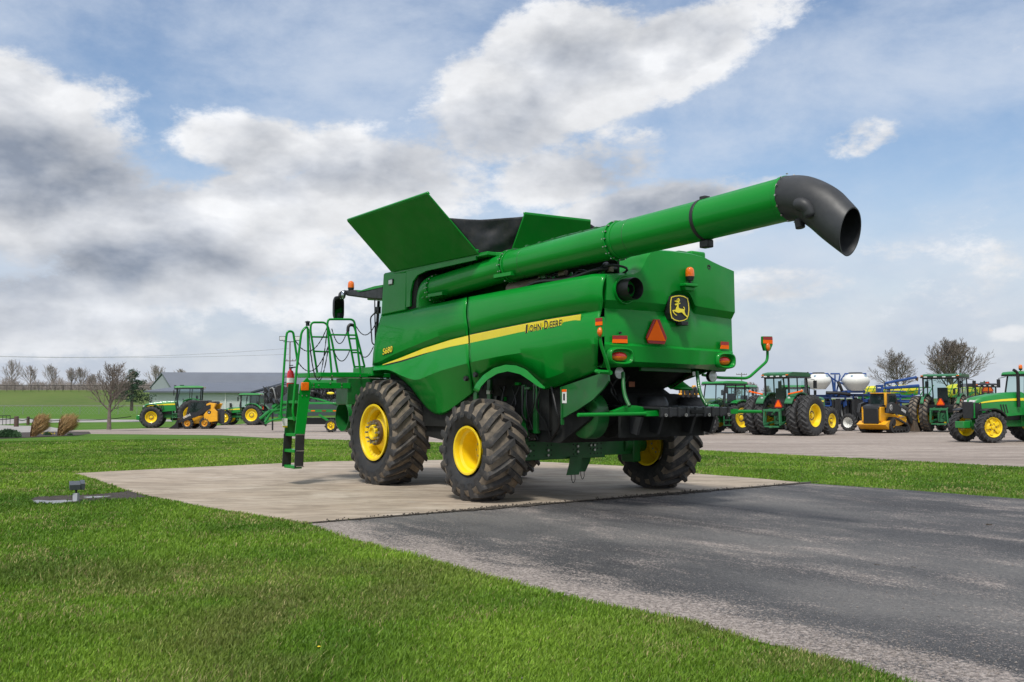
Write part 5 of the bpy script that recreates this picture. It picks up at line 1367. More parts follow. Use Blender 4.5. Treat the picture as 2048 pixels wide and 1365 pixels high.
# brush at the foot of that row: a mass nobody could count
rng = random.Random(8); mb = MB()
for i in range(1500):
    px = rng.uniform(-60, 320); Yb = rng.uniform(345, 372); b_ = AT(px, 781, Yb); b_.z = 5.0
    h = rng.uniform(1.4, 6.4) * (.6 + .5 * noise.noise(Vector((px * .03, 0, 0)))); t_ = b_ + Vector((rng.uniform(-.8, .8), 0, h))
    mb.tube([b_, b_.lerp(t_, .5) + Vector((rng.uniform(-.3, .3), 0, 0)), t_], [.09, .06, .03], 3, caps=False)
    for q in range(5):
        s0 = b_.lerp(t_, rng.uniform(.2, .9)); mb.tube([s0, s0 + Vector((rng.uniform(-1.3, 1.3), rng.uniform(-.5, .5), rng.uniform(.4, 1.5)))], [.05, .03], 3, caps=False)
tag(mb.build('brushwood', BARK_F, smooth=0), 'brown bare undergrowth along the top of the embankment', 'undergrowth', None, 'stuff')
# two big bare trees at the right, and low distant tree line
place_tree('bare_tree', 'open bare tree behind the blue sprayer boom on the right', 1797, 812, 694, 150, 31, .26, BARK, 'bare trees behind the machinery', spread=.85, cnt=(16, 9, 6, 3), up=.22, twig=.016, trunk=.20)
place_tree('bare_tree', 'tallest and densest bare tree, behind the cab of the tractor seen from the rear', 1905, 815, 673, 140, 34, .30, BARK, 'bare trees behind the machinery', spread=.82, cnt=(22, 9, 6, 4), up=.25, twig=.020, trunk=.16)
for i, (px, tp, lb) in enumerate(((1505, 764, 'low bare treetop just left of the dual wheeled tractor cab'), (1535, 770, 'low bare treetop over the roof of the dual wheeled tractor'), (1475, 776, 'faint low bare tree left of the utility pole on the right'))):
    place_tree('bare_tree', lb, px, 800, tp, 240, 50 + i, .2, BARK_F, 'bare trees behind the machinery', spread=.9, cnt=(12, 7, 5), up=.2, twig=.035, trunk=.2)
# spruce
NEEDLE = pbr('spruce_needles', (.020, .050, .024), .8, var=.5, vs=1.5)
sb = AT(263, 818, 95); st_ = AT(263, 741, 95); H = st_.z - sb.z + .1
sp = tag(empty('spruce_tree', sb), 'dark green ragged spruce tree behind the young bare tree', 'tree')
MB().tube([(0, 0, -.2), (.05, 0, H * .5), (0, 0, H)], [.17, .12, .02], 8).build('trunk', BARK, sp)
mb = MB(); rng = random.Random(4)
for k in range(120):
    t = rng.random() ** .8; z = H * (.17 + .80 * t); ln = (2.15 * (1 - t) ** .75 + .25) * rng.uniform(.55, 1.1); a = rng.uniform(0, 2 * PI)
    if a > PI * 1.5 and rng.random() < .3: continue
    dr = Vector((math.cos(a), math.sin(a), rng.uniform(-.1, .35)))
    for q in range(int(60 * ln / 2) + 8):
        s_ = rng.random() ** .6; c = Vector((0, 0, z)) + dr * ln * s_ - Vector((0, 0, .12 * s_ * s_ * ln))
        w = .26 * (1.1 - s_ * .5)
        c += Vector((rng.uniform(-w, w), rng.uniform(-w, w), rng.uniform(-.12, .12)))
        e = Vector((rng.uniform(-1, 1), rng.uniform(-1, 1), rng.uniform(-.7, .5))).normalized() * rng.uniform(.14, .26); f = e.orthogonal().normalized() * .05
        mb.add([c - f, c + e * .5, c + f, c - e * .5 * .2], [(0, 1, 2, 3)])
mb.build('crown', NEEDLE, sp, smooth=0)
# dark evergreens peeping over the implements on the right
for px, tp, w, lb in ((1765, 772, 26, 'dark evergreen hedge top behind the yellow sprayer tanks'), (1970, 764, 20, 'dark evergreen top behind the rear view tractor and its exhaust')):
    b_ = AT(px, 812, 130); h = AT(px, tp, 130).z - b_.z
    o = tag(empty('evergreen_tree', b_), lb, 'tree')
    MB().tube([(0, 0, -.2), (0, 0, h * .8)], [.12, .05], 6).build('trunk', BARK, o)
    mb = MB(); rr = w * 130 / FPX
    for q in range(2600):
        a = rng.uniform(0, 2 * PI); z = rng.random(); rad_ = rr * (1.0 - z ** 2.5 * .6) * rng.random() ** .4
        c = Vector((math.cos(a) * rad_, math.sin(a) * rad_ * .6, h * (z * .85 + .12) * (1 + .12 * noise.noise(Vector((a * 2, z * 3, px)))))); e = Vector((rng.uniform(-1, 1), rng.uniform(-1, 1), rng.uniform(-1, 1))).normalized() * .16; f = e.orthogonal() .normalized() * .07
        mb.add([c - f, c + e, c + f, c - e * .3], [(0, 1, 2, 3)])
    mb.build('crown', NEEDLE, o, smooth=0)

# ================================================================== fences, posts, poles
GALV = pbr('galvanised_steel', (.30, .31, .31), .5, metal=.6, var=.15)
WOOD = pbr('weathered_post', (.085, .055, .042), .85, var=.35, vs=9)
cf = tag(empty('chain_link_fence', AT(150, 841, 150)), 'see-through chain link fence across the field at the left', 'fence')
YF = 145
def fz(px): return gz(YF)
x_a, x_b = AT(-60, 820, YF).x, AT(310, 820, YF).x
zt_ = AT(100, 811.5, YF).z; o_ = cf.location
mb = MB().tube([Vector((x_a, YF, zt_)) - o_, Vector((x_b, YF, zt_)) - o_], .030, 6); mb.build('top_rail', GALV, cf)
for i, px in enumerate(range(-30, 310, 38)):
    x = AT(px, 820, YF).x; MB().tube([Vector((x, YF, gz(YF))) - o_, Vector((x, YF, zt_ + .02)) - o_], .035, 6).build('fence_post', GALV, cf)
mb = MB(); nx = int((x_b - x_a) / .55)
hh = zt_ - gz(YF)
for i in range(nx):
    x = x_a + (x_b - x_a) * i / nx
    for sg in (-1, 1): mb.beam(Vector((x, YF, gz(YF))) - o_, Vector((x + sg * hh, YF, zt_)) - o_, .012, .012)
mb.build('mesh', GALV, cf, smooth=0)
# highway fence on the embankment
hf = tag(empty('embankment_fence', AT(150, 776, 340)), 'thin dark wire fence with posts along the top of the embankment', 'fence'); o_ = hf.location
zA = AT(0, 771.5, 340).z; xa, xb = AT(-60, 770, 340).x, AT(305, 770, 340).x
mb = MB().tube([Vector((xa, 340, zA)) - o_, Vector((xb, 340, zA)) - o_], .09, 5); mb.tube([Vector((xa, 340, zA - .45)) - o_, Vector((xb, 340, zA - .45)) - o_], .03, 4); mb.tube([Vector((xa, 340, zA - .9)) - o_, Vector((xb, 340, zA - .9)) - o_], .03, 4); mb.build('fence_wires', BLACK_M, hf)
for px in range(-50, 305, 16):
    x = AT(px, 775, 340).x; MB().tube([Vector((x, 340, 4.7)) - o_, Vector((x, 340, zA + .1)) - o_], .07, 5).build('fence_post', BLACK_M, hf)
# short wooden posts carrying a chain beside the drive
pp = []
for px, yb, yt, lb in ((32.5, 854, 833, 'thick short wooden post, left one of the two holding a sagging chain'), (56, 850, 833.5, 'slimmer short wooden post, right one of the two holding a sagging chain')):
    q = G(px, yb); h = AT(px, yt, q.y).z - q.z; w = (9 if px < 40 else 6) * q.y / FPX / 2
    o = MB().lathe([(0, w), (h * .97, w * .95), (h, w * .8), (h, 0)], (0, 0, 0), 'z', 14).build('wooden_post', WOOD, loc=q, smooth=40); tag(o, lb, 'post', 'wooden posts with chain'); pp.append(q + Vector((0, 0, h * .8)))
pts = [pp[0] + Vector((-6, 0, .05)), pp[0], pp[1], G(130, 846) + Vector((0, 0, .3)), G(262, 844) + Vector((0, 0, .5))]
mb = MB()
for a, b in zip(pts, pts[1:]):
    mb.tube([a.lerp(b, t) - Vector((0, 0, .35 * 4 * t * (1 - t) * .5)) for t in np.linspace(0, 1, 9)], .035, 5)
tag(mb.build('boundary_chain', BLACK_M), 'dark chain sagging between the short wooden posts by the drive', 'chain')
mb = MB(); rl0 = G(0, 852)
rr_ = empty('hand_railing', rl0); tag(rr_, 'low thin metal railing by the drive at the left edge', 'railing')
mb.tube([G(-40, 852) + Vector((0, 0, .75)) - rl0, G(20, 850) + Vector((0, 0, .75)) - rl0], .03, 6); mb.build('top_rail', BLACK_M, rr_)
for px in (-30, 5, 12, 20):
    q = G(px, 851) - rl0; MB().tube([q, q + Vector((0, 0, .75))], .025, 6).build('rail_post', BLACK_M, rr_)
# utility poles
def pole(px, yb, yt, Y, lb, arms, r=.12, extras=None):
    b_ = AT(px, yb, Y); t_ = AT(px, yt, Y); o = tag(empty('utility_pole', b_), lb, 'utility pole')
    h = t_.z - b_.z
    MB().tube([(0, 0, 0), (0, 0, h)], [r, r * .75], 8).build('pole', pbr('pole_wood', (.22, .21, .20), .9), o)
    for dz, w in arms:
        c = MB().box((-w, -.05, h - dz - .05), (w, .05, h - dz + .05)).build('crossarm', WOOD, o)
        for k in (-.95, -.5, .5, .95): MB().cyl((k * w, 0, h - dz + .05), (k * w, 0, h - dz + .25), .04, n=6).build('insulator', STEEL, c)
    return o, h
pl_, hh = pole(578, 842, 684, 135, 'tall utility pole with twin floodlights seen through the ladder rails', ((2.6, .8), (4.8, 1.0)), .13)
mb = MB(); fl = MB().box((-.9, -.06, hh - .05), (.9, .06, hh + .05)).build('light_bar', BLACK_M, pl_)
for s_ in (-1, 1):
    MB().box((s_ * 1.0 - .42, -.25, hh - .45 + .6), (s_ * 1.0 + .42, .15, hh + .75)).build('floodlight', BLACK, pl_, bevel=.03); MB().box((s_ * 1.0 - .36, -.27, hh + .22), (s_ * 1.0 + .36, -.25, hh + .68)).build('floodlight_lens', LAMPW, pl_)
mb = MB()
for dx, dz in ((-1.7, -5.6), (-1.4, -5.9), (-1.1, -6.1), (-.8, -5.8)): mb.box((dx - .06, -.1, hh + dz - .5), (dx + .06, .1, hh + dz + .3))
mb.beam((-1.8, 0, hh - 6), (0, 0, hh - 6), .06, .06); mb.build('antenna_cluster', GALV, pl_)
pole(1484, 812, 746, 190, 'distant utility pole with crossarm left of the dual wheeled tractor', ((.35, 1.0),), .13)
mb = MB(); A_, B_ = AT(-200, 703, 135), AT(578, 697, 135)
tag(MB().tube([A_.lerp(B_, t) - Vector((0, 0, 1.0 * 4 * t * (1 - t))) for t in np.linspace(0, 1, 24)], .018, 4).build('power_line', GALV), 'upper thin power line crossing the sky at the left', 'power line', 'power lines')
A_, B_ = AT(-200, 708, 135), AT(578, 709, 135)
tag(MB().tube([A_.lerp(B_, t) - Vector((0, 0, .5 * 4 * t * (1 - t))) for t in np.linspace(0, 1, 24)], .018, 4).build('power_line', GALV), 'lower thin power line crossing the sky at the left', 'power line', 'power lines')

# ================================================================== planting at the left
STRAW = [pbr('dry_grass_blades', (.36, .215, .085), .8, var=.3, vs=6), pbr('dry_grass_pale', (.55, .38, .18), .8, var=.2), pbr('dry_grass_dark', (.19, .10, .035), .8, var=.2)]
def tan_clump(px, yb, H, lean, seed, lb, n=2600, wd=.30):
    q = G(px, yb); rng = random.Random(seed); mb = MB()
    for i in range(n):
        a = rng.uniform(0, 2 * PI); r = wd * .42 * rng.random() ** .5; b_ = Vector((math.cos(a) * r, math.sin(a) * r, 0)); h = H * rng.uniform(.45, 1.12) ** 1.0 * (1 - .35 * rng.random() ** 2); ln = lean * rng.uniform(.35, 1.25)
        pr = []
        for k in range(5):
            t = k / 4; pr.append(b_ + Vector((ln * t ** 1.5 + b_.x * .55 * t, b_.y * 1.4 * t, h * (t - .08 * t * t))) + Vector((rng.gauss(0, .045), rng.gauss(0, .05), rng.gauss(0, .04))) * t)
        w = rng.uniform(.006, .013); vs = []
        sw = Vector((math.cos(a + 1), math.sin(a + 1), 0))
        for k, p in enumerate(pr): ww = w * (1, 1, 1, 1.3, .3)[k]; vs += [p - sw * ww, p + sw * ww]
        mb.add(vs, [(2 * k, 2 * k + 1, 2 * k + 3, 2 * k + 2) for k in range(4)], rng.choice((0, 0, 1, 1, 2)))
    return tag(mb.build('ornamental_grass', STRAW, loc=q, smooth=0), lb, 'ornamental grass', 'dry ornamental grasses')
tan_clump(66, 874, 1.12, .62, 1, 'tall tan ornamental grass blown to the right, beside the green shrub')
tan_clump(121, 872, 1.12, .66, 2, 'tan ornamental grass blown to the right, nearer to the large tractor', wd=.34)
LEAF = pbr('shrub_leaves', (.045, .105, .040), .7, var=.5, vs=4)
def bush(name, px, yb, rx, rz, n, seed, mat, lb, cat, leaf=.06, grp=None, up=.0):
    q = G(px, yb); rng = random.Random(seed); mb = MB()
    for i in range(n):
        a = rng.uniform(0, 2 * PI); e = math.acos(rng.uniform(0, 1)); r = rng.random() ** .35
        c = Vector((math.sin(e) * math.cos(a) * rx * r, math.sin(e) * math.sin(a) * rx * .7 * r, math.cos(e) * rz * r)); c *= 1 + .22 * noise.noise(c * 3 + Vector((seed, 0, 0)))
        d = (Vector((c.x, c.y, c.z + .2)).normalized() + Vector((rng.uniform(-1, 1), rng.uniform(-1, 1), rng.uniform(-.5, 1))) * .7).normalized() * leaf * rng.uniform(.7, 1.6); f = d.orthogonal().normalized() * leaf * .22
        mb.add([c - f, c + d, c + f, c - d * .2], [(0, 1, 2, 3)])
    return tag(mb.build(name, mat, loc=q, smooth=0), lb, cat, grp)
bush('shrub', 14, 876, .62, .38, 5200, 1, LEAF, 'rounded dark green shrub at the left edge of the planting bed', 'shrub', .07)
YFL = pbr('yellow_flowers', (.75, .55, .02), .6)
fb_ = bush('flowering_plant', 95, 871, .22, .15, 900, 2, LEAF, 'low green plant with yellow flowers between the two tan grasses', 'plant', .05)
mb = MB(); rng = random.Random(5)
for i in range(26): c = Vector((rng.choice([-1, 1]) * rng.uniform(.08, .40), rng.uniform(-.1, .1), rng.uniform(.06, .16))); MB().sphere(c, .018, n=6).build('flower', YFL, fb_)
bush('flowering_plant', 140, 871, .14, .08, 300, 3, LEAF, 'tiny green plant at the right end of the planting bed', 'plant', .04)
# floodlight on its stub
fp = G(152, 1003)
k_ = fp.y / FPX
fl = tag(empty('ground_floodlight', fp, rad(0)), 'grey box floodlight on a short square stub in the muddy hollow', 'floodlight')
LG = pbr('light_grey_pvc', (.42, .44, .47), .5); DG = pbr('dark_grey_casting', (.07, .08, .09), .4, coat=.2)
MB().box((-4.6 * k_, -.045, -.03), (4.6 * k_, .045, 16 * k_)).build('stub', LG, fl, bevel=.004)
MB().lathe([(15 * k_, .0), (15 * k_, .018), (20 * k_, .014), (24 * k_, .03), (25 * k_, 0)], (0, 0, 0), 'z', 12).build('neck', BLACK, fl)
hd = MB(); c = Vector((.0, 0, 31 * k_))
R_ = Matrix.Translation(c) @ Matrix.Rotation(rad(28), 4, 'Z') @ Matrix.Rotation(rad(12), 4, 'X')
hd.prism([R_ @ Vector(p) for p in ((-.10, -.075, -.05), (-.10, .075, -.045), (-.10, .085, .052), (-.10, -.075, .035))], R_.to_3x3() @ Vector((.155, 0, 0))); hd.build('lamp_head', DG, fl, smooth=0, bevel=.006)
hd = MB(); hd.prism([R_ @ Vector(p) for p in ((.055, -.06, -.055), (.055, .085, -.05), (.055, .095, .062), (.055, -.06, .045))], R_.to_3x3() @ Vector((.065, 0, 0))); hd.build('lamp_visor', DG, fl, smooth=0, bevel=.004)
# dandelions
rng = random.Random(11)
for i, (px, py, lb) in enumerate(((167, 984, 'yellow dandelion just right of the ground floodlight'), (636, 1304, 'yellow dandelion in the near lawn towards the asphalt'))):
    q = G(px, py); mb = MB(); mb.tube([(0, 0, 0), (.01, 0, .05)], .002, 5); mb2 = MB().lathe([(0, .0), (-.004, .016), (.004, .021), (.010, .012), (.012, 0)], (.01, 0, .055), 'z', 10)
    o = tag(empty('dandelion', q, 0, 1.0 if i == 0 else .55), lb, 'flower'); mb.build('stem', LEAF, o); mb2.build('flower_head', YFL, o)
# clods of dirt on the asphalt
for i, (px, py, w, lb) in enumerate(((1978, 1051, 11, 'largest dark clod of dirt on the asphalt at the right'), (1755, 1131, 8, 'small dirt clod lying left of its pair on the mid asphalt'), (1828, 1136, 7, 'small dirt clod lying right of its pair on the mid asphalt'), (1900, 1150, 6, 'smallest brown crumb on the asphalt at the right'))):
    q = G(px, py); s_ = w * q.y / FPX / 1.6; mb = MB(); rng = random.Random(i)
    for k in range(5):
        mb.sphere(Vector((rng.uniform(-1, 1) * s_ * .8, rng.uniform(-.6, .6) * s_, s_ * .2)), s_ * rng.uniform(.25, .5), n=8, sc=(1.3, 1, .6))
    mb.v = [tuple(Vector(v) + noise.noise_vector(Vector(v) * 40) * s_ * .2) for v in mb.v]
    tag(mb.build('dirt_clod', JOINT, loc=q, smooth=0), lb, 'dirt clod', 'dirt clods on the asphalt')
# ================================================================== other machines
_wheels = {}
def far_wheel(parent, x, y, R, W, rr, side, rimmat=None, clean=True, dish=0.0, nl=20, yaw=0.0, style='disc', lod=0):
    rimmat = rimmat or YELLOW
    key = (R, W, rr, side, rimmat.name, clean, dish, nl, style)
    if key not in _wheels:
        hw = W * .40; s_ = side
        rim = MB(); dp = s_ * (hw * (1 - 2 * dish))
        rim.lathe([(s_ * hw, rr + .01), (s_ * (hw + .015), rr), (s_ * (hw - .01), rr - .045), (s_ * (hw - .06), rr - .06), (dp, rr - .10), (dp - s_ * .01, rr * .60), (dp + s_ * .03, rr * .45), (dp + s_ * .03, rr * .22), (dp + s_ * .09, rr * .20), (dp + s_ * .10, 0)], (0, 0, 0), 'x', 40)
        rim.lathe([(-s_ * hw, rr), (-s_ * (hw - .1), rr - .08), (-s_ * .02, rr - .11), (dp - s_ * .02, rr * .6)], (0, 0, 0), 'x', 32)
        if style == 'bars':
            for k in range(5):
                t = 2 * PI * k / 5; rim.prism([Vector((dp + s_ * .02, math.cos(t + a) * r, math.sin(t + a) * r)) for a, r in ((-.35, rr * .3), (.35, rr * .3), (.22, rr - .08), (-.22, rr - .08))], (s_ * .05, 0, 0))
        ro = rim.build('wheel', rimmat, parent, smooth=30)
        to = tyre_mb(R, W, rr, nl, .045, .05 * (R / .9), dirn=-1, crown=.03, over=.03).build('tyre', [RUB_CL, RUB_CL, RUB_CLL] if clean else MUD, ro, smooth=30)
        nut = MB().lathe([(dp + s_ * .025, rr * .26), (dp + s_ * .04, rr * .42)], (0, 0, 0), 'x', 24)
        for k in range(8):
            t = 2 * PI * k / 8; c_ = Vector((dp + s_ * .03, math.cos(t) * rr * .34, math.sin(t) * rr * .34)); nut.cyl(c_, c_ + Vector((s_ * .025, 0, 0)), .018, n=6)
        no = nut.build('wheel_nuts', STEEL, ro)
        _wheels[key] = (ro.data, to.data, no.data)
    else:
        d = _wheels[key]; ro = bpy.data.objects.new('wheel', d[0]); COL.objects.link(ro); ro.parent = parent
        for nm, me in (('tyre', d[1]), ('wheel_nuts', d[2])):
            c = bpy.data.objects.new(nm, me); COL.objects.link(c); c.parent = ro
    ro.location = (x, y, R - .02); ro.rotation_euler = (0, 0, yaw)
    return ro
def arc_fender(parent, x0, x1, cy, cz, R, a0, a1, mat, th=.04, nm='fender', drop=.06):
    rows = []
    n = 14
    for i in range(n + 1):
        a = a0 + (a1 - a0) * i / n; rows.append([Vector((x0, cy + math.cos(a) * (R - drop), cz + math.sin(a) * (R - drop))), Vector((x0, cy + math.cos(a) * R, cz + math.sin(a) * R)), Vector((x1, cy + math.cos(a) * R, cz + math.sin(a) * R)), Vector((x1, cy + math.cos(a) * (R - drop), cz + math.sin(a) * (R - drop)))])
    return MB().loft(rows).build(nm, mat, parent, smooth=50, solid=th)
def smv(parent, c, s=.36, face=-1):
    c = Vector(c)
    t = MB().prism([c + Vector((x * s, 0, z * s)) for x, z in ((-.14, .56), (.14, .56), (.56, -.25), (.44, -.44), (-.44, -.44), (-.56, -.25))], (0, .02, 0)).build('slow_vehicle_triangle', RED, parent, smooth=0)
    MB().prism([c + Vector((x * s, -.01, z * s)) for x, z in ((0, .52), (.46, -.30), (-.46, -.30))], (0, .006, 0)).build('orange_triangle', ORANGE, t, smooth=0)
def tractor(label, loc, rz, sc=1.0, exy=1.28, g=None, gd=None, Rr=1.05, Wr=.52, Rf=.78, Wf=.46, wb=2.9, tr=.95, tf=.9, dual=0, dualf=0, hood='mod', roofm=None, rimr=.58, rimf=.42, hitch=True, beaconp=False, wtbracket=False, cabz=1.25, clean=True, stripe=True, dishr=.35, dishf=.25, arm_lights=False, roofthick=.16, exh='r', name='tractor', yawf=0.0, cabw=.80, hoodh=1.95, nose=.72, group='green tractors parked on the gravel', rearlamps=True, weights=False, steps=True, scoop=False, glass=None):
    g = g or GREEN_T; gd = gd or GREEN_O; roofm = roofm or g; glass = glass or GLASS
    o = tag(empty(name, loc, rz, sc), label, 'tractor', group)
    # chassis
    mb = MB(); mb.box((-.28, -.35, Rr - .30), (.28, 1.3, Rr + .35)); mb.box((-.22, 1.2, Rr - .30), (.22, wb + .45, Rr + .02)); mb.box((-.55, -.12, Rr - .16), (.55, .12, Rr + .16)); mb.cyl((-tr + .1, 0, Rr), (tr - .1, 0, Rr), .15, n=14)
    mb.cyl((-tf, wb, Rf), (tf, wb, Rf), .11, n=12); mb.box((-.2, wb - .15, Rf - .15), (.2, wb + .15, Rr)); mb.build('chassis', GREEN_D, o, bevel=.02)
    # engine block under the hood
    MB().box((-.30, 1.4, Rr), (.30, wb + .1, Rr + .35)).build('engine', BLACK_M, o, bevel=.02)
    # hood: rounded sections, lower at the nose
    z0 = Rr + .22; secs = []
    y0, y1 = 1.22, wb + nose
    for t in (0, .12, .35, .6, .8, .93, .985, 1.0):
        y = y0 + (y1 - y0) * t; top = hoodh - (.10 * t + .22 * t ** 3 if hood == 'mod' else .06 * t); w = .44 - (.05 * t if hood == 'mod' else 0.02 * t)
        if t > .95: top -= .05 + (t - .95) * 1.6; w -= .02 + (t - .95) * .8
        zz0 = z0 + (.02 if t < .3 else .0) + (-.12 * t if hood == 'mod' else -.05 * t)
        c = []
        for (a, b) in ((-1, 0), (-1, .25), (-1.0, .6), (-.96, .82), (-.82, .95), (-.45, 1.0), (0, 1.01), (.45, 1.0), (.82, .95), (.96, .82), (1.0, .6), (1, .25), (1, 0)):
            c.append(Vector((a * w, y, zz0 + (top - zz0) * b)))
        secs.append(c)
    mb = MB().loft(secs); mb.f.append(tuple(range(len(mb.v) - 13, len(mb.v)))); mb.m.append(0)
    hd = mb.build('hood', g, o, smooth=40)
    yn = y1 + .012; zt = hoodh - .50; 
    MB().prism([(-.33, yn - .05, z0 - .15), (.33, yn - .05, z0 - .15), (.36, yn - .03, zt - .02), (.30, yn - .05, zt + .05), (-.30, yn - .05, zt + .05), (-.36, yn - .03, zt - .02)], (0, .07, 0)).build('grille', BLACK, hd, smooth=0, bevel=.01)
    for s_ in (-1, 1):
        MB().prism([(s_ * .10, yn - .02, zt + .04), (s_ * .36, yn - .10, zt + .02), (s_ * .38, yn - .14, zt + .12), (s_ * .12, yn - .05, zt + .13)], (0, .05, 0)).build('headlight', LAMPW, hd, smooth=0)
        # side grille behind the nose
        MB().prism([(s_ * .395, y1 - .06, z0 - .10), (s_ * .405, y1 - .42, z0 - .05), (s_ * .405, y1 - .36, zt + .02), (s_ * .385, y1 - .06, zt)], (s_ * .006, 0, 0)).build('side_grille', BLACK, hd, smooth=0)
        for k in range(3):
            yk = y0 + .62 + k * .13 + .25; MB().prism([(s_ * .425, yk, z0 + .12), (s_ * .425, yk + .06, z0 + .10), (s_ * .425, yk + .16, z0 + .48), (s_ * .425, yk + .10, z0 + .50)], (s_ * .008, 0, 0)).build('vent_slot', BLACK, hd, smooth=0)
        if stripe:
            pts = []
            for t in np.linspace(0.02, .90, 12):
                y = y0 + (y1 - y0) * t; top = hoodh - (.10 * t + .22 * t ** 3 if hood == 'mod' else .06 * t); w = .44 - (.05 * t if hood == 'mod' else .02 * t); zz0 = z0 - (.12 * t if hood == 'mod' else .05 * t)
                h_ = .10 * (1 - t) ** .6 + .02 if hood == 'mod' else .07
                zc = zz0 + (top - zz0) * .74; pts.append((Vector((s_ * (w * .985 + .012), y, zc)), Vector((s_ * (w + .010), y, zc - h_))))
            MB().loft([[p[0] for p in pts], [p[1] for p in pts]]).build('stripe', YELLOW_S, hd, smooth=0, solid=.004)
    # cab
    cz, ct = cabz + .05, cabz + 1.62; cw = cabw
    mb = MB(); mb.prism([(-cw, -.55, cz), (-cw, 1.10, cz), (-cw, 1.28, cz + .6), (-cw, 1.10, ct), (-cw, -.62, ct)], (2 * cw, 0, 0)); mb.build('cab_glass', glass, o, smooth=0)
    mb = MB()
    for s_ in (-1, 1):
        mb.beam((s_ * cw, -.56, cz), (s_ * cw, -.63, ct), .08, .08); mb.beam((s_ * cw, 1.10, ct), (s_ * cw, 1.28, cz + .6), .06, .06); mb.beam((s_ * cw, 1.28, cz + .6), (s_ * cw, 1.10, cz - .3), .07, .07); mb.beam((s_ * cw, .25, cz), (s_ * cw, .18, ct), .055, .055)
        mb.beam((s_ * cw, -.6, cz + .02), (s_ * cw, 1.15, cz + .02), .07, .10)
    mb.box((-cw, -.62, cz - .35), (cw, 1.15, cz + .04)); mb.beam((-cw, -.58, cz + .03), (cw, -.58, cz + .03), .07, .1); mb.beam((-cw, -.62, ct - .04), (cw, -.62, ct - .04), .07, .09)
    mb.build('cab_frame', BLACK_M, o, bevel=.01)
    mb = MB(); mb.box((-.27, -.25, cz), (.27, .30, cz + .42)); mb.box((-.26, -.33, cz + .3), (.26, -.2, cz + 1.02)); mb.tube([Vector((math.cos(a) * .2, .72 + math.sin(a) * .08, cz + .62 + math.sin(a) * .16)) for a in np.linspace(0, 2 * PI, 13)], .018, 6); mb.beam((0, .9, cz), (0, .74, cz + .6), .06, .06); mb.build('driver_seat', BLACK, o, bevel=.04)
    rt = roofthick
    mb = MB().prism([(-cw - .10, -.78, ct + .02), (-cw - .10, 1.30, ct + .02), (-cw - .10, 1.42, ct + .05), (-cw - .08, 1.30, ct + rt), (-cw - .02, .9, ct + rt + .05), (-cw - .02, -.45, ct + rt + .05), (-cw - .08, -.82, ct + rt - .02)], (2 * cw + .2, 0, 0))
    rf = mb.build('cab_roof', roofm, o, smooth=0, bevel=.05)
    MB().box((-cw - .12, -.80, ct - .03), (cw + .12, 1.36, ct + .03)).build('roof_edge', BLACK, rf, bevel=.01)
    if rearlamps:
        for x in (-cw * .8, -cw * .25, cw * .25, cw * .8): MB().box((x - .09, -.84, ct + .0), (x + .09, -.80, ct + .06)).build('roof_lamp', LAMPW, rf, bevel=.01)
    for x in (-cw - .02, cw + .02):
        MB().box((x - .07, -.83, ct + .07), (x + .07, -.80, ct + .12)).build('turn_lamp', LAMPO, rf, bevel=.008)
    # mirrors
    for s_ in (-1, 1):
        m_ = MB(); m_.tube([(s_ * cw, 1.2, ct - .05), (s_ * (cw + .3), 1.35, ct - .12), (s_ * (cw + .32), 1.35, ct - .2)], .016, 6); m_.box((s_ * (cw + .34) - .09, 1.30, ct - .55), (s_ * (cw + .34) + .09, 1.36, ct - .16)); m_.build('mirror', BLACK, o, bevel=.01)
    # fenders
    for s_ in (-1, 1):
        arc_fender(o, s_ * (cw - .05), s_ * (tr + (.25 if not dual else .1)), 0, Rr, Rr + .10, rad(55), rad(150), gd if hood != 'mod' else g)
        MB().box((s_ * (tr + .02) - .12, -.70, Rr + .70), (s_ * (tr + .02) + .12, -.64, Rr + .77)).build('tail_lamp', LAMPR, o, bevel=.01)
    if arm_lights:
        for s_ in (-1, 1):
            MB().beam((s_ * (cw + .05), -.78, ct - .85), (s_ * (cw + .75), -.78, ct - .72), .05, .07).build('marker_arm', ORANGE, o, bevel=.01)
            MB().sphere((s_ * (cw + .8), -.78, ct - .70), .07, n=10).build('marker_lamp', LAMPO, o)
            MB().lathe([(0, .0), (-.05, .06), (-.06, .075), (-.06, 0)], (s_ * (cw + .1), -.72, ct - 1.05), 'y', 12).build('work_lamp', LAMPW, o)
    # exhaust
    if exh:
        xe = (.52 if exh == 'r' else -.52)
        MB().tube(spline([(xe, exy, Rr + .6), (xe, exy, 2.2), (xe, exy, 2.85 + (cabz - 1.25)), (xe, exy + .08, 3.02 + (cabz - 1.25)), (xe, exy + .22, 3.10 + (cabz - 1.25))], 4), [.075] * 9 + [.065] * 8, 12).build('exhaust_stack', BLACK_M, o, smooth=60)
    if steps:
        mb = MB()
        for s_ in (-1,):
            mb.box((s_ * .98 - .03, .95, .45), (s_ * .98 + .03, 1.0, 1.3)); mb.box((s_ * .98 - .03, 1.40, .45), (s_ * .98 + .03, 1.45, 1.3))
            for z in (.48, .78, 1.08): mb.box((s_ * 1.0 - .14, .95, z), (s_ * 1.0 + .06, 1.45, z + .04))
        mb.build('steps', gd, o, bevel=.006)
        MB().box((.55, .75, .55), (.98, 1.75, 1.15)).build('fuel_tank', BLACK, o, bevel=.06)
        MB().box((-.85, .75, .60), (-.5, 1.0, 1.2)).build('battery_box', BLACK, o, bevel=.03)
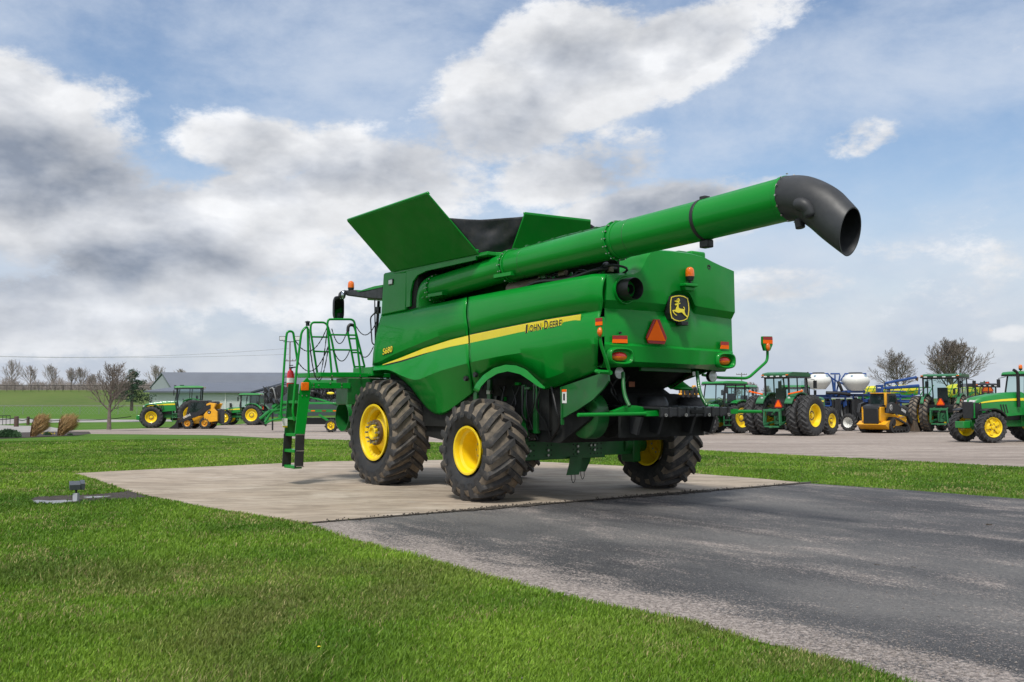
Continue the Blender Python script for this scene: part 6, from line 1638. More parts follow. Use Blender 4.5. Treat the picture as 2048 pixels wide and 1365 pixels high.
    if hitch:
        mb = MB()
        for s_ in (-1, 1):
            mb.beam((s_ * .30, -.30, 1.35), (s_ * .38, -.95, 1.25), .07, .09); mb.beam((s_ * .38, -.95, 1.28), (s_ * .45, -1.0, .55), .05, .07); mb.beam((s_ * .30, -.2, .70), (s_ * .45, -1.15, .55), .07, .10); mb.beam((s_ * .45, -1.12, .62), (s_ * .42, -1.12, 1.25), .08, .08)
        mb.beam((-.46, -1.12, 1.25), (.46, -1.12, 1.25), .10, .12); mb.beam((-.40, -1.15, .45), (.40, -1.15, .45), .07, .08); mb.box((-.2, -.6, .55), (.2, -.3, 1.35)); mb.box((-.07, -1.3, .38), (.07, -.3, .46)); mb.beam((0, -.4, 1.4), (0, -1.1, 1.05), .08, .08)
        mb.build('three_point_hitch', gd, o, bevel=.01)
        MB().tube(spline([(.1, -.5, 1.3), (.2, -.8, 1.0), (.1, -.9, .8), (.15, -.6, .7)], 4), .02, 6).build('hydraulic_hose', BLACK_M, o)
        smv(o, (.30 if arm_lights else 0, -1.02 if arm_lights else -.72, 1.62 if not arm_lights else 1.55), .40)
    if beaconp: beacon(o, Vector((beaconp, .6, ct + rt + .02)), 1.3)
    if wtbracket:
        MB().box((-.45, wb + .72, .62), (.45, wb + 1.18, .98)).build('front_weight_bracket', g, o, bevel=.04); MB().prism([(-.3, wb + .3, .55), (-.3, wb + 1.0, .5), (-.3, wb + .95, .9), (-.3, wb + .3, .95)], (.6, 0, 0)).build('front_bracket', g, o, smooth=0, bevel=.02)
    else:
        MB().box((-.30, wb + .55, Rr - .35), (.30, wb + .90, Rr - .05)).build('front_support', g, o, bevel=.02)
    if scoop: MB().cyl((.2, .9, ct + rt), (.2, .9, ct + rt + .12), .16, n=16).build('satellite_receiver', BLACK, o)
    for s_ in (-1, 1):
        far_wheel(o, s_ * tr, 0, Rr, Wr, rimr, s_, dish=dishr, nl=22, clean=clean)
        for k in range(dual): far_wheel(o, s_ * (tr + (Wr + .12) * (k + 1)), 0, Rr, Wr, rimr, s_, dish=.55, nl=22, clean=clean)
        far_wheel(o, s_ * tf, wb, Rf, Wf, rimf, s_, dish=dishf, nl=18, clean=clean, yaw=yawf, style='bars' if hood == 'mod' and not wtbracket else 'disc')
        if dualf: far_wheel(o, s_ * (tf + Wf + .1), wb, Rf, Wf, rimf, s_, dish=.4, nl=18, clean=clean)
        if wtbracket or hood == 'mod': arc_fender(o, s_ * (tf - Wf / 2), s_ * (tf + Wf / 2), wb, Rf, Rf + .09, rad(60), rad(150), BLACK, nm='front_fender')
    return o
# the big tractor at the left
P = AT(386, 850, 71.5); P.z = gz(71.5)
tractor('large green tractor in profile facing left on the gravel drive', P, rad(102), .92, Rr=1.08, Wr=.62, Rf=.86, Wf=.66, wb=2.95, tr=.98, tf=.95, wtbracket=True, exh='r', cabz=1.42, hoodh=2.10, rimr=.60, rimf=.43, dishf=.3, dishr=.5, scoop=True)
# green tractor behind the skid steer
P = G(480, 851)
tractor('dark cabbed green tractor facing left behind the yellow skid steer', P + Vector((1.0, 1.0, 0)), rad(84), .86, Rr=.98, Wr=.5, Rf=.70, Wf=.42, wb=2.7, exh='l', cabz=1.2, hoodh=1.72, rimf=.42)
# dual wheeled tractor
P = G(1560, 873)
tractor('older green tractor with dual rear wheels and white lit cab, seen from behind', P + Vector((.62, 1.5, 0)), rad(-46), 1.02, g=GREEN_O, gd=GREEN_O, Rr=1.02, Wr=.50, Rf=.72, Wf=.46, wb=2.75, tr=.90, tf=.95, dual=1, hood='old', cabz=1.28, hoodh=1.98, arm_lights=True, rimr=.56, rimf=.36, dishr=.55, roofm=GREEN_O, roofthick=.20, cabw=.66)
# tractor beside it, hidden partly by the spreader deck
P = G(1455, 868)
tractor('green tractor with glass cab parked just behind the spreader deck', P + Vector((.4, 1.6, 0)), rad(125), .92, Rr=.95, Wr=.48, Rf=.68, Wf=.42, wb=2.6, exh=None, cabz=1.32, hoodh=1.75, rimf=.38)
P = G(1504, 858)
tractor('green tractor cab visible between the spreader deck and the dual wheeled tractor', P + Vector((0, 2.5, 0)), rad(150), .95, Rr=.95, wb=2.7, exh=None, cabz=1.32, hitch=False)
P = G(1634, 862)
tractor('green tractor half hidden behind the dual wheeled one, under the left white tank', P + Vector((-.5, 3.0, 0)), rad(175), .92, Rr=.95, wb=2.7, exh=None, cabz=1.28, hitch=False, hoodh=1.7)
# tractor seen straight from behind
P = G(1868, 866)
tractor('green tractor with muddy dual wheels and three point hitch, seen squarely from behind', P + Vector((1.40, 1.8, 0)), rad(-38), 1.06, g=GREEN_O, gd=GREEN_O, Rr=1.0, Wr=.44, Rf=.70, Wf=.44, wb=2.8, tr=.90, dual=1, hood='mod', cabz=1.36, hoodh=1.9, exh='r', roofm=GREEN_O, cabw=.92, roofthick=.15, clean=False, rimr=.56)
tt = bpy.context.scene.objects
# tractor at the right edge, nose towards the camera
P = G(1985, 886)
tractor('shiny green tractor with black grille cut off by the right edge, nose to the left', P + Vector((2.6, 1.1, 0)), rad(102), .90, exy=1.62, nose=.42, Rr=1.0, Wr=.52, Rf=.72, Wf=.46, wb=3.4, tr=.92, tf=.92, exh='l', cabz=1.42, hoodh=2.28, beaconp=.55, rimf=.44, dishf=.2, hitch=False)
P = G(2005, 862)
tractor('dark roofed tractor behind the exhaust of the right edge tractor', P + Vector((1.5, 6.0, 0)), rad(10), .95, Rr=1.0, wb=2.7, exh=None, cabz=1.35, roofm=BLACK)

# ---- skid steer (wheels)
P = AT(402, 850, 67.6); P.z = gz(67)
sk = tag(empty('skid_steer', P, rad(88), .95), 'small yellow and black skid steer loader on wheels in front of the large tractor', 'skid steer loader')
MB().prism([(-.45, -.95, .38), (-.45, 1.25, .38), (-.45, 1.3, .62), (-.45, .9, .95), (-.45, -.6, 1.0), (-.45, -.95, 1.0)], (.9, 0, 0)).build('body', ORANGE_P, sk, smooth=0, bevel=.03)
MB().box((-.50, -1.55, .42), (.50, -.93, 1.40)).build('engine_door', BLACK, sk, bevel=.06)
for s_ in (-1, 1):
    MB().prism([(s_ * .80, -1.42, .55), (s_ * .80, -.55, .45), (s_ * .80, -.45, 1.0), (s_ * .80, -.70, 1.35), (s_ * .80, -.62, 1.75), (s_ * .80, -.85, 1.85), (s_ * .80, -1.30, 1.80), (s_ * .80, -1.15, 1.45), (s_ * .80, -1.40, 1.2)], (-s_ * .25, 0, 0)).build('rear_tower', ORANGE_P, sk, smooth=0, bevel=.02)
    MB().prism([(s_ * .84, -.95, 1.72), (s_ * .84, -.55, 1.62), (s_ * .84, .10, 1.15), (s_ * .84, 1.35, .62), (s_ * .84, 1.38, .42), (s_ * .84, 1.15, .45), (s_ * .84, -.1, .92), (s_ * .84, -.95, 1.45)], (-s_ * .14, 0, 0)).build('lift_arm', BLACK, sk, smooth=0, bevel=.01)
    for y in (-.52, .72): far_wheel(sk, s_ * .66, y, .42, .30, .22, s_, rimmat=ORANGE_P, dish=.2, nl=14)
mb = MB(); mb.prism([(-.48, -.55, .95), (-.48, .95, .9), (-.48, .70, 2.0), (-.48, -.60, 2.02)], (.96, 0, 0)); mb.build('cab', BLACK, sk, smooth=0, bevel=.04)
MB().prism([(-.485, -.35, 1.25), (-.485, .70, 1.15), (-.485, .58, 1.85), (-.485, -.40, 1.88)], (.002, 0, 0)).build('cab_window', GLASS, sk, smooth=0)
MB().box((-.45, -1.2, 1.75), (.45, -.55, 1.95)).build('rear_guard', BLACK, sk, bevel=.05)
MB().prism([(-.9, 1.30, .05), (-.9, 2.0, .02), (-.9, 1.55, .35), (-.9, 1.35, .75)], (1.8, 0, 0)).build('bucket', BLACK_M, sk, smooth=0, bevel=.01)
vs, fs, w = text_geo('DEERE', .20, (0, -.90, .42), (0, .42, .90), (-.856, .95, .72), .002, spacing=1.0); MB().add(vs, fs).build('lettering', WHITE, sk, smooth=0)
MB().lathe([(0, 0), (.004, .13), (.01, .13), (.01, 0)], (-.815, -.85, 1.18), 'x', 24).build('round_emblem', BLACK, sk)
MB().prism([(-.820, -.85 + x * .0026, 1.18 - z * .0026) for x, z in ((-30, 25), (-5, 5), (0, -35), (8, 0), (35, 20), (5, 15))], (.004, 0, 0)).build('emblem_mark', WHITE, sk, smooth=0)
# ---- compact track loader
P = G(1796, 867)
tk = tag(empty('track_loader', P + Vector((-.3, 1.2, 0)), rad(-46), 1.08), 'yellow and black compact track loader seen from behind with rusty bucket', 'track loader')
MB().prism([(-.50, -1.35, .42), (-.50, -.9, .18), (-.50, 1.1, .22), (-.50, 1.1, .85), (-.50, -1.0, 1.05), (-.50, -1.42, 1.0)], (1.0, 0, 0)).build('body', ORANGE_P, tk, smooth=0, bevel=.02)
MB().prism([(-.78, -1.55, .45), (-.78, -1.1, .20), (-.78, .9, .5), (-.78, .9, .85), (-.78, -1.2, .62)], (1.56, 0, 0)).build('lower_frame', ORANGE_P, tk, smooth=0, bevel=.02)
MB().box((-.40, -1.52, .48), (.40, -1.42, 1.30)).build('engine_door', BLACK, tk, bevel=.03)
MB().prism([(-.46, -1.5, 1.28), (-.46, -.65, 1.30), (-.46, -.65, 1.42), (-.46, -1.0, 1.50), (-.46, -1.45, 1.40)], (.92, 0, 0)).build('engine_cover', BLACK, tk, smooth=0, bevel=.03)
for s_ in (-1, 1):
    MB().box((s_ * .46 - .06, -1.45, .62), (s_ * .46 + .06, -1.0, 1.35)).build('side_post', ORANGE_P, tk, bevel=.02)
    MB().prism([(s_ * .86, -1.35, 1.05), (s_ * .86, -1.15, 1.50), (s_ * .86, -.7, 1.60), (s_ * .86, 1.1, 1.05), (s_ * .86, 1.55, .55), (s_ * .86, 1.35, .45), (s_ * .86, .9, .85), (s_ * .86, -.8, 1.05)], (-s_ * .16, 0, 0)).build('lift_arm', BLACK, tk, smooth=0, bevel=.015)
    pts = [Vector((s_ * .72, y, z)) for y, z in ((-.95, .10), (-1.15, .30), (-1.05, .55), (-.72, .80), (-.45, .78), (.95, .42), (1.12, .22), (1.0, .04), (.6, .0), (-.7, .0))]
    outer = fillet(pts + [pts[0]], .12, 3); rows = []
    cen = Vector((s_ * .72, -.1, .3))
    rows = [[p + Vector((-.16, 0, 0)) for p in outer], [p + Vector((.16, 0, 0)) for p in outer], [cen + (p - cen) * .88 + Vector((.16, 0, 0)) for p in outer], [cen + (p - cen) * .88 + Vector((-.16, 0, 0)) for p in outer], [p + Vector((-.16, 0, 0)) for p in outer]]
    t_ = MB().loft(rows); rs = resample(outer, 60)
    for p in rs[:-1]:
        d = (p - cen).normalized(); t_.box((p.x - .16, p.y + d.y * .0 - .02, p.z + d.z * .0 - .02), (p.x + .16, p.y + .025 + d.y * .03, p.z + .02 + d.z * .03))
    t_.build('track', RUB_CL, tk, smooth=0)
    uc = MB(); uc.prism([(s_ * .72 - .08, -.75, .12), (s_ * .72 - .08, .85, .12), (s_ * .72 - .08, .85, .30), (s_ * .72 - .08, -.4, .38)], (.2, 0, 0)); uc.cyl((s_ * .60, -.68, .56), (s_ * .86, -.68, .56), .20); uc.cyl((s_ * .60, .92, .24), (s_ * .86, .92, .24), .17); uc.cyl((s_ * .60, -.9, .24), (s_ * .86, -.9, .24), .14)
    for y in (-.45, -.1, .25, .6): uc.cyl((s_ * .60, y, .13), (s_ * .86, y, .13), .10)
    uc.build('undercarriage', BLACK_M, tk, bevel=.01)
    MB().tube([(s_ * .80, -1.2, 1.35), (s_ * .78, -.2, .95)], .05, 8).build('lift_cylinder', GALV, tk)
mb = MB(); mb.prism([(-.46, -.72, 1.35), (-.46, .85, .95), (-.46, .80, 1.4), (-.46, .45, 2.05), (-.46, -.62, 2.05)], (.92, 0, 0)); mb.build('cab', BLACK, tk, smooth=0, bevel=.05)
MB().prism([(.463, -.35, 1.40), (.463, .55, 1.25), (.463, .35, 1.9), (.463, -.35, 1.92)], (.004, 0, 0)).build('cab_window', GLASS, tk, smooth=0)
MB().box((-.36, -.745, 1.50), (.36, -.70, 1.95)).build('rear_window', GLASS, tk)
MB().box((.38, -.78, 1.30), (.48, -.62, 2.08)).build('cab_corner_post', ORANGE_P, tk, bevel=.02); MB().box((-.40, -.76, 2.035), (.48, -.1, 2.085)).build('cab_roof', ORANGE_P, tk, bevel=.02)
MB().prism([(-.95, 1.45, .05), (-.95, 2.2, .02), (-.95, 1.75, .55), (-.95, 1.5, .62)], (1.9, 0, 0)).build('bucket', STEEL, tk, smooth=0, bevel=.01)
MB().lathe([(.868, 0), (.870, .14), (.862, .15)], (0, -1.0, 1.32), 'x', 24).build('emblem_ring', WHITE, tk); MB().lathe([(.874, 0), (.874, .115), (.866, .12)], (0, -1.0, 1.32), 'x', 24).build('round_emblem', BLACK, tk)
MB().prism([(.878, -1.0 - x * .0026, 1.32 - z * .0026) for x, z in ((-30, 25), (-5, 5), (0, -35), (8, 0), (35, 20), (5, 15))], (.004, 0, 0)).build('emblem_mark', WHITE, tk, smooth=0)
vs, fs, w = text_geo('DEERE', .19, (0, 1, -.30), (0, .3, 1), (.864, .15, 1.16), .003); MB().add(vs, fs).build('lettering', WHITE, tk, smooth=0)
# ---- blue planter with two white tanks
P = AT(1680, 862, 62); P.z = gz(62)
bp = tag(empty('seed_planter', P), 'blue planter frame carrying two white tanks behind the dual wheeled tractor', 'planter')
def L_(px, py, dy=0.0): return AT(px, py, 62 + dy) - P
for cx, r_, yt, ym, yb in ((1637, 24.5, 747, 763, 779), (1711, 27.5, 747, 763, 782)):
    k_ = 62 / FPX; c = L_(cx, ym); hT = (ym - yt) * k_; hB = (yb - ym) * k_; R0 = r_ * k_
    tkk = MB().lathe([(-hB, 0), (-hB, R0 * .55), (-hB * .35, R0 * .90), (-hB * .1, R0 * .98), (hT * .15, R0), (hT * .45, R0 * .93), (hT * .85, R0 * .60), (hT * .92, R0 * .50), (hT * .92, 0)], c, 'z', 48).build('seed_tank', WHITE_T, bp, smooth=50)
    MB().lathe([(hT * .90, R0 * .50), (hT * 1.06, R0 * .50), (hT * 1.10, R0 * .44), (hT * 1.10, 0)], c, 'z', 32).build('tank_lid', BLACK, tkk)
    for a in (-2.2, -.95):
        q = c + Vector((math.cos(a) * R0 * .82, math.sin(a) * R0 * .82, hT * .52)); MB().box(q - Vector((.07, .05, .10)), q + Vector((.07, .0, .10))).build('tank_label', pbr('blue_label', (.25, .38, .50), .5), tkk)
def bbar(p, w=.09, m=None, nm='frame_bar', par=None):
    return MB().tube([L_(*q) for q in p], w / 2, 6).build(nm, m or BLUE, par or bp)
def bbox_(x0, y0, x1, y1, dy=0, dp=.4, m=None, nm='frame_beam'):
    a, b = L_(x0, y1, dy), L_(x1, y0, dy); return MB().box((a.x, a.y, a.z), (b.x, a.y + dp, b.z)).build(nm, m or BLUE, bp, bevel=.015)
bbox_(1600, 790, 1700, 796, .3); bbox_(1650, 803, 1735, 809, .2); bbox_(1695, 781, 1731, 786, -.3, 1.0); bbox_(1655, 788, 1800, 793, .8); bbox_(1600, 804, 1650, 808, .5)
bbox_(1720, 800, 1850, 805, .6); bbox_(1790, 801, 1850, 807, .4)
bbox_(1756, 770, 1767, 790, .4)
for p in ([(1613, 763), (1613, 748), (1656, 748), (1664, 758), (1668, 790)], [(1661, 748), (1679, 748), (1680, 752), (1672, 790)], [(1681, 762), (1690, 748), (1732, 748), (1732, 763)], [(1670, 750), (1670, 792)], [(1657, 752), (1672, 762), (1690, 770)]): bbar(p, .10)
bbar([(1664, 758), (1672, 792)], .14); bbar([(1770, 767), (1833, 755)], .16); bbar([(1770, 767), (1770, 777), (1838, 772), (1838, 790)], .16); bbar([(1790, 765), (1800, 778)], .08); bbar([(1735, 786), (1765, 792), (1840, 794)], .12)
bbar([(1770, 777), (1838, 772)], .2); bbar([(1768, 775), (1755, 800)], .12)
for x in (1660, 1690, 1706, 1725, 1775, 1800, 1825): bbar([(x, 788), (x + 2, 812)], .12)
rng = random.Random(55)
for k in range(26):
    x = rng.uniform(1600, 1850); y = rng.uniform(782, 812); hz = rng.random() < .55; ln = rng.uniform(14, 45) if hz else rng.uniform(5, 14)
    bbar([(x, y), (x + (ln if hz else rng.uniform(-4, 4)), y + (rng.uniform(-3, 3) if hz else ln))], rng.uniform(.06, .13), BLUE if rng.random() < .7 else BLACK_M)
MB().prism([L_(1831, 752), L_(1837, 756), L_(1836, 763), L_(1832, 760)], (0, .1, 0)).build('boom_tip', RUST, bp, smooth=0)
rng = random.Random(21)
for k in range(16):
    x = 1655 + k * 5.6; y = 808 + rng.uniform(-2, 4)
    mb = MB(); q = L_(x, y, .1 + rng.uniform(-.3, .6)); mb.box(q - Vector((.09, .1, .9)), q + Vector((.09, .3, .35))); mb.cyl(q + Vector((-.05, -.15, -1.0)), q + Vector((.0, -.15, -1.0)), .26, n=16); mb.beam(q, q + Vector((rng.uniform(-.2, .2), -.2, -.9)), .07, .07); mb.build('row_unit', rng.choice([BLACK, BLACK_M, GALV]) if k % 5 == 0 else BLACK, bp, bevel=.01)
for x0, y0, x1, y1 in ((1652, 786, 1700, 789), (1676, 764, 1684, 782)): MB().tube([L_(x0, y0, -.2), L_((x0 + x1) / 2, (y0 + y1) / 2 - 1, -.3), L_(x1, y1, -.2)], .10, 8).build('air_hose', BLACK, bp)
q = L_(1698, 857, -1); fw = far_wheel(bp, q.x, q.y, .55, .30, .33, 1, rimmat=WHITE_T, dish=.1, nl=16, yaw=rad(40)); fw.location.z = .53
for x0, y0, x1, y1 in ((1603, 802, 1612, 806), (1700, 806, 1716, 808), (1755, 775, 1762, 777)): bbox_(x0, y0, x1, y1, -.02 + .15, .02, WHITE, 'frame_label')
# ---- two sprayers with yellow tanks behind
def sprayer(px0, px1, pyt, pyb, Y, lb, nm='sprayer'):
    a, b = AT(px0, pyb, Y), AT(px1, pyt, Y); o = tag(empty(nm, Vector(((a.x + b.x) / 2, Y, gz(Y)))), lb, 'sprayer', 'sprayers with yellow tanks')
    c = Vector((0, 0, (a.z + b.z) / 2 - o.location.z)); w = (b.x - a.x) / 2; h = (b.z - a.z) / 2
    rows = []
    for k in (-1, -.93, -.7, -.3, .3, .7, .93, 1):
        s_ = (1 - abs(k) ** 4) ** .5 if abs(k) < 1 else .15; s_ = max(s_, .2)
        rows.append([c + Vector((k * w, math.cos(t) * .8 * s_, math.copysign(abs(math.sin(t)) ** .7, math.sin(t)) * h * (s_ if math.sin(t) > 0 else 1 * s_ ** .3))) for t in [2 * PI * i / 24 for i in range(25)]])
    MB().loft(rows).build('yellow_tank', YEL_T, o, smooth=60)
    MB().box((-w * 1.2, -.9, c.z - h - .25), (w * 1.2, .9, c.z - h - .02)).build('frame', GREEN_T, o, bevel=.02)
    MB().prism([(-w * .9, -.84, c.z - h * .5), (w * .9, -.84, c.z + h * .1), (w * .9, -.84, c.z - h * .05), (-w * .9, -.84, c.z - h * .7)], (0, .03, 0)).build('side_band', GREEN_T, o, smooth=0)
    mb = MB()
    for k in range(6):
        x = -w * 1.3 + k * w * .5; mb.beam((x, -1.0, c.z - h), (x + w * .4, -1.0, c.z + h * .9), .05, .05)
    mb.beam((-w * 1.4, -1.0, c.z + h * .3), (w * 1.4, -1.0, c.z + h * .5), .07, .07); mb.beam((-w * 1.4, -1.0, c.z - h * .8), (w * 1.4, -1.0, c.z - h * .7), .07, .07); mb.build('folded_boom', GREEN_T, o)
    for x in (-w * .8, w * .8): 
        for y in (-1.3, 1.3): far_wheel(o, x, y, .85, .38, .5, -1 if y < 0 else 1, dish=.2, nl=18, yaw=rad(90))
    return o
sprayer(1728, 1772, 772, 792, 78, 'green sprayer whose short yellow tank shows just right of the right white tank')
sprayer(1779, 1838, 770, 792, 74, 'green sprayer with long yellow tank under the blue boom')
sprayer(1892, 1946, 768, 800, 72, 'green sprayer with yellow tank seen through and beside the rear view tractor cab')
# green implement clutter right of it
P = AT(1965, 800, 70); P.z = gz(70)
im = tag(empty('green_implement', P), 'green folded implement with yellow tank bits behind the hood of the right edge tractor', 'farm implement')
rng = random.Random(33)
for k in range(16):
    a = AT(rng.uniform(1945, 1990), rng.uniform(770, 815), 70) - P; b = a + Vector((rng.uniform(-1.2, 1.2), rng.uniform(-.4, .4), rng.uniform(-.8, .8))); MB().beam(a, b, .07, .07).build('frame_bar', GREEN_T if k % 4 else BLACK_M, im)
q = AT(1975, 776, 69) - P; smv(im, q, .75)
q = AT(1957, 782, 70) - P; MB().lathe([(-.3, 0), (-.3, .22), (.2, .25), (.3, .1), (.3, 0)], q, 'z', 16).build('small_tank', YEL_T, im)
# ---- planter implement behind the ladder, left
P = AT(610, 862, 58); P.z = gz(58)
ip = tag(empty('row_planter', P), 'green and black folded row planter behind the combine ladder', 'planter')
def I_(px, py, dy=0.0): return AT(px, py, 58 + dy) - P
def ibar(p, w=.1, m=None, nm='frame_bar'): return MB().tube([I_(*q) for q in p], w / 2, 6).build(nm, m or GREEN_T, ip)
def ibox(x0, y0, x1, y1, dy=0, dp=.3, m=None, nm='frame_beam', bv=.015):
    a, b = I_(x0, y1, dy), I_(x1, y0, dy); return MB().box((a.x, a.y, a.z), (b.x, a.y + dp, b.z)).build(nm, m or GREEN_T, ip, bevel=bv)
ibox(615, 805, 700, 809, -.2); ibox(600, 819, 690, 825, 0); ibox(608, 836, 690, 849, .5, .8, BLACK_M, 'rubber_skirt'); ibox(615, 760, 690, 768, .6)
ibar([(665, 848), (650, 838), (638, 830)], .14); ibar([(690, 815), (640, 800), (620, 795)], .12); ibar([(560, 810), (540, 828), (530, 845)], .16); ibar([(600, 810), (540, 822), (520, 838)], .18); ibar([(545, 815), (560, 805), (600, 808)], .2); ibar([(530, 848), (545, 840), (575, 836)], .12); ibar([(520, 842), (533, 852)], .12, BLACK_M); ibar([(545, 820), (545, 861)], .1, BLACK_M, 'stand_leg')
ibox(545, 806, 612, 812, .1, .5); ibox(548, 822, 572, 828, 0, .3); ibox(556, 812, 564, 836, .05, .3)
rng = random.Random(9)
for k in range(22):
    x = 617 + (k % 11) * 7.2; y = 776 + (k // 11) * 15; q = I_(x, y, .3 + rng.uniform(-.2, .5)); mb = MB()
    mb.box(q - Vector((.07, .1, .22)), q + Vector((.07, .2, .22))); mb.cyl(q + Vector((.10, -.12, .0)), q + Vector((.15, -.12, .02)), .17, n=14); mb.beam(q + Vector((0, -.1, .25)), q + Vector((rng.uniform(-.2, .2), -.15, -.35)), .05, .05); mb.beam(q + Vector((-.1, -.1, .1)), q + Vector((.15, -.2, -.2)), .04, .04)
    mb.build('row_unit', BLACK, ip, bevel=.01)
for k in range(9):
    x = 532 + (k % 3) * 11; y = 780 + (k // 3) * 11; q = I_(x, y, .0 + rng.uniform(-.2, .5)); mb = MB(); mb.box(q - Vector((.10, .1, .15)), q + Vector((.10, .2, .15))); mb.cyl(q + Vector((.10, -.12, .0)), q + Vector((.15, -.12, .02)), .19, n=14); mb.beam(q + Vector((-.15, -.1, .2)), q + Vector((.15, -.2, -.2)), .05, .05); mb.build('row_unit', BLACK, ip, bevel=.01)
MB().tube(spline([I_(540, 778, -.3), I_(546, 777, -.4), I_(550, 790, -.4), I_(553, 802, -.3)], 5), .04, 8).build('hose', GALV, ip)
MB().cyl(I_(561, 782, -.2), I_(560, 782, .2), .34, n=28).build('press_wheel', BLACK, ip, bevel=.03)
MB().tube(spline([I_(606, 788, 0), I_(625, 783, -.2), I_(640, 788, 0)], 5), .06, 8).build('hose', BLACK, ip)
MB().sphere(I_(661, 787, -.35), .22, n=16, sc=(1, .4, .35)).build('yellow_cover', YELLOW_S, ip)
for px, py in ((663, 848), (697, 849)): 
    q = I_(px, py, -.6 if px < 680 else .2); w = far_wheel(ip, q.x, q.y, .40, .26, .22, -1, dish=.15, nl=6, yaw=rad(80)); w.location.z = .39
for x in range(3): ibox(622 + x * 22, 821, 630 + x * 22, 823, -.02, .01, RED if x == 1 else ORANGE, 'small_label', 0)
# ---- yellow machine behind the spreader deck
P = AT(1375, 850, 52); P.z = gz(52)
ym = tag(empty('yellow_loader', P), 'amber yellow loader with dark cab seen through the gap above the spreader deck', 'loader')
def K_(px, py, dy=0.0): return AT(px, py, 52 + dy) - P
for x0, y0, x1, y1, m, nm in ((1358, 787, 1399, 790.5, ORANGE_P, 'lift_arm'), (1360, 780, 1399, 800, BLACK_M, 'cab'), (1345, 800, 1410, 840, BLACK_M, 'engine_block'), (1362, 776, 1370, 787, ORANGE_P, 'arm_bracket'), (1386, 771, 1392, 780, ORANGE_P, 'arm_bracket'), (1358, 800, 1366, 806, ORANGE, 'marker_lamp')):
    a, b = K_(x0, y1, .5 if nm in ('cab', 'engine_block') else 0), K_(x1, y0); MB().box((a.x, a.y, a.z), (b.x, a.y + .4, b.z)).build(nm, m, ym, bevel=.03)
for x in (1368, 1378, 1388): MB().tube(spline([K_(x, 800), K_(x - 2, 782), K_(x + 3, 776), K_(x + 5, 790)], 4), .07, 8).build('hose', BLACK, ym)
for x in (-1.1, .9): far_wheel(ym, x, .2, .62, .4, .34, -1, rimmat=ORANGE_P, dish=.2, nl=16, yaw=rad(80))
# ================================================================== lawn blades and pebbles
rs = np.random.RandomState(5)
def inside(px, py, poly):
    c = np.zeros(len(px), bool); n = len(poly)
    for i in range(n):
        x0, y0 = poly[i]; x1, y1 = poly[(i + 1) % n]
        if y0 == y1: continue
        k = ((y0 > py) != (y1 > py)) & (px < (x1 - x0) * (py - y0) / (y1 - y0) + x0); c ^= k
    return c
def gznp(Y): return -0.0075 * (np.clip(Y, 22.0, 80.0) - 22.0)
def vnoise(x, y, s, seed):
    r = np.random.RandomState(seed); T = r.rand(64, 64); xs, ys = x * s, y * s
    xi, yi = np.floor(xs).astype(int), np.floor(ys).astype(int); fx, fy = xs - xi, ys - yi; fx = fx * fx * (3 - 2 * fx); fy = fy * fy * (3 - 2 * fy)
    g = lambda a, b: T[a % 64, b % 64]
    return (g(xi, yi) * (1 - fx) + g(xi + 1, yi) * fx) * (1 - fy) + (g(xi, yi + 1) * (1 - fx) + g(xi + 1, yi + 1) * fx) * fy
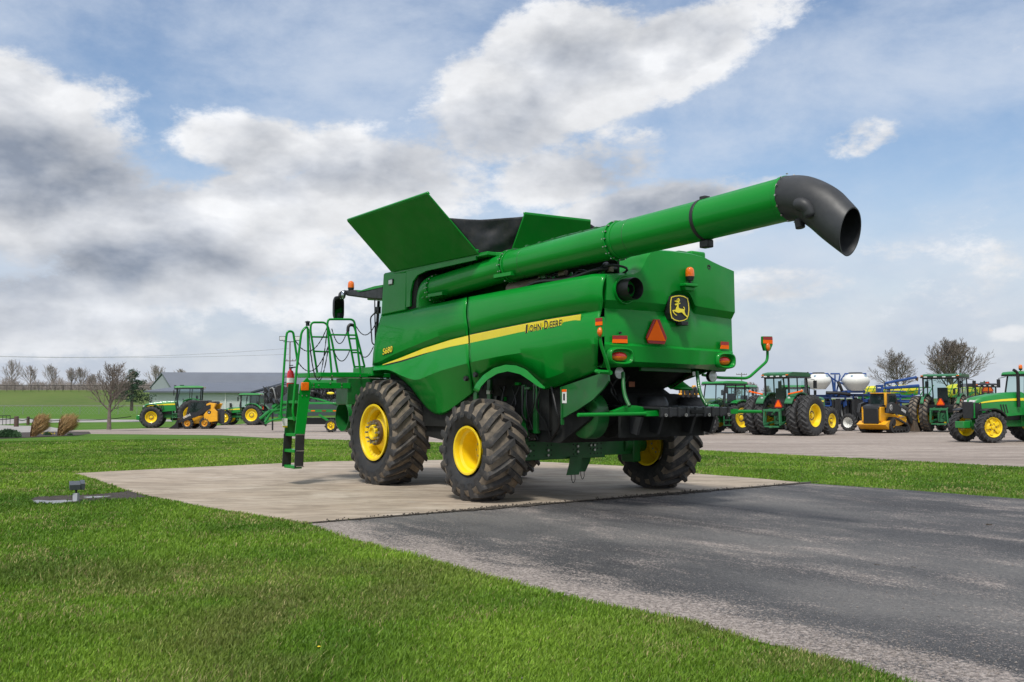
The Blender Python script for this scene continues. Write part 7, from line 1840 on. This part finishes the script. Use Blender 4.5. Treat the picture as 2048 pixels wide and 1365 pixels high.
def lawn(name, N_, dmin, dmax, azr, power, lab):
    # positions spread over the ground so that density thins with distance
    u = rs.rand(N_); d = dmin * (dmax / dmin) ** (u ** power) ; a = rs.uniform(azr[0], azr[1], N_)
    x, y = d * np.sin(a), d * np.cos(a)
    # tidy lawn, minus everything paved
    jit = rs.normal(0, .025, (2, N_))
    k = ~inside(x + jit[0], y + jit[1], asph_poly) & ~inside(x + jit[0] * .5, y + jit[1] * .5, pad_poly) & ~inside(x, y, yard)
    mud = gp([(60, 1001), (75, 995), (130, 992), (180, 991), (235, 986), (256, 983), (285, 992), (290, 996), (250, 998), (180, 1003), (120, 1008), (70, 1007)])
    k &= ~(inside(x, y, mud) & (rs.rand(N_) > .01)); bed = gp([(-100, 882), (60, 876), (150, 872), (182, 868), (178, 864), (100, 864), (0, 867), (-100, 872)]); k &= ~inside(x, y, bed); k &= ~inside(x, y, gp([(-200, 877), (0, 872), (40, 869), (150, 866), (135, 860), (90, 853), (0, 851), (-200, 856)]))
    k &= ~inside(x, y, gp([(700, 1034), (1620, 962), (1620, 974), (700, 1050)]))
    clump = vnoise(x, y, 5.0, 1) * .6 + vnoise(x, y, 13.0, 2) * .4
    k &= rs.rand(N_) < .55 + .9 * clump
    x, y, d, clump = x[k], y[k], d[k], clump[k]; n = len(x)
    big = vnoise(x, y, .45, 3) * .55 + vnoise(x, y, 1.4, 4) * .45
    h = (.018 + .018 * clump + .014 * rs.rand(n)) * (.75 + .5 * big)
    tall = (vnoise(x, y, 1.1, 6) > .80) & (rs.rand(n) < .5); h[tall] *= 1.7
    w = (.0011 + .00034 * d) * rs.uniform(.8, 1.3, n)
    th = rs.uniform(0, 2 * PI, n); dx, dy = np.cos(th), np.sin(th); lean = h * rs.uniform(.15, .95, n); la = rs.uniform(0, 2 * PI, n)
    lx, ly = np.cos(la) * lean + h * .25, np.sin(la) * lean
    z = gznp(y)
    V_ = np.zeros((n, 5, 3), np.float32)
    V_[:, 0] = np.stack([x - dx * w, y - dy * w, z - .004], 1); V_[:, 1] = np.stack([x + dx * w, y + dy * w, z - .004], 1)
    V_[:, 2] = np.stack([x + lx * .4 - dx * w * .8, y + ly * .4 - dy * w * .8, z + h * .62], 1); V_[:, 3] = np.stack([x + lx * .4 + dx * w * .8, y + ly * .4 + dy * w * .8, z + h * .62], 1)
    V_[:, 4] = np.stack([x + lx, y + ly, z + h], 1)
    me = bpy.data.meshes.new(name); me.vertices.add(n * 5); me.vertices.foreach_set('co', V_.reshape(-1))
    b = (np.arange(n) * 5)[:, None]; loops = np.concatenate([b + np.array([[0, 1, 3, 2]]), b + np.array([[2, 3, 4]])], 1).reshape(-1)
    me.loops.add(n * 7); me.loops.foreach_set('vertex_index', loops.astype(np.int32)); me.polygons.add(n * 2)
    ls = (np.arange(n) * 7)[:, None] + np.array([[0, 4]]); me.polygons.foreach_set('loop_start', ls.reshape(-1).astype(np.int32))
    me.update(calc_edges=True)
    # each blade's own green; dry straw here and there
    big2 = vnoise(x, y, .9, 12) * .5 + vnoise(x, y, .25, 13) * .5
    t = np.clip((big2 - .5) * 1.6 + .45 + .35 * (rs.rand(n) - .5), 0, 1)[:, None]
    c = np.array([[.070, .165, .012]]) * (1 - t) + np.array([[.240, .385, .038]]) * t
    ol = np.clip((vnoise(x, y, .55, 14) * .6 + vnoise(x, y, 2.2, 15) * .4 - .46) * 3.5, 0, 1)[:, None] * (np.clip((13 - d) / 5, .15, 1)[:, None])
    c = c * (1 - .65 * ol) + np.array([[.165, .165, .055]]) * .65 * ol
    c *= rs.uniform(.65, 1.35, (n, 1))
    dry = (rs.rand(n) < .03 + .30 * np.clip(vnoise(x, y, .8, 9) * vnoise(x, y, 3.1, 10) * 2 - .35, 0, 1) * 1.3)
    c[dry] = np.array([.42, .38, .16]) * rs.uniform(.6, 1.15, (dry.sum(), 1))
    colr = np.ones((n, 5, 4), np.float32); colr[:, :, :3] = c[:, None, :]
    at = me.color_attributes.new('blade', 'FLOAT_COLOR', 'POINT'); at.data.foreach_set('color', colr.reshape(-1))
    me.materials.append(BLADE); o = bpy.data.objects.new(name, me); COL.objects.link(o); tag(o, lab, 'grass', None, 'stuff')
    return n
def blade_mat():
    m, t, b = new_mat('grass_blade'); a = t.nodes.new('ShaderNodeVertexColor'); a.layer_name = 'blade'
    t.links.new(a.outputs[0], b.inputs['Base Color']); b.inputs['Roughness'].default_value = .55; b.inputs['Specular IOR Level'].default_value = .3
    tr = t.nodes.new('ShaderNodeBsdfTranslucent'); t.links.new(a.outputs[0], tr.inputs[0]); mx = t.nodes.new('ShaderNodeMixShader'); mx.inputs[0].default_value = .28
    t.links.new(b.outputs[0], mx.inputs[1]); t.links.new(tr.outputs[0], mx.inputs[2]); t.links.new(mx.outputs[0], t.nodes['Material Output'].inputs[0]); return m
BLADE = blade_mat()
lawn('lawn_grass', 850000, 4.6, 47.0, (-.56, .60), .95, 'short bright green lawn round the pad and the asphalt')
# loose stones along the grass edge and scattered over the asphalt
mb = MB(); rng = random.Random(77)
ico = [(0, 0, 1), (.9, 0, .1), (-.5, .8, .2), (-.4, -.8, .1), (.1, .1, -.8)]
fcs = [(0, 1, 2), (0, 2, 3), (0, 3, 1), (4, 2, 1), (4, 3, 2), (4, 1, 3)]
A_ = [Vector((x, y, 0)) for x, y in near]
for i in range(5200):
    if rng.random() < .75:
        s_ = rng.random() * (len(A_) - 1); k = int(s_); p = A_[k].lerp(A_[k + 1], s_ - k) + Vector((1, .35, 0)) * abs(rng.gauss(0, .45))
    else: p = G(rng.uniform(700, 2040), rng.uniform(1010, 1360))
    if not (4.5 < p.y < 30): continue
    r = rng.uniform(.003, .009) * (1 + .4 * (rng.random() > .93)); a = rng.uniform(0, 6.28)
    vs = [Vector((x * math.cos(a) - y * math.sin(a), x * math.sin(a) + y * math.cos(a), z * .6)) * r * rng.uniform(.8, 1.2) + Vector((p.x, p.y, .004 + r * .3)) for x, y, z in ico]
    mb.add(vs, fcs)
STONE = dirt_mat('loose_stone', (.16, .14, .125), (.42, .38, .35), .85, 50)
tag(mb.build('loose_gravel', STONE, smooth=0), 'pale pebbles scattered along the grass edge of the asphalt', 'gravel', None, 'stuff')
# mud crumbs on the pad edge under the rear wheels
mb = MB()
for i in range(900):
    px = rng.choice([rng.gauss(1000, 60), rng.gauss(1345, 50), rng.uniform(640, 1600)]); y = 1048 + (967 - 1048) * (px - 615) / (1610 - 615) + rng.gauss(0, 1.6)
    p = G(px, y); r = rng.uniform(.006, .020); a = rng.uniform(0, 6.28)
    mb.add([Vector((x * math.cos(a) - yy * math.sin(a), x * math.sin(a) + yy * math.cos(a), z * .6)) * r + Vector((p.x, p.y, .016 + r * .2)) for x, yy, z in ico], fcs)
tag(mb.build('dirt_crumbs', JOINT, smooth=0), 'brown dirt crumbs along the joint between pad and asphalt', 'dirt', None, 'stuff')
